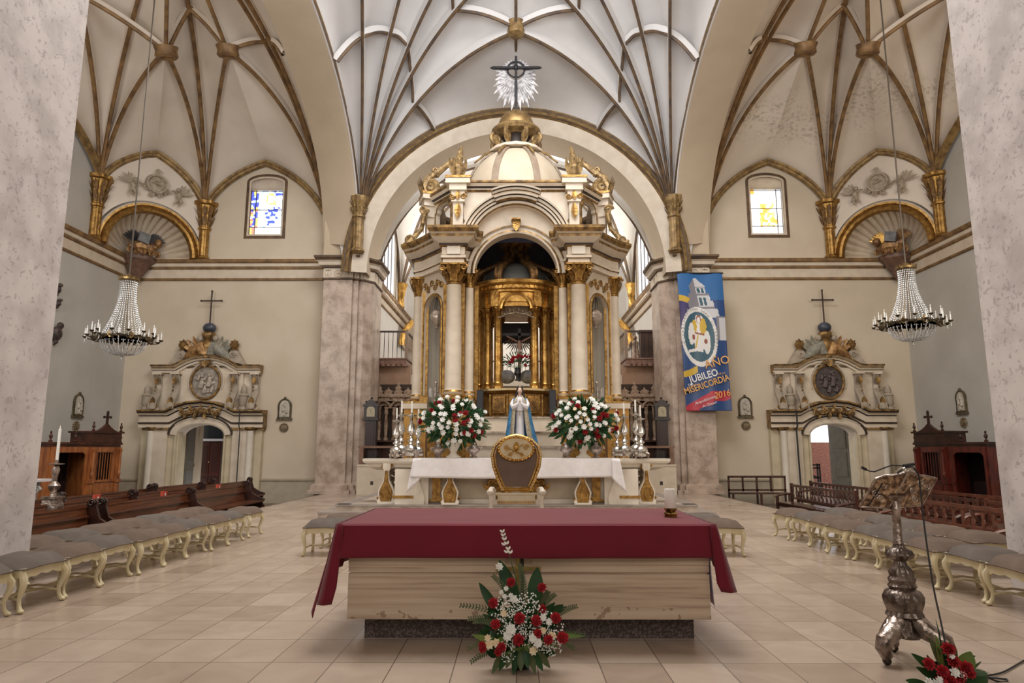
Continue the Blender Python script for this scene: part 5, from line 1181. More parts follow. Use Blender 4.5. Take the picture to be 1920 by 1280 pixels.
# dome
DM = mat('speckled dome plaster', (.54, .44, .32), .6, c2=(.58, .485, .365), sc_=2)
mb = MB(); mb.lathe([(1.78*cos(R(i*7.5)), Z(9.6)+2.05*sin(R(i*7.5))) for i in range(12)], 48, m=0); mb.build('dome', DM, bd, 60)
mb = MB()
for k in range(8):
    a = R(22.5+45*k); rows = []
    for i in range(14):
        t = R(6.2*i); r = 1.8*cos(t); z = Z(9.6)+2.08*sin(t); w_ = .11; rows.append([(r*cos(a)+w_*sin(a)*q, r*sin(a)-w_*cos(a)*q, z+e) for q, e in ((-1, -.02), (-1, .04), (-.6, .06), (.6, .06), (1, .04), (1, -.02))])
    mb.grid(rows)
mb.build('dome_rib', mat('brown dome rib', (.26, .19, .13), .5, c2=(.34, .26, .19)), bd, 30)
mb = MB(); mb.lathe([(.0, Z(11.55)), (.95, Z(11.5)), (.9, Z(11.62)), (.5, Z(11.66)), (.42, Z(11.7)), (.42, Z(12.05)), (.5, Z(12.15)), (.8, Z(12.22)), (.86, Z(12.32)), (.8, Z(12.42)), (.64, Z(12.46)), (.6, Z(12.5))], 32, flute=.015, fn=16, ms=[1, 1, 1, 2, 2, 2, 0, 0, 0, 0, 0]); mb.build('lantern', [OCH, CRM, DRK], bd)
for k in range(8):
    a = R(22.5+45*k); mb = MB(); mb.T = Matrix.Rotation(a, 4, 'Z'); mb.scroll((.72, 0, Z(12.0)), .2, w=.075, d=-1, a0=1); mb.tube([(.8, 0, Z(12.1)), (.62, 0, Z(11.85)), (.8, 0, Z(11.55)), (1.15, 0, Z(11.35)), (1.5, 0, Z(11.0))], [.08, .07, .06, .05, .03], 7); mb.leaf((.8, 0, Z(12.15)), (.1, 0, -1), (1, 0, 0), .5, .2, .3); mb.build('lantern_volute', OCH, bd)
mb = MB(); mb.lathe([(.62*cos(R(i*10)), Z(12.5)+.64*sin(R(i*10))) for i in range(10)], 28); mb.build('orb', mat('gilt orb', (.24, .14, .05), .35, .7, c2=(.46, .30, .13), sc_=5), bd, 60)
mb = MB(); mb.tube([(0, 0, Z(13.1)), (0, 0, Z(15.2))], .045, 8); mb.tube([(-.9, 0, Z(14.77)), (-.8, 0, Z(14.77)), (.8, 0, Z(14.77)), (.9, 0, Z(14.77))], [.02, .06, .06, .02], 8); mb.ball((0, 0, Z(14.77)), .1); mb.tube([(.3*cos(a*pi/10), .02, Z(14.72)+.3*sin(a*pi/10)) for a in range(20)], .03, 6, closed=True); mb.build('cross', mat('dark iron', (.03, .028, .03), .5, .5), bd)
mb = MB(); rnd = random.Random(2)
for i in range(56):
    a = 2*pi*i/56; L_ = (.62+.12*(i % 2))*(1 if sin(a) > -.2 else 1+1.35*(-sin(a)-.2)**1.3)*(.78 if sin(a) > .3 else 1); d = Vector((cos(a), 0, sin(a))); mb.leaf(Vector((0, .06, Z(14.6)))+d*.26, d, (0, -1, 0), L_*.95-.26, .16, 0, n=3)
mb.lathe([(0, 0), (.26, 0), (.26, .04), (0, .05)], 20, (0, 0, 0)) if False else None
mb.build('sunburst', mat('glass and silver rays', (.16, .15, .15), .4, .4, c2=(.42, .40, .40), sc_=6), bd)
# inner ceiling, dark blue with a rosette
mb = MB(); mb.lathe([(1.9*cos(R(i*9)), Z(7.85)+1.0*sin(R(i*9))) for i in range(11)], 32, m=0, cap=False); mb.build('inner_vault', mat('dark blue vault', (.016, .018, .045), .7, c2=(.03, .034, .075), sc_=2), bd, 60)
mb = MB(); mb.lathe([(.0, Z(8.55)), (.3, Z(8.52)), (.34, Z(8.6)), (.42, Z(8.7))], 16, (0, -1.5, -.18), flute=.1, fn=8); mb.build('vault_rosette', OCH, bd)
for s in (-1, 1):   # dim inner side walls with their windows
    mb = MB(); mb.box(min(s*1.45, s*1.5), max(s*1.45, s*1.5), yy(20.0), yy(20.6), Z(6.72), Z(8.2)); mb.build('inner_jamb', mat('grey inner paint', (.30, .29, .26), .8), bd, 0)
# ---------------------------------------------------------------- the gilded tempietto inside
tp = thing('gilded_tabernacle', 'round gilded temple on columns inside the domed canopy', 'tabernacle', (0, 21.3, .3))
ty = lambda y: y-21.3
WGL = mat('gilt brown panel', (.12, .06, .018), .4, .5, c2=(.34, .18, .05), sc_=5, bump=.5, bs=22)
mb = MB(); mb.lathe([(1.5, 0), (1.5, Z(2.4)), (1.42, Z(2.44)), (1.38, Z(2.52)), (1.34, Z(2.56)), (1.34, Z(3.2)), (1.42, Z(3.24)), (1.5, Z(3.3)), (1.5, Z(3.36)), (0, Z(3.37))], 16, a0=pi/16, a1=pi/16+2*pi, ms=[0, 1, 1, 0, 0, 1, 1, 2, 2]); mb.build('base_drum', [WGL, GLD, mat('pale gilt slab', (.5, .38, .2), .4, .4)], tp, 0)
mb = MB()
for k in range(16):
    a = 2*pi*k/16; mb.T = Matrix.Rotation(a, 4, 'Z'); mb.box(1.27, 1.345, -.2, .2, Z(2.64), Z(3.14), 0); mb.box(1.27, 1.355, -.15, .15, Z(2.7), Z(3.08), 1); mb.lathe([(.035, Z(2.56)), (.035, Z(3.2))], 6, (1.36, .27, 0), m=0)
mb.build('base_panel', [GLD, WGL], tp, 0)
TG = mat('warm gilding', (.30, .14, .03), .3, .85, c2=(.72, .44, .13), sc_=5, lo=.3, hi=.7, bump=.3, bs=14)
angs = [R(270-46), R(270-27), R(270+27), R(270+46), R(90-46), R(90-27), R(90+27), R(90+46), R(-20), R(20), R(160), R(200)]
for a in angs:
    c = (1.22*cos(a), 1.12*sin(a), 0); mb = MB()
    mb.lathe([(.17, Z(3.37)), (.17, Z(3.45)), (.13, Z(3.48)), (.15, Z(3.54)), (.12, Z(3.6)), (.118, Z(4.5)), (.11, Z(5.45)), (.13, Z(5.48))], 16, c); 
    for i in range(8):
        b = 2*pi*i/8; d = Vector((cos(b), sin(b), 0)); mb.leaf(Vector(c)+d*.1+Vector((0, 0, Z(5.5))), d*.4+Vector((0, 0, 1)), d, .2, .08, -.4, n=3); mb.leaf(Vector(c)+d*.1+Vector((0, 0, Z(5.62))), d*.5+Vector((0, 0, 1)), d, .2, .08, -.4, n=3)
    mb.lathe([(.1, Z(5.48)), (.15, Z(5.75)), (.19, Z(5.8)), (.19, Z(5.84))], 10, c); mb.build('gilded_column', TG, tp)
mb = MB(); mb.lathe([(1.0, Z(5.84)), (1.34, Z(5.84)), (1.34, Z(5.95)), (1.37, Z(5.97)), (1.37, Z(6.25)), (1.43, Z(6.28)), (1.43, Z(6.33)), (1.5, Z(6.36)), (1.5, Z(6.45)), (1.62, Z(6.52)), (1.64, Z(6.6)), (1.55, Z(6.64)), (1.1, Z(6.64))], 48)
for i in range(64): a = 2*pi*i/64; mb.T = Matrix.Rotation(a, 4, 'Z'); mb.box(1.45, 1.54, -.035, .035, Z(6.37), Z(6.45))
for a in angs: mb.T = Matrix.Rotation(a, 4, 'Z'); mb.box(1.3, 1.43, -.13, .13, Z(5.84), Z(6.3)); 
mb.T = None; mb.build('entablature', TG, tp, 30)
for k in range(8):
    a = R(22.5+45*k); mb = MB(); mb.T = Matrix.Rotation(a, 4, 'Z'); mb.tube([(1.42, 0, Z(6.64)), (1.42, 0, Z(6.85)), (1.2, 0, Z(7.1)), (.8, 0, Z(7.3)), (.45, 0, Z(7.5)), (.3, 0, Z(7.8)), (.35, 0, Z(8.05))], [.12, .13, .11, .09, .1, .11, .12], 8); mb.scroll((1.4, 0, Z(6.85)), .2, w=.06, a0=-1); mb.leaf((1.0, 0, Z(7.05)), (1, 0, -.5), (0, 0, 1), .5, .2, .2); mb.build('dome_scroll', mat('dark bronze gilding', (.06, .032, .014), .4, .6, c2=(.24, .13, .045), sc_=7, bump=.4), tp)
mb = MB(); mb.lathe([(.0, Z(7.95)), (.35, Z(7.95)), (.5, Z(8.05)), (.55, Z(8.15)), (.48, Z(8.2)), (.0, Z(8.22))], 20, flute=.04, fn=10); mb.build('crown_finial', MATS['dark bronze gilding'], tp)
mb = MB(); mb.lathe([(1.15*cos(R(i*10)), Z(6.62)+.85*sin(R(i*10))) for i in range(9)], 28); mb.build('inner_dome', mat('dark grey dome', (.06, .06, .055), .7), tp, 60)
mb = MB(); y = -1.32
pa_ = arcp(0, Z(5.75), .42, 180, 0, 20); mb.mould(pa_, [(0, 0), (0, -.06), (-.05, -.08), (-.1, -.05), (-.1, 0)], XZ(y)); mb.grid([[(x, y, z) for x, z in pa_], [(x*1.3, y+.02, max(z+.1, Z(5.84))) for x, z in pa_]])
mb.build('front_arch', TG, tp, 30)
mb = MB()
for k in range(7): mb.scroll(((k-3)*.13, -1.15, Z(5.62+.1*(3-abs(k-3))*.6)), .09, w=.022, d=(-1)**k, a0=k)
mb.tube([(-.55, -1.15, Z(5.5)), (-.3, -1.17, Z(5.6)), (0, -1.18, Z(5.66)), (.3, -1.17, Z(5.6)), (.55, -1.15, Z(5.5))], .03, 6)
mb.build('crest_ornament', mat('dark silver gilt', (.10, .07, .045), .4, .6, c2=(.42, .33, .22), sc_=14), tp)
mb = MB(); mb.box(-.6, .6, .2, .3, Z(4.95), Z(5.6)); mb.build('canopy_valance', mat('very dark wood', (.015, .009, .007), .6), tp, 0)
# crucifix
cz_ = thing('crucifix', 'crucifix with a sunburst of dark rays inside the gilded temple', 'crucifix', (.04, 21.0, 3.67))
CZ = lambda x, y: A(x, y, 21.0)-Vector((.04, 21.0, 3.67))
mb = MB(); t_ = CZ(974, 616); b_ = CZ(974, 725); mb.box(t_.x-.045, t_.x+.045, -.03, .03, 0, t_.z); l_ = CZ(941, 627); r_ = CZ(1003, 627); mb.box(l_.x, r_.x, -.03, .03, l_.z-.04, l_.z+.04); mb.build('cross', mat('ebony', (.01, .007, .006), .4), cz_, 0)
mb = MB()
for i in range(18):
    a = R(200+140*i/17); d = Vector((cos(a), 0, sin(a))); c = CZ(974, 630); L_ = .62 if i % 2 else .52; 
    if abs(i-8.5) > 1: mb.leaf(c+d*.18, d, (0, -1, 0), L_-.18, .045, 0, n=2)
mb.build('sunburst_ray', mat('dark brass rays', (.05, .03, .015), .4, .7), cz_)
mb = MB(); h = CZ(974, 636); mb.ball((h.x+.02, -.09, h.z), (.045, .05, .06), 10, 8, m=1); mb.tube([(h.x, -.06, h.z-.05), (h.x, -.07, h.z-.2), (h.x+.01, -.07, h.z-.33), (h.x, -.08, h.z-.42)], [.05, .085, .06, .075], 10)
for s in (-1, 1):
    mb.tube([(h.x+s*.07, -.06, h.z-.08), (h.x+s*.24, -.05, h.z+.01), (h.x+s*.4, -.05, h.z+.1)], [.035, .025, .02], 7)
    mb.tube([(h.x+s*.035, -.08, h.z-.42), (h.x+s*.045, -.12, h.z-.62), (h.x+s*.01, -.07, h.z-.84), (h.x+s*.01, -.1, h.z-.9)], [.05, .038, .025, .02], 8)
mb.tube([(h.x-.08, -.08, h.z-.38), (h.x, -.1, h.z-.4), (h.x+.08, -.08, h.z-.38)], .05, 8, m=2)
mb.build('figure_body', [mat('pale corpus skin', (.46, .28, .20), .5), HAR, WHC], cz_)
vz = thing('red_flower_vase', 'vase of dark red flowers at the foot of the crucifix', 'flower vase', (.04, 20.75, 3.67))
mb = MB(); mb.lathe([(0, 0), (.1, 0), (.05, .05), (.05, .12), (.11, .22), (.07, .32), (.09, .38), (0, .36)], 14); mb.build('vase', BLK, vz)
mb = MB(); rnd = random.Random(8)
for i in range(16):
    a = R(15+150*i/15); d = Vector((cos(a), -.2*rnd.random(), sin(a)*.8)); mb.tube([(0, 0, .35), Vector((0, 0, .4))+d*.3, Vector((0, 0, .42))+d*.6], .006, 4); 
    for k in range(4): mb.leaf(Vector((0, 0, .4))+d*(.2+.1*k), d+Vector((rnd.uniform(-.5, .5), 0, rnd.uniform(-.5, .5))), (0, -1, 0), .13, .04, .2, n=2)
mb.build('stems', GRN, vz)
for i in range(22):
    a = R(10+160*((i*.618) % 1)); q = .25+.42*((i*.37) % 1); flower('carnation', vz, (q*cos(a), -.12, .42+q*.75*sin(a)), .05, (0, -1, .2), mat('dark red flower', (.12, .006, .01), .7), 'r')
mb = MB(); mb.ball((-.33, 0, .18), (.26, .2, .22), 12, 8); mb.ball((.33, 0, .18), (.26, .2, .22), 12, 8); gc_ = thing('draped_cloth', 'crumpled grey veil behind the dark red flowers inside the gilded temple', 'cloth', (.04, 21.35, 3.67)); mb.build('veil', mat('grey gauze', (.25, .24, .23), .8, c2=(.42, .41, .40), sc_=7, bump=.5), gc_)
for s in (-1, 1):
    sp_ = thing('loudspeaker', 'slim black loudspeaker at the foot of the gilded temple, %s side' % ('pew' if s < 0 else 'banner'), 'loudspeaker', (s*1.0, 18.85, 2.486)); mb = MB(); mb.box(-.09, .09, -.09, .09, 0, .72); mb.build('speaker_cabinet', BLK, sp_, 0)
    mb = MB(); mb.box(-.075, .075, -.1, -.09, .03, .69); mb.build('speaker_grille', mat('dark grille', (.03, .03, .035), .7), sp_, 0)
    # hanging lamp and crystal candelabrum in the niches
    c = Vector((s*2.4, 20.28, A(820, 590, 20.2).z)); lp = thing('hanging_lamp', 'glass sanctuary lamp hanging in the niche on the %s side' % ('pew' if s < 0 else 'banner'), 'lamp', (c.x, c.y, c.z))
    mb = MB(); mb.lathe([(0, -.42), (.05, -.4), (.04, -.36), (.12, -.28), (.19, -.12), (.2, .0), (.14, .1), (.11, .14), (.13, .16)], 18, flute=.05, fn=9); mb.build('lamp_bowl', mat('ribbed grey glass', (.34, .27, .21), .25, .3, c2=(.55, .46, .38), sc_=9), lp)
    mb = MB()
    for k in range(3): a = 2*pi*k/3+.5; mb.tube([(.12*cos(a), .12*sin(a), .14), (.02*cos(a), .02*sin(a), .62)], .01, 5)
    mb.ball((0, 0, .62), .04); mb.build('chain', MATS['dark iron'], lp)
    c = Vector((s*2.4, 20.28, 3.0)); cl = thing('crystal_candelabrum', 'crystal candelabrum standing in the niche on the %s side' % ('pew' if s < 0 else 'banner'), 'candelabrum', c)
    mb = MB(); mb.lathe([(0, 0), (.1, 0), (.1, .03), (.03, .08), (.03, .5), (.05, .55), (.02, .6)], 12); 
    for k in range(6): a = pi*k/3; mb.tube([(0, 0, .3), (.15*cos(a), .15*sin(a), .28), (.2*cos(a), .2*sin(a), .42)], .012, 5)
    mb.build('stem', MATS['ribbed grey glass'], cl)
    for k in range(8):
        a = pi*k/4; mb = MB()
        for z in range(6): mb.ball((.19*cos(a), .19*sin(a), .38-.045*z), (.014, .014, .026), 5, 4)
        mb.build('crystal_drop', mat('crystal', (.80, .80, .80), .1, .3, c2=(.95, .95, .95)), cl)
# ================================================================ choir on both sides
WD = mat('dark carved walnut', (.045, .018, .011), .4, c2=(.11, .045, .025), sc_=5, stretch=(1, 1, .3)); WDG = mat('old carved giltwood', (.30, .19, .12), .55, .1, c2=(.55, .41, .30), sc_=8, bump=.5)
for s in (-1, 1):
    side = 'pew' if s < 0 else 'banner'
    # parapet
    mb = MB(); x0, x1 = sorted((s*5.75, s*3.4)); mb.box(x0, x1, 24.95, 25.15, 0, 1.06); mb.box(x0, x1, 24.92, 25.18, 1.0, 1.07); mb.box(s*5.2-.05, s*5.2+.05, 24.93, 24.96, .35, .47, 1)
    struct(mb, 'wall_parapet_'+('left' if s < 0 else 'right'), [CRM, DRK], smooth=0)
    rl = thing('choir_railing', 'brown wooden railing on the white parapet, %s side' % side, 'railing', (s*5.2, 25.05, 1.07))
    mb = MB(); mb.box(-.55, 1.8, -.05, .05, .58, .66) if s < 0 else mb.box(-1.8, .55, -.05, .05, .58, .66); mb.build('handrail', mat('worn brown paint', (.16, .08, .045), .5, c2=(.25, .14, .09), sc_=4), rl, 0)
    for k in range(2):
        mb = MB(); x = -s*-.42 if k == 0 else -s*1.7; x = s*.42 if k == 0 else -s*1.7; mb.box(x-.07, x+.07, -.07, .07, 0, .66); mb.build('post', MATS['worn brown paint'], rl, 0)
    for k in range(8):
        mb = MB(); x = s*(.2-.22*k); mb.tube([(x, 0, 0), (x, 0, .6)], .012, 5); mb.build('baluster', MATS['dark iron'], rl)
    # tall clock
    c = Vector((s*5.4, 0, 0)); ck = thing('longcase_clock', 'dark tall case clock against the pier, %s side' % side, 'clock', (c.x, 25.48, 1.06))
    mb = MB(); mb.box(-.26, .26, -.16, .2, 0, .5); mb.box(-.2, .2, -.12, .2, .5, 1.62); mb.build('clock_case', mat('blackish clock wood', (.012, .006, .005), .35, c2=(.035, .014, .01), sc_=5), ck, 0)
    mb = MB(); mb.box(-.29, .29, -.18, .2, 1.6, 1.68); mb.box(-.25, .25, -.14, .2, 1.68, 2.12); mb.prism([(-.3, 2.12), (.3, 2.12), (.28, 2.2), (.16, 2.24), (.1, 2.34), (0, 2.38), (-.1, 2.34), (-.16, 2.24), (-.28, 2.2)], -.18, .2, 'y')
    for q in (-.2, 0, .2): mb.ball((q, -.02, 2.3+.13*(q == 0)), .045, 8, 6)
    mb.build('hood', MATS['blackish clock wood'], ck, 30)
    mb = MB(); mb.prism([(-.15, 1.74), (.15, 1.74)]+[(.15*cos(pi*i/10), 1.98+.15*sin(pi*i/10)) for i in range(11)], -.155, -.14, 'y', m=0); mb.tube([(0, -.165, 1.92), (.0, -.165, 2.02)], .006, 4, m=1); mb.tube([(0, -.165, 1.92), (.05, -.165, 1.87)], .006, 4, m=1)
    for i in range(12): a = pi*i/6; mb.ball((.11*cos(a), -.158, 1.92+.11*sin(a)), .007, 5, 3, m=1)
    mb.build('dial', [mat('brass dial', (.34, .29, .2), .4, .4), BLK], ck, 30)
    mb = MB(); mb.box(-.13, .13, -.135, -.12, .6, 1.5); mb.build('case_door', mat('red walnut panel', (.03, .009, .006), .35), ck, 0)
    # carved giltwood screen under the balcony
    sx = lambda x: s*x
    scn = thing('carved_choir_screen', 'carved giltwood gothic screen below the balcony, %s side' % side, 'carved screen', (s*4.82, 28.04, 1.06))
    zt = 3.6; mb = MB()
    for k in range(6):
        x = -.75+k*.3; mb = MB(); mb.lathe([(.1, .9), (.09, 1.0), (.055, 1.05), (.085, 1.5), (.055, 1.9), (.09, 2.0), (.07, 2.15), (.1, 2.25)], 8, (x, -.25-.1*(k % 2), 0)); mb.build('turned_column', WDG, scn)
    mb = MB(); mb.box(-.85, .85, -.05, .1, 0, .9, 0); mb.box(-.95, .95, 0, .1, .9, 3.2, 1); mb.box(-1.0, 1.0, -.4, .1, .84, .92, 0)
    mb.build('screen_back', [WD, mat('dark brown back', (.06, .035, .022), .7)], scn, 0)  # back board in plain dark brown
    mb = MB(); 
    for k in range(3):
        cx = -.6+.6*k; mb.tube([(cx+.28*cos(pi*i/10), -.3, 2.2+.3*sin(pi*i/10)) for i in range(11)], .04, 6)
        for q in range(5): mb.scroll((cx-.22+.11*q, -.28, 2.62), .07, w=.026, d=(-1)**q); mb.scroll((cx-.22+.11*q, -.2, 2.36), .07, w=.024, d=(-1)**q)
    mb.box(-.98, .98, -.36, .0, 2.66, 2.78); mb.box(-.95, .95, -.34, .0, 2.5, 2.56)
    for k in range(5):
        cx = -.8+.4*k; h = .5 if k % 2 == 0 else .28
        mb.prism([(cx-.17, 2.78), (cx+.17, 2.78), (cx+.1, 2.78+h*.35), (cx+.13, 2.78+h*.5), (cx+.04, 2.78+h*.7), (cx, 2.78+h), (cx-.04, 2.78+h*.7), (cx-.13, 2.78+h*.5), (cx-.1, 2.78+h*.35)], -.3, -.24, 'y')
        for q in (-1, 1): mb.scroll((cx+q*.12, -.3, 2.86), .06, w=.02, d=q)
    mb.build('carved_cresting', WDG, scn, 30)
    # plain wall behind
    mb = MB(); x0, x1 = sorted((s*6.2, s*4.4)); mb.box(x0, x1, 28.15, 28.4, 1.06, 5.0); struct(mb, 'wall_choir_'+('left' if s < 0 else 'right'), mat('terracotta beige wall', (.42, .26, .17), .8, c2=(.48, .31, .21)), smooth=0)
    # balcony
    zb = A(690, 672, 27.9).z; zr = A(690, 620, 27.9).z
    bl = thing('balcony', 'wooden balcony with thin balusters and carved fascia beside the canopy, %s side' % side, 'balcony', (s*5.4, 27.9, zb-.3)); hr = zr-zb
    mb = MB(); mb.box(-.85, .85, 0, 4, .05, .3); mb.box(-.9, .9, -.05, 4, .26, .32)
    for k in range(8):
        mb.lathe([(.11, 0), (.07, .1), (.0, .14)], 8, (-.77+.22*k, .02, -.02)); mb.box(-.87+.22*k, -.72+.22*k, -.03, 0, .08, .22)
    mb.build('carved_fascia', mat('pinkish brown carving', (.22, .12, .08), .6, c2=(.34, .2, .14), sc_=9, bump=.4), bl, 0)
    mb = MB(); mb.box(-.88, .88, -.04, .04, .3+hr-.07, .3+hr); xs_ = -s*.85; mb.box(xs_-.04, xs_+.04, 0, 4, .3+hr-.07, .3+hr); mb.build('handrail', mat('dark rail wood', (.06, .035, .025), .5), bl, 0)
    mb = MB(); mb.box(xs_-.06, xs_+.06, -.06, .06, .3, .3+hr+.04); mb.build('corner_post', mat('tan post', (.3, .2, .13), .5), bl, 0)
    for k in range(9):
        mb = MB(); x = s*(.8-.18*k); mb.tube([(x, 0, .3), (x, 0, .3+hr*.5), (x, 0, .3+hr)], [.01, .016, .01], 6); mb.build('baluster', MATS['dark iron'], bl)
    for k in range(12):
        mb = MB(); mb.tube([(xs_, .3+.3*k, .3), (xs_, .3+.3*k, .3+hr)], .014, 6); mb.build('baluster', MATS['tan post'], bl)
og_ = thing('carved_wooden_figure', 'carved figure beside a dark wooden case on the balcony above the banner-side clock', 'sculpture', (5.05, 28.6, A(1200, 672, 28).z+.02))
mb = MB(); mb.lathe([(.2, 0), (.16, .2), (.12, .5), (.14, .75), (.06, .85)], 12, flute=.08, fn=6); mb.ball((0, 0, .95), .1); mb.tube([(-.12, -.05, .7), (-.25, -.1, .6), (-.2, -.2, .75)], .05, 6); mb.build('figure_body', WDG, og_)
cs_ = thing('wooden_case', 'dark wooden case standing on the banner-side balcony behind the balusters', 'case', (5.65, 28.9, A(1200, 672, 28).z+.02)); mb = MB(); mb.box(-.35, .35, -.2, .25, 0, 1.25); mb.box(-.4, .4, -.25, .28, 1.2, 1.3); mb.box(-.28, .28, -.22, -.2, .1, 1.1, 1); mb.build('case_body', [WD, mat('case panel', (.09, .05, .035), .4)], cs_, 0)
# gallery across the back
mb = MB(); mb.box(-3.4, 3.4, 35.6, 37.6, 4.9, 5.3); struct(mb, 'floor_gallery', mat('gallery edge', (.5, .42, .33), .6), smooth=0)
gl_ = thing('gallery_railing', 'thin railing of the rear gallery seen behind the crucifix', 'railing', (0, 35.7, 5.3)); zt = A(970, 676, 35.7).z-5.3
mb = MB(); mb.box(-3.3, 3.3, -.04, .04, zt-.07, zt); mb.build('handrail', MATS['dark rail wood'], gl_, 0)
for k in range(34):
    mb = MB(); x = -3.2+k*.194; mb.tube([(x, 0, 0), (x, 0, zt-.05)], .014, 5); mb.build('baluster', MATS['dark iron'], gl_)
# ================================================================ side bays: doorways, benches, chandeliers, banner
GRY = mat('olive grey door paint', (.085, .075, .055), .55, c2=(.12, .105, .08), sc_=4)
CRY = mat('yellowish stucco', (.52, .44, .30), .6, c2=(.60, .51, .36), sc_=3)
for s in (-1, 1):
    X = s*11.95; Yw = 26.3; side = 'pew' if s < 0 else 'banner'
    pt = thing('carved_doorway', ('carved cream stucco doorway with pale saint medallion around the dark cupboard opening' if s < 0 else 'carved cream stucco doorway with dark medallion around the daylit opening'), 'doorway', (X, Yw, -.4))
    Pz = lambda z: z+.4
    # pilasters, columns
    for q in (-1, 1):
        mb = MB()
        mb.box(q*1.5-.27, q*1.5+.27, -.42, 0, 0, Pz(2.42)); mb.box(q*.95-.1 if q > 0 else -1.3, 1.3 if q > 0 else -.95+.1, -.3, 0, 0, Pz(2.42), 1); mb.box(q*2.1-.22, q*2.05+.22, -.22, 0, 0, Pz(2.42), 1)
        mb.box(q*1.5-.3, q*1.5+.3, -.46, 0, 0, .35)
        mb.build('door_pilaster', [CRM, CRY, DRK], pt, 0)
        mb = MB(); mb.lathe([(.16, .35), (.13, .42), (.13, Pz(2.3)), (.16, Pz(2.42))], 16, (q*1.88, -.36, 0)); mb.box(q*1.88-.18, q*1.88+.18, -.54, -.18, 0, .35); mb.build('door_column', CRW, pt)
        mb = MB(); mb.lathe([(.13, Pz(2.3)), (.2, Pz(2.38)), (.2, Pz(2.44))], 14, (q*1.88, -.36, 0)); mb.box(q*1.5-.32, q*1.5+.32, -.48, 0, Pz(2.33), Pz(2.4)); mb.box(q*2.05-.25, q*2.05+.28, -.28, 0, Pz(2.33), Pz(2.4)); mb.build('gilt_capital', GED, pt, 30)
    # arch band
    def seg(r, z0, h, n=20): return [(-r*cos(pi*i/n), Pz(z0)+h*sin(pi*i/n)) for i in range(n+1)]
    mb = MB(); inn = seg(.9, 2.12, .42); out = seg(1.24, 2.2, .62)
    mb.prism(out+inn[::-1], -.4, 0, 'y', m=0); mb.mould(out, [(0, -.4), (-.03, -.46), (-.08, -.46), (-.1, -.4)], XZ(0), m=1) if False else None
    mb.mould(inn, [(0, -.41), (-.05, -.44), (-.1, -.44), (-.12, -.41), (-.26, -.41), (-.28, -.45), (-.34, -.45), (-.36, -.4)], XZ(0), ms=[0, 0, 0, 0, 2, 2, 2])
    mb.box(-.96, -.9, -.4, .4, 0, Pz(2.14), 1); mb.box(.9, .96, -.4, .4, 0, Pz(2.14), 1); mb.prism(seg(.9, 2.12, .42)+[(.98, Pz(2.12)), (.98, Pz(2.95)), (-.98, Pz(2.95)), (-.98, Pz(2.12))], -.05, .35, 'y', m=0); mb.build('door_arch', [CRM, CRY, DRK], pt, 30)
    # lower entablature, rising over the arch
    path = [(-2.35, 0), (-2.35, 0)]
    def ent(w_, zb, rise, prof, name, ms, d=.0, mats=None):
        pth = [(-w_, Pz(zb)), (-1.15, Pz(zb)), (-.72, Pz(zb)+rise*.62), (-.4, Pz(zb)+rise*.9), (0, Pz(zb)+rise), (.4, Pz(zb)+rise*.9), (.72, Pz(zb)+rise*.62), (1.15, Pz(zb)), (w_, Pz(zb))]
        mb = MB(); mb.mould(pth, [(-b, -a) for a, b in prof], XZ(0), ms=ms); return mb.build(name, mats or [CRM, GED, DRK], pt, 25)
    pr = [(.0, 0), (.44, 0), (.44, .12), (.48, .14), (.48, .2), (.44, .22), (.44, .42), (.5, .46), (.52, .5), (.6, .54), (.66, .6), (.66, .66), (.0, .68)]
    ent(2.36, 2.42, .36, pr, 'lower_entablature', [0, 0, 1, 2, 0, 0, 2, 0, 0, 2, 1, 1])
    # upper panel
    mb = MB(); mb.box(-1.42, 1.42, -.2, 0, Pz(3.05), Pz(4.7)); mb.box(-1.95, -1.42, -.1, 0, Pz(3.05), Pz(4.6)); mb.box(1.42, 1.95, -.1, 0, Pz(3.05), Pz(4.6)); mb.prism([(-1.42, Pz(4.8))]+[(-.95*cos(pi*i/12), Pz(4.8)+.36*sin(pi*i/12)) for i in range(13)]+[(1.42, Pz(4.8))], -.2, 0, 'y'); mb.build('upper_panel', CRM, pt, 0)
    pr2 = [(.0, 0), (.28, 0), (.28, .08), (.32, .1), (.36, .16), (.36, .2), (.44, .24), (.46, .3), (.0, .32)]
    ent(2.1, 4.52, .4, pr2, 'upper_cornice', [0, 0, 2, 0, 1, 0, 1, 1])
    # medallion
    md_c = (.42, .36, .30) if s < 0 else (.10, .075, .07)
    mb = MB(); zc = Pz(4.16); E_ = [(.56*cos(2*pi*i/36), zc+.64*sin(2*pi*i/36)) for i in range(36)]
    mb.tube([(x, -.27, z) for x, z in E_], .05, 8, closed=True, m=1); mb.tube([(x*1.22, -.22, zc+(z-zc)*1.2) for x, z in E_[-2:]+E_[:21]], .03, 6, m=2)
    mb.prism(E_, -.25, -.18, 'y', m=0); mb.build('medallion_frame', [mat('medallion ground %d' % s, tuple(c*.5 for c in md_c), .6, .1, c2=md_c, sc_=7), GED, CRM], pt, 30)
    mb = MB(); rnd = random.Random(4+s)
    for (x, z, k) in ((-.14, .05, 1), (.15, .1, 1), (.0, -.2, .8), (-.26, .25, .6), (.27, -.2, .7)):
        mb.ball((x, -.3, zc+z+.17*k), .06*k, 8, 6); mb.tube([(x, -.27, zc+z+.1*k), (x+.02, -.3, zc+z-.05), (x-.03, -.28, zc+z-.26*k)], [.05*k, .09*k, .1*k], 8); mb.tube([(x, -.3, zc+z+.06), (x+.14*k, -.32, zc+z+.02), (x+.18*k, -.3, zc+z+.14*k)], [.04*k, .03*k, .02*k], 6)
    for i in range(8): mb.ball((rnd.uniform(-.3, .3), -.26, zc+rnd.uniform(-.42, .42)), (.09, .04, .06), 7, 5)
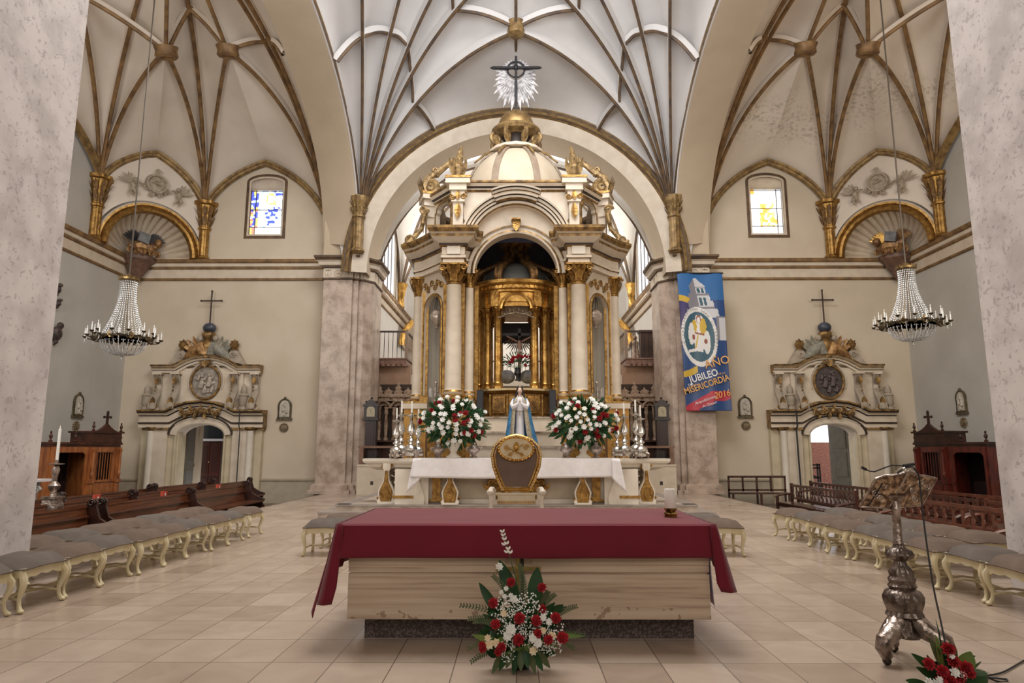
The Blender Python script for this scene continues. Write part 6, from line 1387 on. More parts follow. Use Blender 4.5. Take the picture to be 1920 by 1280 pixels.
    mb.build('medallion_relief', mat('relief figures %d' % s, tuple(c*.8 for c in md_c), .5, .15, c2=tuple(min(1, c*1.35) for c in md_c), sc_=10, bump=.3), pt)
    mb = MB(); 
    for q in (-1, 1): mb.scroll((q*.16, -.4, Pz(4.92)), .09, w=.03, d=q)
    mb.leaf((0, -.42, Pz(5.0)), (0, -.1, -1), (0, -1, 0), .28, .25, .2)
    for k in range(9): mb.scroll(((k-4)*.17, -.55, Pz(2.98)+.07*cos((k-4)*.5)), .11, w=.035, d=(-1)**k, a0=k); mb.leaf(((k-4)*.16, -.55, Pz(3.0)), ((k-4)*.2, -.1, (-1)**k), (0, -1, 0), .3, .13, .2)
    mb.ball((0, -.58, Pz(3.02)), (.14, .08, .13)); mb.build('gilt_cartouche', GED, pt)
    # scroll consoles of the upper tier
    for q, xx, dd in ((-1, 1.12, .3), (1, 1.12, .3), (-1, 1.88, .15), (1, 1.88, .15)):
        x = q*xx; mb = MB(); w_ = .13; rows = []
        for i in range(15):
            t = i/14; z = Pz(3.12)+1.4*t; off = dd+.22*(1-t)**2*1.2+.12*sin(pi*t*2.2+.6); rows.append([(x-w_, -off+.1, z), (x-w_, -off, z), (x-w_*.6, -off-.02, z), (x+w_*.6, -off-.02, z), (x+w_, -off, z), (x+w_, -off+.1, z)])
        mb.grid(rows, 0); 
        for g in (-1, 1): mb.tube([(x+g*w_, r[2][1]-.01, r[2][2]) for r in rows], .025, 5, m=0)
        mb.leaf((x, -dd-.3, Pz(3.1)), (0, -.1, 1), (0, -1, 0), .5, .26, .1, m=1); mb.leaf((x, -dd-.12, Pz(4.35)), (0, -.1, -1), (0, -1, 0), .3, .2, .1, m=1)
        for g in (-1, 1): mb.scroll((x+g*.11, -dd-.28, Pz(3.22)), .1, w=.03, d=g, m=1); mb.scroll((x+g*.1, -dd-.1, Pz(4.48)), .07, w=.025, d=-g, m=1)
        for k in range(3): mb.ball((x, -dd-.14-.03*k, Pz(4.1-.14*k)), (.035, .02, .05), 6, 4, m=1)
        mb.box(x-.2, x+.2, -dd-.25, 0, Pz(3.06), Pz(3.16), 2); mb.box(x-.17, x+.17, -dd-.18, 0, Pz(4.45), Pz(4.54), 2)
        mb.build('scroll_console', [mat('taupe stucco', (.34, .28, .21), .6, c2=(.44, .37, .29), sc_=4), GED, CRM], pt, 30)
    # small lantern-shaped urns between the consoles
    for q in (-1, 1):
        mb = MB(); mb.lathe([(.18, 0), (.18, .1), (.12, .12), (.17, .2), (.17, .5), (.2, .53), (.1, .62), (.12, .66), (.1, .84), (.0, 1.0)], 12, (q*(1.52 if q*s < 0 else 2.2), -.3, Pz(3.1))); mb.build('stucco_lantern', MATS['taupe stucco'], pt)
    # crest
    mb = MB()
    for q in (-1, 1):
        mb.prism([(q*1.5, Pz(4.82)), (q*.7, Pz(5.0)), (q*.85, Pz(5.3)), (q*1.0, Pz(5.46)), (q*1.15, Pz(5.38)), (q*1.32, Pz(5.1))], -.3, -.05, 'y', m=0)
        mb.scroll((q*1.0, -.32, Pz(5.2)), .12, w=.035, d=q, m=0); mb.lathe([(.0, 0), (.17, .0), (.1, .06), (.16, .15), (.18, .24), (.1, .33), (.06, .38), (0, .45)], 10, (q*1.0, -.2, Pz(5.4)), m=1)
        for k in range(4): mb.leaf((q*1.0, -.2, Pz(5.5)), (cos(k*1.5)*.5, sin(k*1.5)*.5-.1, 1), (0, -1, 0), .3, .1, -.2, m=1)
        # reclining carved figures
        mb.tube([(q*.12, -.25, Pz(5.2)), (q*.28, -.3, Pz(5.55)), (q*.45, -.3, Pz(5.4)), (q*.62, -.28, Pz(5.25)), (q*.85, -.25, Pz(5.05))], [.2, .24, .24, .2, .1], 10, m=2 if q*s < 0 else 3); mb.ball((q*.3, -.32, Pz(5.85)), .12, 9, 7, m=0); mb.tube([(q*.3, -.36, Pz(5.6)), (q*.5, -.42, Pz(5.5)), (q*.6, -.4, Pz(5.65))], [.07, .06, .04], 7, m=0)
        for k in range(3): mb.leaf((q*.4, -.2, Pz(5.35)), (q*(.3+.35*k), -.1, 1-.3*k), (0, -1, 0), .6, .2, -.2, m=3 if q*s > 0 else 2)
    mb.lathe([(.2, Pz(5.1)), (.14, Pz(5.3)), (.2, Pz(5.5)), (.22, Pz(5.65)), (.12, Pz(5.75)), (.16, Pz(5.85)), (.24, Pz(5.95)), (.24, Pz(6.05)), (.15, Pz(6.12))], 14, (0, -.25, 0), m=1, flute=.08, fn=7)
    mb.build('crest_carving', [MATS['taupe stucco'], GED, mat('grey green figures', (.20, .19, .15), .6, c2=(.32, .30, .24), sc_=8), mat('copper gilt carving', (.24, .11, .04), .45, .4, c2=(.5, .30, .12), sc_=8)], pt, 50)
    mb = MB(); mb.ball((0, -.25, Pz(6.27)), (.25, .22, .21), 18, 12); mb.build('dark_globe', mat('slate blue globe', (.03, .035, .05), .4, c2=(.07, .08, .11)), pt)
    mb = MB(); mb.tube([(0, -.25, Pz(6.4)), (0, -.25, Pz(7.72))], .03, 8); mb.tube([(-.38, -.25, Pz(7.36)), (.38, -.25, Pz(7.36))], .03, 8)
    for p in ((0, 7.74), (-.4, 7.36), (.4, 7.36)): mb.ball((p[0], -.25, Pz(p[1])), .045, 8, 6)
    mb.build('iron_cross', mat('brown iron', (.07, .045, .035), .5, .4), pt)
# doors and what shows behind them
for s in (-1, 1):
    X = s*11.95
    if s < 0:
        mb = MB(); mb.T = Matrix.Translation((X-.9, 26.7, -.4)) @ Matrix.Rotation(R(93), 4, 'Z'); mb.box(0, .8, -.03, .03, 0, 3.1); mb.box(.1, .7, -.045, .045, .3, 1.2, 1); mb.box(.1, .7, -.045, .045, 1.4, 1.6, 1); mb.box(.1, .7, -.045, .045, 1.75, 2.9, 1)
        d = struct(mb, 'door_1', [GRY, mat('door panel grey', (.11, .10, .085), .6)], smooth=0)
        mb = MB(); mb.box(X-2.6, X+1.9, 29.4, 29.6, -.4, 4); mb.box(X+1.7, X+1.9, 26.7, 29.4, -.4, 4); mb.box(X-2.6, X+1.9, 26.7, 29.6, 3.6, 3.8); mb.box(A(350, 860, 27.6).x, A(372, 860, 27.6).x, 27.6, 27.9, -.4, 3.6); struct(mb, 'wall_passage', mat('tan passage wall', (.42, .34, .25), .8), smooth=0)
        mb = MB(); q_ = A(360, 872, 27.58); mb.box(q_.x-.07, q_.x+.07, 27.585, 27.6, q_.z-.06, q_.z+.06); tag(mb.build('light_switch', BLK, None, 0), 'small black switch plate on the tan wall inside the doorway', 'switch')
        cb = thing('sacristy_cupboard', 'tall dark red wooden cupboard inside the doorway on the pew side', 'cupboard', (A(393, 860, 28.6).x, 28.6, -.4))
        mb = MB(); mb.box(-.45, .45, 0, .35, 0, 2.35); mb.box(-.5, .5, -.04, .36, 2.35, 2.45, 1); mb.box(-.45, .45, 0, .35, 2.45, 3.4, 2); mb.build('cupboard_body', [mat('very dark mahogany', (.035, .008, .006), .3), mat('pale ledge', (.6, .6, .62), .4), mat('dark glass', (.02, .028, .035), .15)], cb, 0)
        for q in (-1, 1):
            mb = MB(); mb.box(q*.22-.2, q*.22+.2, -.03, 0, .95, 2.25); mb.box(q*.22-.14, q*.22+.14, -.045, -.03, 1.05, 2.15, 1); d_ = mb.build('cupboard_door', [mat('mahogany door', (.06, .012, .008), .3), MATS['very dark mahogany']], cb, 0)
            mb = MB(); mb.box(q*.22-.2, q*.22+.2, -.03, 0, .1, .85); mb.build('lower_door', MATS['very dark mahogany'], cb, 0)
        mb = MB(); mb.ball((0, -.06, 1.5), .025, 8, 6); mb.build('knob', mat('brass knob', (.5, .35, .15), .3, .8), cb)
    else:
        mb = MB(); mb.T = Matrix.Translation((X+.95, 26.75, -.4)) @ Matrix.Rotation(R(180-70), 4, 'Z'); mb.box(0, 1.0, -.03, .03, 0, 3.05); mb.box(.1, .74, -.045, .045, .2, .8, 1); mb.box(.14, .7, -.055, .055, .95, 1.9, 1); mb.box(.2, .64, -.06, .06, 1.05, 1.8); mb.box(.14, .7, -.055, .055, 2.05, 2.95, 1); mb.box(.2, .64, -.06, .06, 2.15, 2.85)
        struct(mb, 'door_2', [GRY, mat('door panel olive', (.10, .09, .065), .6)], smooth=0)
        mb = MB(); mb.box(9, 17, 33.0, 33.3, -.5, 1.95); mb.box(9, 17, 26.7, 33.2, -.6, -.42, 1)
        struct(mb, 'wall_courtyard', [mat('weathered red brick', (.22, .07, .045), .8, c2=(.36, .17, .12), sc_=9, bump=.4, stretch=(1, 1, 3)), MATS['aisle floor stone']], smooth=0)
        gt = thing('iron_gate', 'dark iron gate with crossed bars outside the daylit doorway', 'gate', (X-.35, 27.6, -.4)); mb = MB()
        for x in (-.45, -.36, .36, .45): mb.box(x-.025, x+.025, -.03, .03, 0, 1.45)
        for z in (1.4, 1.28, .35, .9): mb.box(-.45, .45, -.03, .03, z-.03, z+.03)
        mb.tube([(-.36, 0, 1.25), (.36, 0, .9)], .03, 5); mb.tube([(-.36, 0, .9), (.36, 0, .4)], .03, 5); mb.build('gate_frame', MATS['dark iron'], gt, 0)
# cable conduit on the doorway of the banner side
mb = MB(); pts = [Vector((10.46, 25.59, 3.05)), Vector((10.46, 25.59, 2.46)), Vector((10.46, 25.70, 2.36)), Vector((10.48, 25.72, 1.2)), Vector((10.5, 25.72, -.4))]; mb.tube(pts, .03, 6); tag(mb.build('cable_conduit', BLK), 'black conduit running down the banner-side doorway between its columns', 'conduit')
mb = MB(); mb.tube([Vector((-10.38, 25.60, 3.05)), Vector((-10.38, 25.60, 2.46)), Vector((-10.38, 25.71, 2.36)), Vector((-10.38, 25.71, -.4))], .02, 6); tag(mb.build('cable_conduit', BLK), 'thin black conduit running down the pew-side doorway', 'conduit')
# ---------------------------------------------------------------- wall plaques and rosettes
def plaque(loc, rz, lab, lab2):
    p = thing('relief_plaque', lab, 'plaque', loc, rz)
    def outl(k, z0=-.34): return [(-.2*k, z0), (.2*k, z0), (.2*k, .1)]+[(.2*k*cos(pi*i/12), .1+.24*k*sin(pi*i/12)) for i in range(1, 12)]+[(-.2*k, .1)]
    mb = MB(); mb.prism([(x*1.32, z*1.16) for x, z in outl(1)], -.05, 0, 'y'); mb.tube([(x*1.18, -.05, z*1.08) for x, z in outl(1)], .035, 6, closed=True); mb.box(-.3, .3, -.08, 0, -.44, -.36); mb.ball((0, -.05, .42), .05, 8, 6); mb.build('plaque_frame', mat('dark olive gilt frame', (.05, .042, .024), .5, .3, c2=(.17, .13, .07), sc_=12), p, 40)
    mb = MB(); mb.prism(outl(.95, -.31), -.065, -.04, 'y')
    for (x, z, k) in ((-.06, .05, 1), (.08, .0, 1.1), (0, -.15, .8), (.02, .18, .7)): mb.ball((x, -.08, z+.08*k), .035*k, 7, 5); mb.tube([(x, -.075, z+.05*k), (x+.01, -.085, z-.14*k)], [.03*k, .05*k], 7)
    mb.build('relief_panel', mat('pale relief stone', (.45, .41, .34), .6, c2=(.56, .51, .43), sc_=8), p, 40)
    v = Matrix.Rotation(rz, 4, 'Z') @ Vector((0, 0, -.98)); r = thing('wall_rosette', lab2, 'rosette', Vector(loc)+Vector((0, 0, -.72)), rz)
    mb = MB(); mb.T = Matrix.Rotation(pi/2, 4, 'X'); mb.lathe([(0, .07), (.05, .07), (.07, .04), (.12, .05), (.14, .03), (.15, 0)], 20)
    mb.T = None
    for i in range(14): a = 2*pi*i/14; mb.ball((.16*cos(a), -.03, .16*sin(a)), .028, 6, 4)
    for i in range(8): a = 2*pi*i/8; mb.leaf((0, -.07, 0), (cos(a), 0, sin(a)), (0, -1, 0), .13, .07, .2, n=3)
    mb.build('rosette_carving', mat('brown gold rosette', (.15, .11, .06), .5, .3, c2=(.3, .23, .14), sc_=12), r)
plaque((-8.92, 26.3, 3.15), 0, 'arched relief plaque on the wall between the dark cupboard doorway and pier', 'round gilt rosette below the plaque between the dark cupboard doorway and pier')
plaque((8.78, 26.3, 3.22), 0, 'arched relief plaque between the banner and the daylit doorway', 'round gilt rosette below the plaque between banner and daylit doorway')
plaque((-15.3, 23.7, 3.12), R(90), 'arched relief plaque on the grey wall above the orange-brown confessional', 'round gilt rosette on the grey wall above the orange-brown confessional')
plaque((15.3, 23.5, 3.22), R(-90), 'arched relief plaque on the grey wall above the dark red confessional', 'round gilt rosette on the grey wall above the dark red confessional')
# ---------------------------------------------------------------- chandeliers
CRY_ = mat('crystal beads', (.46, .47, .46), .12, .35, c2=(.88, .88, .88), sc_=25)
DFL = (.045, .034)
def chandelier(x, y, zt, zr, lab):
    # zt: top crown, zr: height of the arm ring
    t = thing('chandelier', lab, 'chandelier', (x, y, zr)); h = zt-zr; rnd = random.Random(1)
    mb = MB(); mb.tube([(0, 0, h), (0, 0, h+2), (0, 0, 16.3-zr)], .02, 5); mb.build('chain', mat('old chain', (.12, .1, .08), .5, .6), t)
    mb = MB(); mb.lathe([(.2, h-.05), (.24, h-.02), (.24, h+.03), (.1, h+.08), (.03, h+.15)], 20); mb.tube([(0, 0, h), (0, 0, -.3)], .02, 6)
    for i in range(24): a = 2*pi*i/24; mb.leaf((.23*cos(a), .23*sin(a), h), (cos(a)*.3, sin(a)*.3, 1), (cos(a), sin(a), 0), .08, .05, 0, n=2)
    mb.build('crown_ring', mat('antique brass', (.16, .10, .04), .35, .8, c2=(.4, .28, .12), sc_=9), t)
    mb = MB()
    for i in range(30):
        a = 2*pi*i/30
        for k in range(26):
            f = k/25; r = .2+.30*f**1.7-.05*sin(pi*f); mb.ball((r*cos(a), r*sin(a), h-.03-(h-.08)*f), (.014, .014, .024), 4, 3)
        for k in range(14):
            f = (k+1)/15; r = .52*cos(f*pi/2)**.75; mb.ball((r*cos(a), r*sin(a), -.06-.36*sin(f*pi/2)), (.016, .016, .022), 4, 3)
    for r, z in ((.18, -.40), (.34, -.34), (.5, -.1)):
        for i in range(int(r*90)): a = 2*pi*i/int(r*90); mb.ball((r*cos(a), r*sin(a), z), .016, 4, 3)
    mb.lathe([(0, -.56), (.03, -.53), (.02, -.48), (.05, -.45), (0, -.42)], 8)
    tag(mb.build('crystal_strand', CRY_, t), kind='stuff')
    mb = MB(); mb.lathe([(.54, -.03), (.58, -.01), (.58, .03), (.54, .04), (.52, .0), (.54, -.03)], 40); mb.build('brass_hoop', mat('dark bronze metal', (.035, .028, .02), .4, .7, c2=(.14, .10, .05), sc_=9), t)
    for i in range(24):
        a = 2*pi*(i+.5)/24; R0 = .84 if i % 2 else .70; z0 = -.02 if i % 2 else .12; d = Vector((cos(a), sin(a), 0))
        mb = MB(); mb.tube([d*.56, d*(.5+.5*(R0-.5))+Vector((0, 0, -.08)), d*(R0-.04)+Vector((0, 0, -.05)), d*R0+Vector((0, 0, z0))], .014, 6); mb.lathe([(.01, -.03), (.05, .0), (.055, .02), (.02, .02)], 10, d*R0+Vector((0, 0, z0))); mb.scroll(tuple(d*.68+Vector((0, 0, -.02))), .05, w=.012, a0=i)
        arm = mb.build('arm', MATS['dark bronze metal'], t)
        mb = MB(); mb.lathe([(.016, .02), (.015, .16), (.008, .17)], 8, d*R0+Vector((0, 0, z0))); mb.lathe([(.004, .17), (.012, .19), (.01, .215), (.001, .24)], 7, d*R0+Vector((0, 0, z0))); mb.build('candle_light', mat('candle tube', (.82, .82, .80), .4), arm)
        mb = MB(); 
        for k in range(3): mb.ball(d*R0+Vector((0, 0, z0-.04-.035*k)), (.011, .011, .017), 5, 4)
        mb.build('pendant_drop', CRY_, arm)
    for i in range(8): a = 2*pi*i/8; mb = MB(); mb.leaf((.57*cos(a), .57*sin(a), -.06), (0, 0, 1), (cos(a), sin(a), 0), .17, .14, 0); mb.build('gilt_shell', MATS['antique brass'], t)
chandelier(-9.85, 16.8, A(240, 524, 16.8).z, A(228, 634, 16.8).z, 'crystal chandelier hanging in front of the grey wall on the pew side')
chandelier(9.87, 16.8, A(1700, 503, 16.8).z, A(1712, 607, 16.8).z, 'crystal chandelier hanging on the banner side above the slatted benches')
# ---------------------------------------------------------------- gilded beast groups on the corner ledges
for s in (-1, 1):
    b = thing('gilded_beast_group', ('dark-winged gilded beast with a book on the cornice corner behind the chandelier, pew side' if s < 0 else 'golden-winged beast with a book on the cornice corner behind the chandelier, banner side'), 'sculpture', (s*14.56, 25.56, 9.07), -s*R(45)); b.scale = (1.0, 1.1, 1.2)
    mb = MB(); mb.tube([(-.5, .0, .18), (-.15, -.05, .28), (.2, 0, .26), (.45, -.05, .34)], [.13, .2, .19, .13], 8); mb.ball((s*-.5, -.12, .45), .15, 10, 8)
    for q in (-.35, .3): mb.tube([(q, -.1, .25), (q+.05, -.2, .1), (q, -.3, .02)], [.1, .07, .06], 6)
    for k in range(5): mb.scroll((-.5+.25*k, -.15, .08), .1, w=.04, d=(-1)**k, a0=k)
    mb.build('beast_body', mat('red brown gilding', (.13, .06, .035), .45, .5, c2=(.42, .24, .09), sc_=7, bump=.4), b)
    for q in (-1, 1):
        mb = MB()
        for k in range(6): mb.leaf((q*.15, .0, .45), (q*(1-.1*k), -.1, .15+.14*k), (0, -1, 0), .62-.05*k, .14, -.1)
        mb.build('wing', mat('dark wing %d' % s, (.02, .018, .02), .5, .2) if s < 0 else (GLB if q < 0 else MATS['red brown gilding']), b)
    mb = MB(); mb.T = Matrix.Translation((s*.05, -.2, .52)) @ Matrix.Rotation(R(12), 4, 'Y'); mb.box(-.2, .2, -.08, .08, -.16, .16); mb.build('book', mat('grey book', (.10, .10, .10), .6, c2=(.2, .2, .2)), b, 0)
# ---------------------------------------------------------------- pews
PWD = mat('polished pew wood', (.075, .022, .010), .25, c2=(.15, .05, .020), sc_=2, stretch=(12, .6, 12), coat=.3)
PDK = mat('dark pew end wood', (.022, .008, .006), .3, c2=(.05, .018, .012), sc_=4)
def pew(L_, label, grp):
    t = thing('pew', label, 'pew', group=grp)   # runs along Y, seat towards +X
    mb = MB(); mb.T = Matrix.Rotation(R(-8), 4, 'Y'); mb.box(-.25, -.22, -L_/2, L_/2, .62, .95); mb.box(-.26, -.2, -L_/2, L_/2, .93, .97); mb.box(-.245, -.225, -L_/2, L_/2, .42, .62); mb.build('backrest', PWD, t, 0)
    mb = MB(); mb.box(-.2, .28, -L_/2, L_/2, .43, .47); mb.build('seat', PWD, t, 0)
    for q in (-1, 1):
        mb = MB(); P = [(-.34, 0), (.32, 0), (.3, .1), (.22, .2), (.24, .42), (.3, .47), (.3, .52), (.1, .58), (-.1, .7), (-.17, .9), (-.16, 1.0), (-.2, 1.05), (-.28, 1.06), (-.34, 1.02), (-.36, .95), (-.34, .6)]
        mb.prism(P, q*L_/2-.03, q*L_/2+.03, 'y'); mb.scroll((-.26, q*L_/2-.04, .98), .07, w=.02); mb.build('pew_end', PDK, t, 0)
    mb = MB(); mb.box(-.5, -.34, -L_/2+.1, L_/2-.1, .14, .2); mb.box(-.46, -.38, -L_/2+.3, -L_/2+.36, 0, .14); mb.box(-.46, -.38, L_/2-.36, L_/2-.3, 0, .14); mb.build('kneeler', PDK, t, 0)
    mb = MB(); mb.box(-.42, -.27, -L_/2+.06, L_/2-.06, .72, .75); mb.build('book_ledge', PWD, t, 0)
    return t
pg = 'solid-backed pews in the side bay'
pw0 = pew(3.7, 'brown wooden pew of the row closest to the stools, nearest the viewer', pg); pw0.location = (-7.75, 11.3, -.4)
o = dup(pw0, (-7.75, 15.3, -.4), 0, 'brown wooden pew of the row closest to the stools, middle one'); o = dup(pw0, (-7.95, 19.3, -.4), 0, 'brown wooden pew of the row closest to the stools, last before the platform corner')
for i, (x, y, l) in enumerate(((-8.75, 10.6, 'brown wooden pew of the second row, end nearest the great pier'), (-8.75, 14.5, 'brown wooden pew of the second row, in front of the confessional'), (-8.9, 18.4, 'brown wooden pew of the second row, in line with the cupboard doorway'), (-9.0, 22.2, 'brown wooden pew of the second row, farthest one beside the pier dado'), (-9.75, 13.2, 'brown wooden pew of the back row below the silver candlestick'), (-9.8, 17.2, 'brown wooden pew of the back row below the confessional'), (-9.9, 21.3, 'brown wooden pew of the back row facing the cupboard doorway'))):
    dup(pw0, (x, y, -.4), 0, l)
for i, (x, y, z, l) in enumerate(((-9.45, 15.6, .15, 'pair of red booklets standing on the pew in front of the confessional'), (-8.6, 16.9, .2, 'red and white leaflets standing on the middle pew of the second row'), (-8.7, 20.2, .25, 'red and white leaflets on the pew in line with the cupboard doorway'))):
    t = thing('prayer_booklet', l, 'booklet', (x+.02, y, .36)); mb = MB(); mb.box(-.03, .03, -.1, .1, 0, .22); mb.build('red_cover', mat('red paper', (.55, .07, .035), .6), t, 0); mb = MB(); mb.box(.032, .036, -.02, .03, .03, .18); mb.build('white_page', WHC, t, 0)
# slatted benches
BWD = mat('dark bench wood', (.035, .013, .009), .3, c2=(.09, .032, .02), sc_=4, coat=.2); BRD = mat('reddish bench wood', (.09, .028, .016), .3, c2=(.17, .055, .03), sc_=4, coat=.2)
def bench(L_, label, grp, M_, n):
    t = thing('slatted_bench', label, 'bench', group=grp)   # runs along Y, back at +X, faces -X
    mb = MB(); mb.box(.2, .25, -L_/2, L_/2, .9, .97); mb.box(.2, .25, -L_/2, L_/2, .55, .6); mb.build('back_rail', M_, t, 0)
    for k in range(n):
        y = -L_/2+(k+.5)*L_/n; mb = MB(); mb.prism([(y-.035, .58), (y+.035, .58), (y+.05, .68), (y+.03, .75), (y+.05, .82), (y+.035, .92), (y-.035, .92), (y-.05, .82), (y-.03, .75), (y-.05, .68)], .215, .235, 'x'); mb.build('slat', M_, t, 0)
    mb = MB(); mb.box(-.25, .25, -L_/2, L_/2, .42, .46); mb.box(-.22, -.19, -L_/2, L_/2, .34, .42); mb.build('seat', M_, t, 0)
    for q in (-1, 1):
        mb = MB(); mb.box(.19, .26, q*L_/2-.04, q*L_/2+.04, 0, 1.0); mb.box(-.25, -.18, q*L_/2-.04, q*L_/2+.04, 0, .62); mb.tube([(.22, q*L_/2, .7), (0, q*L_/2, .68), (-.2, q*L_/2, .64), (-.28, q*L_/2, .6)], .035, 6); mb.build('end_frame', M_, t, 0)
    mb = MB(); mb.box(-.03, .03, -.04, .04, 0, .42); mb.build('leg', M_, t, 0)
    return t
bg_ = 'slatted benches in the side bay'
b0_ = bench(3.9, 'dark slatted bench at the far end of the row closest to the platform', bg_, BWD, 16); b0_.location = (8.0, 18.9, -.4)
dup(b0_, (9.3, 20.6, -.4), 0, 'dark slatted bench of the second row below the olive grey door leaf'); dup(b0_, (9.25, 16.3, -.4), 0, 'dark slatted bench of the second row, behind the book rest of the lectern')
b1_ = bench(3.6, 'reddish slatted bench of the first row, between lectern and great pier', bg_, BRD, 13); b1_.location = (8.05, 13.3, -.4)
dup(b1_, (9.3, 12.4, -.4), 0, 'reddish slatted bench of the second row, beside the great pier'); dup(b1_, (10.3, 16.7, -.4), 0, 'reddish slatted bench of the last row, in front of the dark confessional')
ob = thing('open_backed_bench', 'dark open-backed bench against the dado below the banner', 'bench', (8.75, 25.2, -.4)); mb = MB(); mb.box(-1.05, 1.05, .12, .18, .98, 1.06); mb.box(-1.05, 1.05, .12, .18, .52, .58); mb.build('back_rail', BWD, ob, 0)
mb = MB(); mb.box(-1.05, 1.05, -.3, .2, .42, .47); mb.build('seat', BWD, ob, 0)
for k in range(5): mb = MB(); x = -1.02+.51*k; mb.box(x-.03, x+.03, .12, .18, 0 if k % 2 == 0 else .5, 1.0); mb.build('back_post', BWD, ob, 0)
for k in range(3): mb = MB(); x = -1.0+k; mb.box(x-.035, x+.035, -.28, -.22, 0, .42); mb.build('leg', BWD, ob, 0)
# ---------------------------------------------------------------- confessionals
def finial(mb, x, y, z, k=1, m=0): mb.lathe([(.05*k, 0), (.06*k, .04*k), (.02*k, .08*k), (.055*k, .15*k), (.05*k, .2*k), (.02*k, .25*k), (.035*k, .3*k), (0, .34*k)], 10, (x, y, z), m=m)
for s in (-1, 1):
    MA = mat('orange brown confessional', (.22, .065, .02), .3, c2=(.42, .15, .045), sc_=3, stretch=(3, 3, .8), coat=.3) if s < 0 else mat('dark red confessional', (.05, .008, .006), .28, c2=(.12, .02, .012), sc_=3, stretch=(3, 3, .8), coat=.3)
    MD = mat('confessional dark wood', (.012, .004, .003), .5)  # near-black colour shared by booth back, curtain and kneeling step
    # local frame: front towards -Y, width along X; turned so that the front looks into the bay
    loc = (s*13.64, 22.76, -.4); cf = thing('confessional', ('orange-brown wooden confessional with grille and cross below the wall plaque' if s < 0 else 'dark red wooden confessional with grille and cross behind the lectern'), 'confessional', loc, R(78 if s < 0 else -78))
    h = 2.15; k_ = s   # the open wing lies towards the viewer
    X0, X1 = (-2.1, .64) if s < 0 else (-.64, 2.1)
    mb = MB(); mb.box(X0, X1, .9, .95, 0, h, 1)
    for x in (X0+.025, X1-.025, -.475, .475): mb.box(x-.025, x+.025, 0, .95, 0, h)
    mb.box(X0, X1, 0, .95, 0, .12); mb.build('booth', [MA, MD], cf, 0)
    mb = MB(); mb.box(X0-.06, X1+.06, -.06, 1.0, h, h+.07); mb.box(X0-.02, X1+.02, -.02, .97, h-.08, h); mb.box(-.6, .6, -.08, .8, h+.07, h+.38); mb.box(-.66, .66, -.13, .85, h+.38, h+.44)
    mb.prism([(-.45, h+.44), (-.3, h+.49), (-.15, h+.58), (0, h+.7), (.15, h+.58), (.3, h+.49), (.45, h+.44)], -.05, .05, 'y')
    for x in (X0, X1, s*1.2): finial(mb, x, .0, h+.07)
    for x in (-.58, .58): finial(mb, x, -.05, h+.44, .9)
    mb.build('cornice', mat('dark cornice wood %d' % s, (.035, .012, .008), .3, c2=(.09, .028, .014)) if s < 0 else PDK, cf, 0)
    mb = MB(); z = h+.66; mb.box(-.03, .03, -.03, .03, z, z+.4); mb.box(-.13, .13, -.03, .03, z+.22, z+.28)
    for p in ((0, .42), (-.14, .25), (.14, .25)): mb.ball((p[0], 0, z+p[1]), (.05, .03, .05), 8, 6)
    mb.build('cross', PDK, cf, 0)
    mb = MB(); mb.box(-.45, .45, -.04, .02, .12, .95); mb.box(-.38, .38, -.055, -.04, .2, .85); mb.box(-.45, .45, -.08, .02, .95, 1.02); mb.box(-.45, -.33, -.04, .02, 1.02, h-.08); mb.box(.33, .45, -.04, .02, 1.02, h-.08); mb.box(-.33, .33, -.04, .02, 1.9, h-.08); dr = mb.build('door', MA, cf, 0)
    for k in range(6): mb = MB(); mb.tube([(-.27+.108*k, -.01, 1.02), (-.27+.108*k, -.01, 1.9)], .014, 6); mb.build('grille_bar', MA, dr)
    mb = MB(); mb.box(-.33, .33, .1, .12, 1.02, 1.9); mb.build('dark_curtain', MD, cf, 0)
    for q in (-1, 1):
        mb = MB(); x = q*.56; mb.box(x-.09, x+.09, -.1, .0, 0, h-.08); mb.lathe([(.05, 1.1), (.06, 1.2), (.045, 1.3), (.045, 1.9), (.07, 2.0)], 10, (x, -.12, 0)); mb.box(x-.11, x+.11, -.14, .0, .92, 1.02); mb.build('corner_post', MA, cf, 0)
    q = s; x0, x1 = sorted((q*.66, q*2.07)); mb = MB(); P = [(x0, .1), (x0, h-.08), (x1, h-.08), (x1, .1), (x1-.1, .1)]; P += [(x1-.1, 1.75)]+[(x1-.1-.15*(1-cos(pi/2*i/5)), 1.75+.15*sin(pi/2*i/5)) for i in range(1, 6)]+[(x0+.22+.15*(1-sin(pi/2*i/5)), 1.75+.15*cos(pi/2*i/5)) for i in range(0, 6)]+[(x0+.22, .1)]
    mb.prism(P, -.03, .02, 'y'); mb.box(x0, x0+.22, -.06, -.03, .92, 1.0); mb.build('penitent_arch', MA, cf, 0)
    mb = MB(); mb.box(x0+.25, x1-.12, .3, .5, .1, .3); mb.box(x0+.25, x1-.12, .6, .7, .1, 1.0); mb.build('kneeling_step', MD, cf, 0)
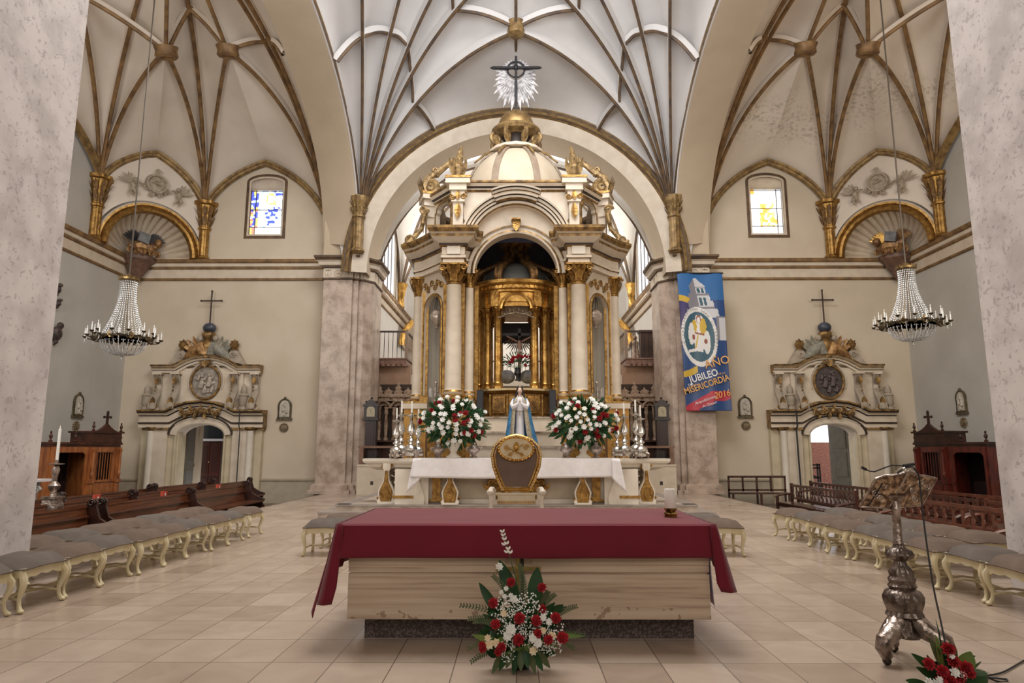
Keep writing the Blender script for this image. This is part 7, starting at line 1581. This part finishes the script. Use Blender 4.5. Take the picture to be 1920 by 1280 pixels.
# floor candlestick and small table by the pew-side wall
c = A(96, 965, 13.6); cz1 = A(100, 955, 13.6).z; ck = thing('floor_candlestick', 'tall silver candlestick with long white candle in front of the orange-brown confessional', 'candlestick', (c.x, 13.6, -.4)); zf = lambda y: A(98, y, 13.6).z+.4
mb = MB(); zb = zf(960); mb.box(-.26, .26, -.26, .26, 0, zb*.5, tp=.04); mb.box(-.2, .2, -.2, .2, zb*.5, zf(935), tp=.08); mb.box(-.15, .15, -.15, .15, zf(935), zf(930)); mb.lathe([(.06, zf(930)), (.05, zf(922)), (.1, zf(915)), (.11, zf(910)), (.04, zf(902)), (.05, zf(892)), (.07, zf(880)), (.05, zf(874)), (.02, zf(872)), (.14, zf(870)), (.14, zf(869)), (.03, zf(868)), (.035, zf(862))], 18); mb.build('stem', SIL, ck, 30)
mb = MB(); mb.lathe([(.028, zf(862)), (.026, zf(804)), (.004, zf(803)), (.01, zf(800)), (.001, zf(797))], 12); mb.build('candle', WAX, ck)
c = A(72, 900, 16.6); tb = thing('white_side_table', 'white table top on a carved grey support half hidden by the great pier', 'table', (c.x-.1, 16.6, -.4)); zt = A(72, 898, 16.6).z+.4; mb = MB(); mb.box(-.45, .22, -.3, .3, zt-.06, zt); mb.build('table_top', WHC, tb, 0)
mb = MB(); mb.lathe([(.14, 0), (.1, .1), (.12, .5), (.08, zt*.7), (.12, zt-.12), (.15, zt-.06)], 12); mb.scroll((.12, -.05, zt-.25), .09, w=.03); mb.build('carved_support', mat('pale grey carving', (.36, .38, .36), .6), tb)
# dark reliefs on the grey wall just beside the great pier
for i, (y, r, l) in enumerate(((543, .18, 'small dark bracket high on the grey wall beside the great pier, upper one'), (569, .14, 'small dark bracket high on the grey wall beside the great pier, lower one'), (625, .3, 'dark carved head bracket on the grey wall beside the great pier'))):
    p = AX(101, y, -15.3); t = thing('wall_bracket', l, 'bracket', (p.x, p.y, p.z), R(90)); mb = MB(); mb.ball((0, -.1, 0), (r*.7, .14, r*.8), 10, 8); mb.ball((.05, -.16, r*.9), (r*.4, .1, r*.4), 8, 6); mb.tube([(0, 0, -r*.4), (0, -.12, -r), (0, -.03, -r*1.3)], [.08, .06, .02], 7); mb.build('bracket_carving', mat('blackened wood', (.03, .02, .018), .5, c2=(.09, .06, .05), sc_=9), t)
# ---------------------------------------------------------------- banner
BO = Vector((6.95, 25.1, 5.6)); bn = thing('jubilee_banner', 'long blue vertical banner with tower and emblem hanging on the marble pier', 'banner', BO)
zT, zB = 8.18, 3.0
def bw(u, v, d=0):   # u 0..1 across, v 0..1 from top
    x = 6.09+.14*v+u*(1.70-.02*v); z = zT+(zB-zT)*v; y = 25.1-.03*sin(u*9+v*3)-.02*sin(v*7)-d
    return Vector((x, y, z))-BO
NB_X, NB_Z = 68, 200
cols = [(.010, .055, .20), (.02, .13, .36), (.62, .40, .03), (.60, .60, .62), (.22, .21, .24), (.78, .76, .74), (.02, .09, .14), (.50, .02, .05), (.03, .02, .13), (.30, .08, .05)]
BMt = [mat('banner print %d' % i, c, .35) for i, c in enumerate(cols)]
def banner_col(u, v):
    k = 1 if v < .38 and (u < .6 or v < .2) else 0
    z = v*3.04; x = u   # z in units of the width
    ar = sqrt((x+.15)**2+(z-1.4)**2)
    if .80 < ar < .93 and x < .32: k = 2
    if ar < .80 and x < .3 and .6 < z < 1.2: k = 8
    # tower, leaning
    tx = x-(.38+.17*(z-.1)); 
    if .10 < z < 1.0:
        w_ = .03+.25*min(1, max(0, (z-.12))/.18) if z < .3 else .17+.06*(z > .45)+.05*(z > .62)+.06*(z > .8)
        if z < .3: w_ = .02+.17*(z-.1)/.2
        if abs(tx) < w_:
            k = 3 if tx > -.04 else 4
            if (.34 < z < .44 or .55 < z < .73) and (abs(tx-.02) < .03 or abs(tx-.11) < .026): k = 4 if False else 6
            if .455 < z < .5 or .76 < z < .8 or .3 < z < .325: k = 4
    if z > .98 and z < 1.5 and x > .80: k = 3 if (z > 1.0 and x > .86) else 4
    # emblem
    ex, ez = (x-.40)/.40, (z-1.42)/.66; a = .12; ex, ez = ex*cos(a)+ez*sin(a)*.6, ez-ex*.12
    q = sqrt(ex*ex+ez*ez)**1
    if q < 1.0: k = 5
    if q < .84: k = 6
    if q < .84:
        # seated draped figures in white and gold
        if abs(ex-.0) < .34-.25*abs(ez+.05) and -.72 < ez < .5: k = 5
        if (ex+.02)**2+(ez+.58)**2 < .02: k = 9
        if (ex+.02)**2+(ez+.56)**2 < .010: k = 5
        if (ex-.22)**2/.03+(ez+.35)**2/.09 < 1: k = 2
        if (ex+.26)**2/.02+(ez+.3)**2/.06 < 1: k = 2
        if abs(ex) < .28 and abs(ez+.1) < .03: k = 9
        if (ex-.42)**2/.03+(ez-.15)**2/.16 < 1: k = 5
        if (ex+.42)**2/.03+(ez+.05)**2/.14 < 1: k = 5
        if (ex-.36)**2+(ez-.12)**2 < .008 or (ex+.3)**2+(ez-.05)**2 < .008: k = 9
        if abs(ez-.42-ex*-.25) < .05 and abs(ex) < .6: k = 5
        if abs(ex+.1-(ez-.1)*-.3) < .04 and -.05 < ez < .4: k = 2
    if z > 2.05 and z < 2.4 and .1 < x < .28 and abs(ar-.87) < .065: k = 2
    if z > 2.62 and z-2.62 > .32-(x)*.55 and z < 2.98+.05*sin(x*9) and z < 3.1-.32*(x): k = 7 if x < .62 else (7 if z < 2.82 else 0)
    if z > 2.93 and x < .3: k = 7
    return k
mb = MB(); vs = [bw(i/NB_X, j/NB_Z) for j in range(NB_Z+1) for i in range(NB_X+1)]
fs = []; mi = []
for j in range(NB_Z):
    for i in range(NB_X):
        a = j*(NB_X+1)+i; fs.append((a, a+NB_X+1, a+NB_X+2, a+1)); mi.append(banner_col((i+.5)/NB_X, (j+.5)/NB_Z))
mb.v = [tuple(v) for v in vs]; mb.f = fs; mb.mi = mi
o = mb.build('banner_cloth', BMt, bn, 60); q = o.modifiers.new('t', 'SOLIDIFY'); q.thickness = .006
mb = MB(); mb.tube([bw(-.02, 0)+Vector((0, 0, .01)), bw(1.02, 0)+Vector((0, 0, .01))], .03, 8); mb.build('banner_rod', BLK, bn)
def text(s_, size, u, v, rot, M_, shear=.0, bold=.0, sx=1.0):
    cu = bpy.data.curves.new('t', 'FONT'); cu.body = s_; cu.size = size; cu.align_x = 'CENTER'; cu.align_y = 'CENTER'; cu.shear = shear; cu.offset = bold; cu.extrude = .004; cu.resolution_u = 3
    o = bpy.data.objects.new('t', cu); COL.objects.link(o); dg = bpy.context.evaluated_depsgraph_get(); me = bpy.data.meshes.new_from_object(o.evaluated_get(dg)); bpy.data.objects.remove(o)
    me.materials.clear(); me.materials.append(M_); n = bpy.data.objects.new('printed_lettering', me); COL.objects.link(n); n.parent = bn
    n.location = bw(u, v, .03)+Vector((0, -.012, 0)); n.matrix_local = Matrix.Translation(bw(u, v)+Vector((0, -.05, 0))) @ Matrix.Rotation(rot, 4, 'Y') @ Matrix.Rotation(pi/2, 4, 'X') @ Matrix.Diagonal((sx, 1, 1, 1)); return n
OR_ = mat('orange lettering', (.75, .38, .10), .4); WH_ = mat('white lettering', (.85, .82, .82), .4); BK_ = BLK
text('AÑO', .42, .74, .655, R(-14), OR_, 0, .003)
text('DEL', .13, .14, .815, R(-14), WH_); text('JUBILEO', .36, .43, .755, R(-16), WH_, 0, .006, .85); text('DE LA', .1, .83, .735, R(-14), OR_)
text('MISERICORDIA', .33, .48, .815, R(-18), OR_, 0, .006, .80)
text('2016', .34, .80, .885, R(-14), OR_, .2, .003, .9)
text('Arquidiócesis', .15, .42, .925, R(-20), WH_, .2); text('de Oaxaca', .13, .50, .955, R(-18), WH_, .2)
# small letters around the emblem
arcs = 'MISERICORDIOSOS COMO EL PADRE'
for i, ch in enumerate(arcs):
    if ch == ' ': continue
    th = R(200-215*i/(len(arcs)-1)); ex, ez = .92*cos(th), -.92*sin(th); u = .40+.40*ex; z = 1.42+.66*(ez+ex*.12)
    text(ch, .085, u, z/3.04, pi/2-th, BLK)
finish_flowers()
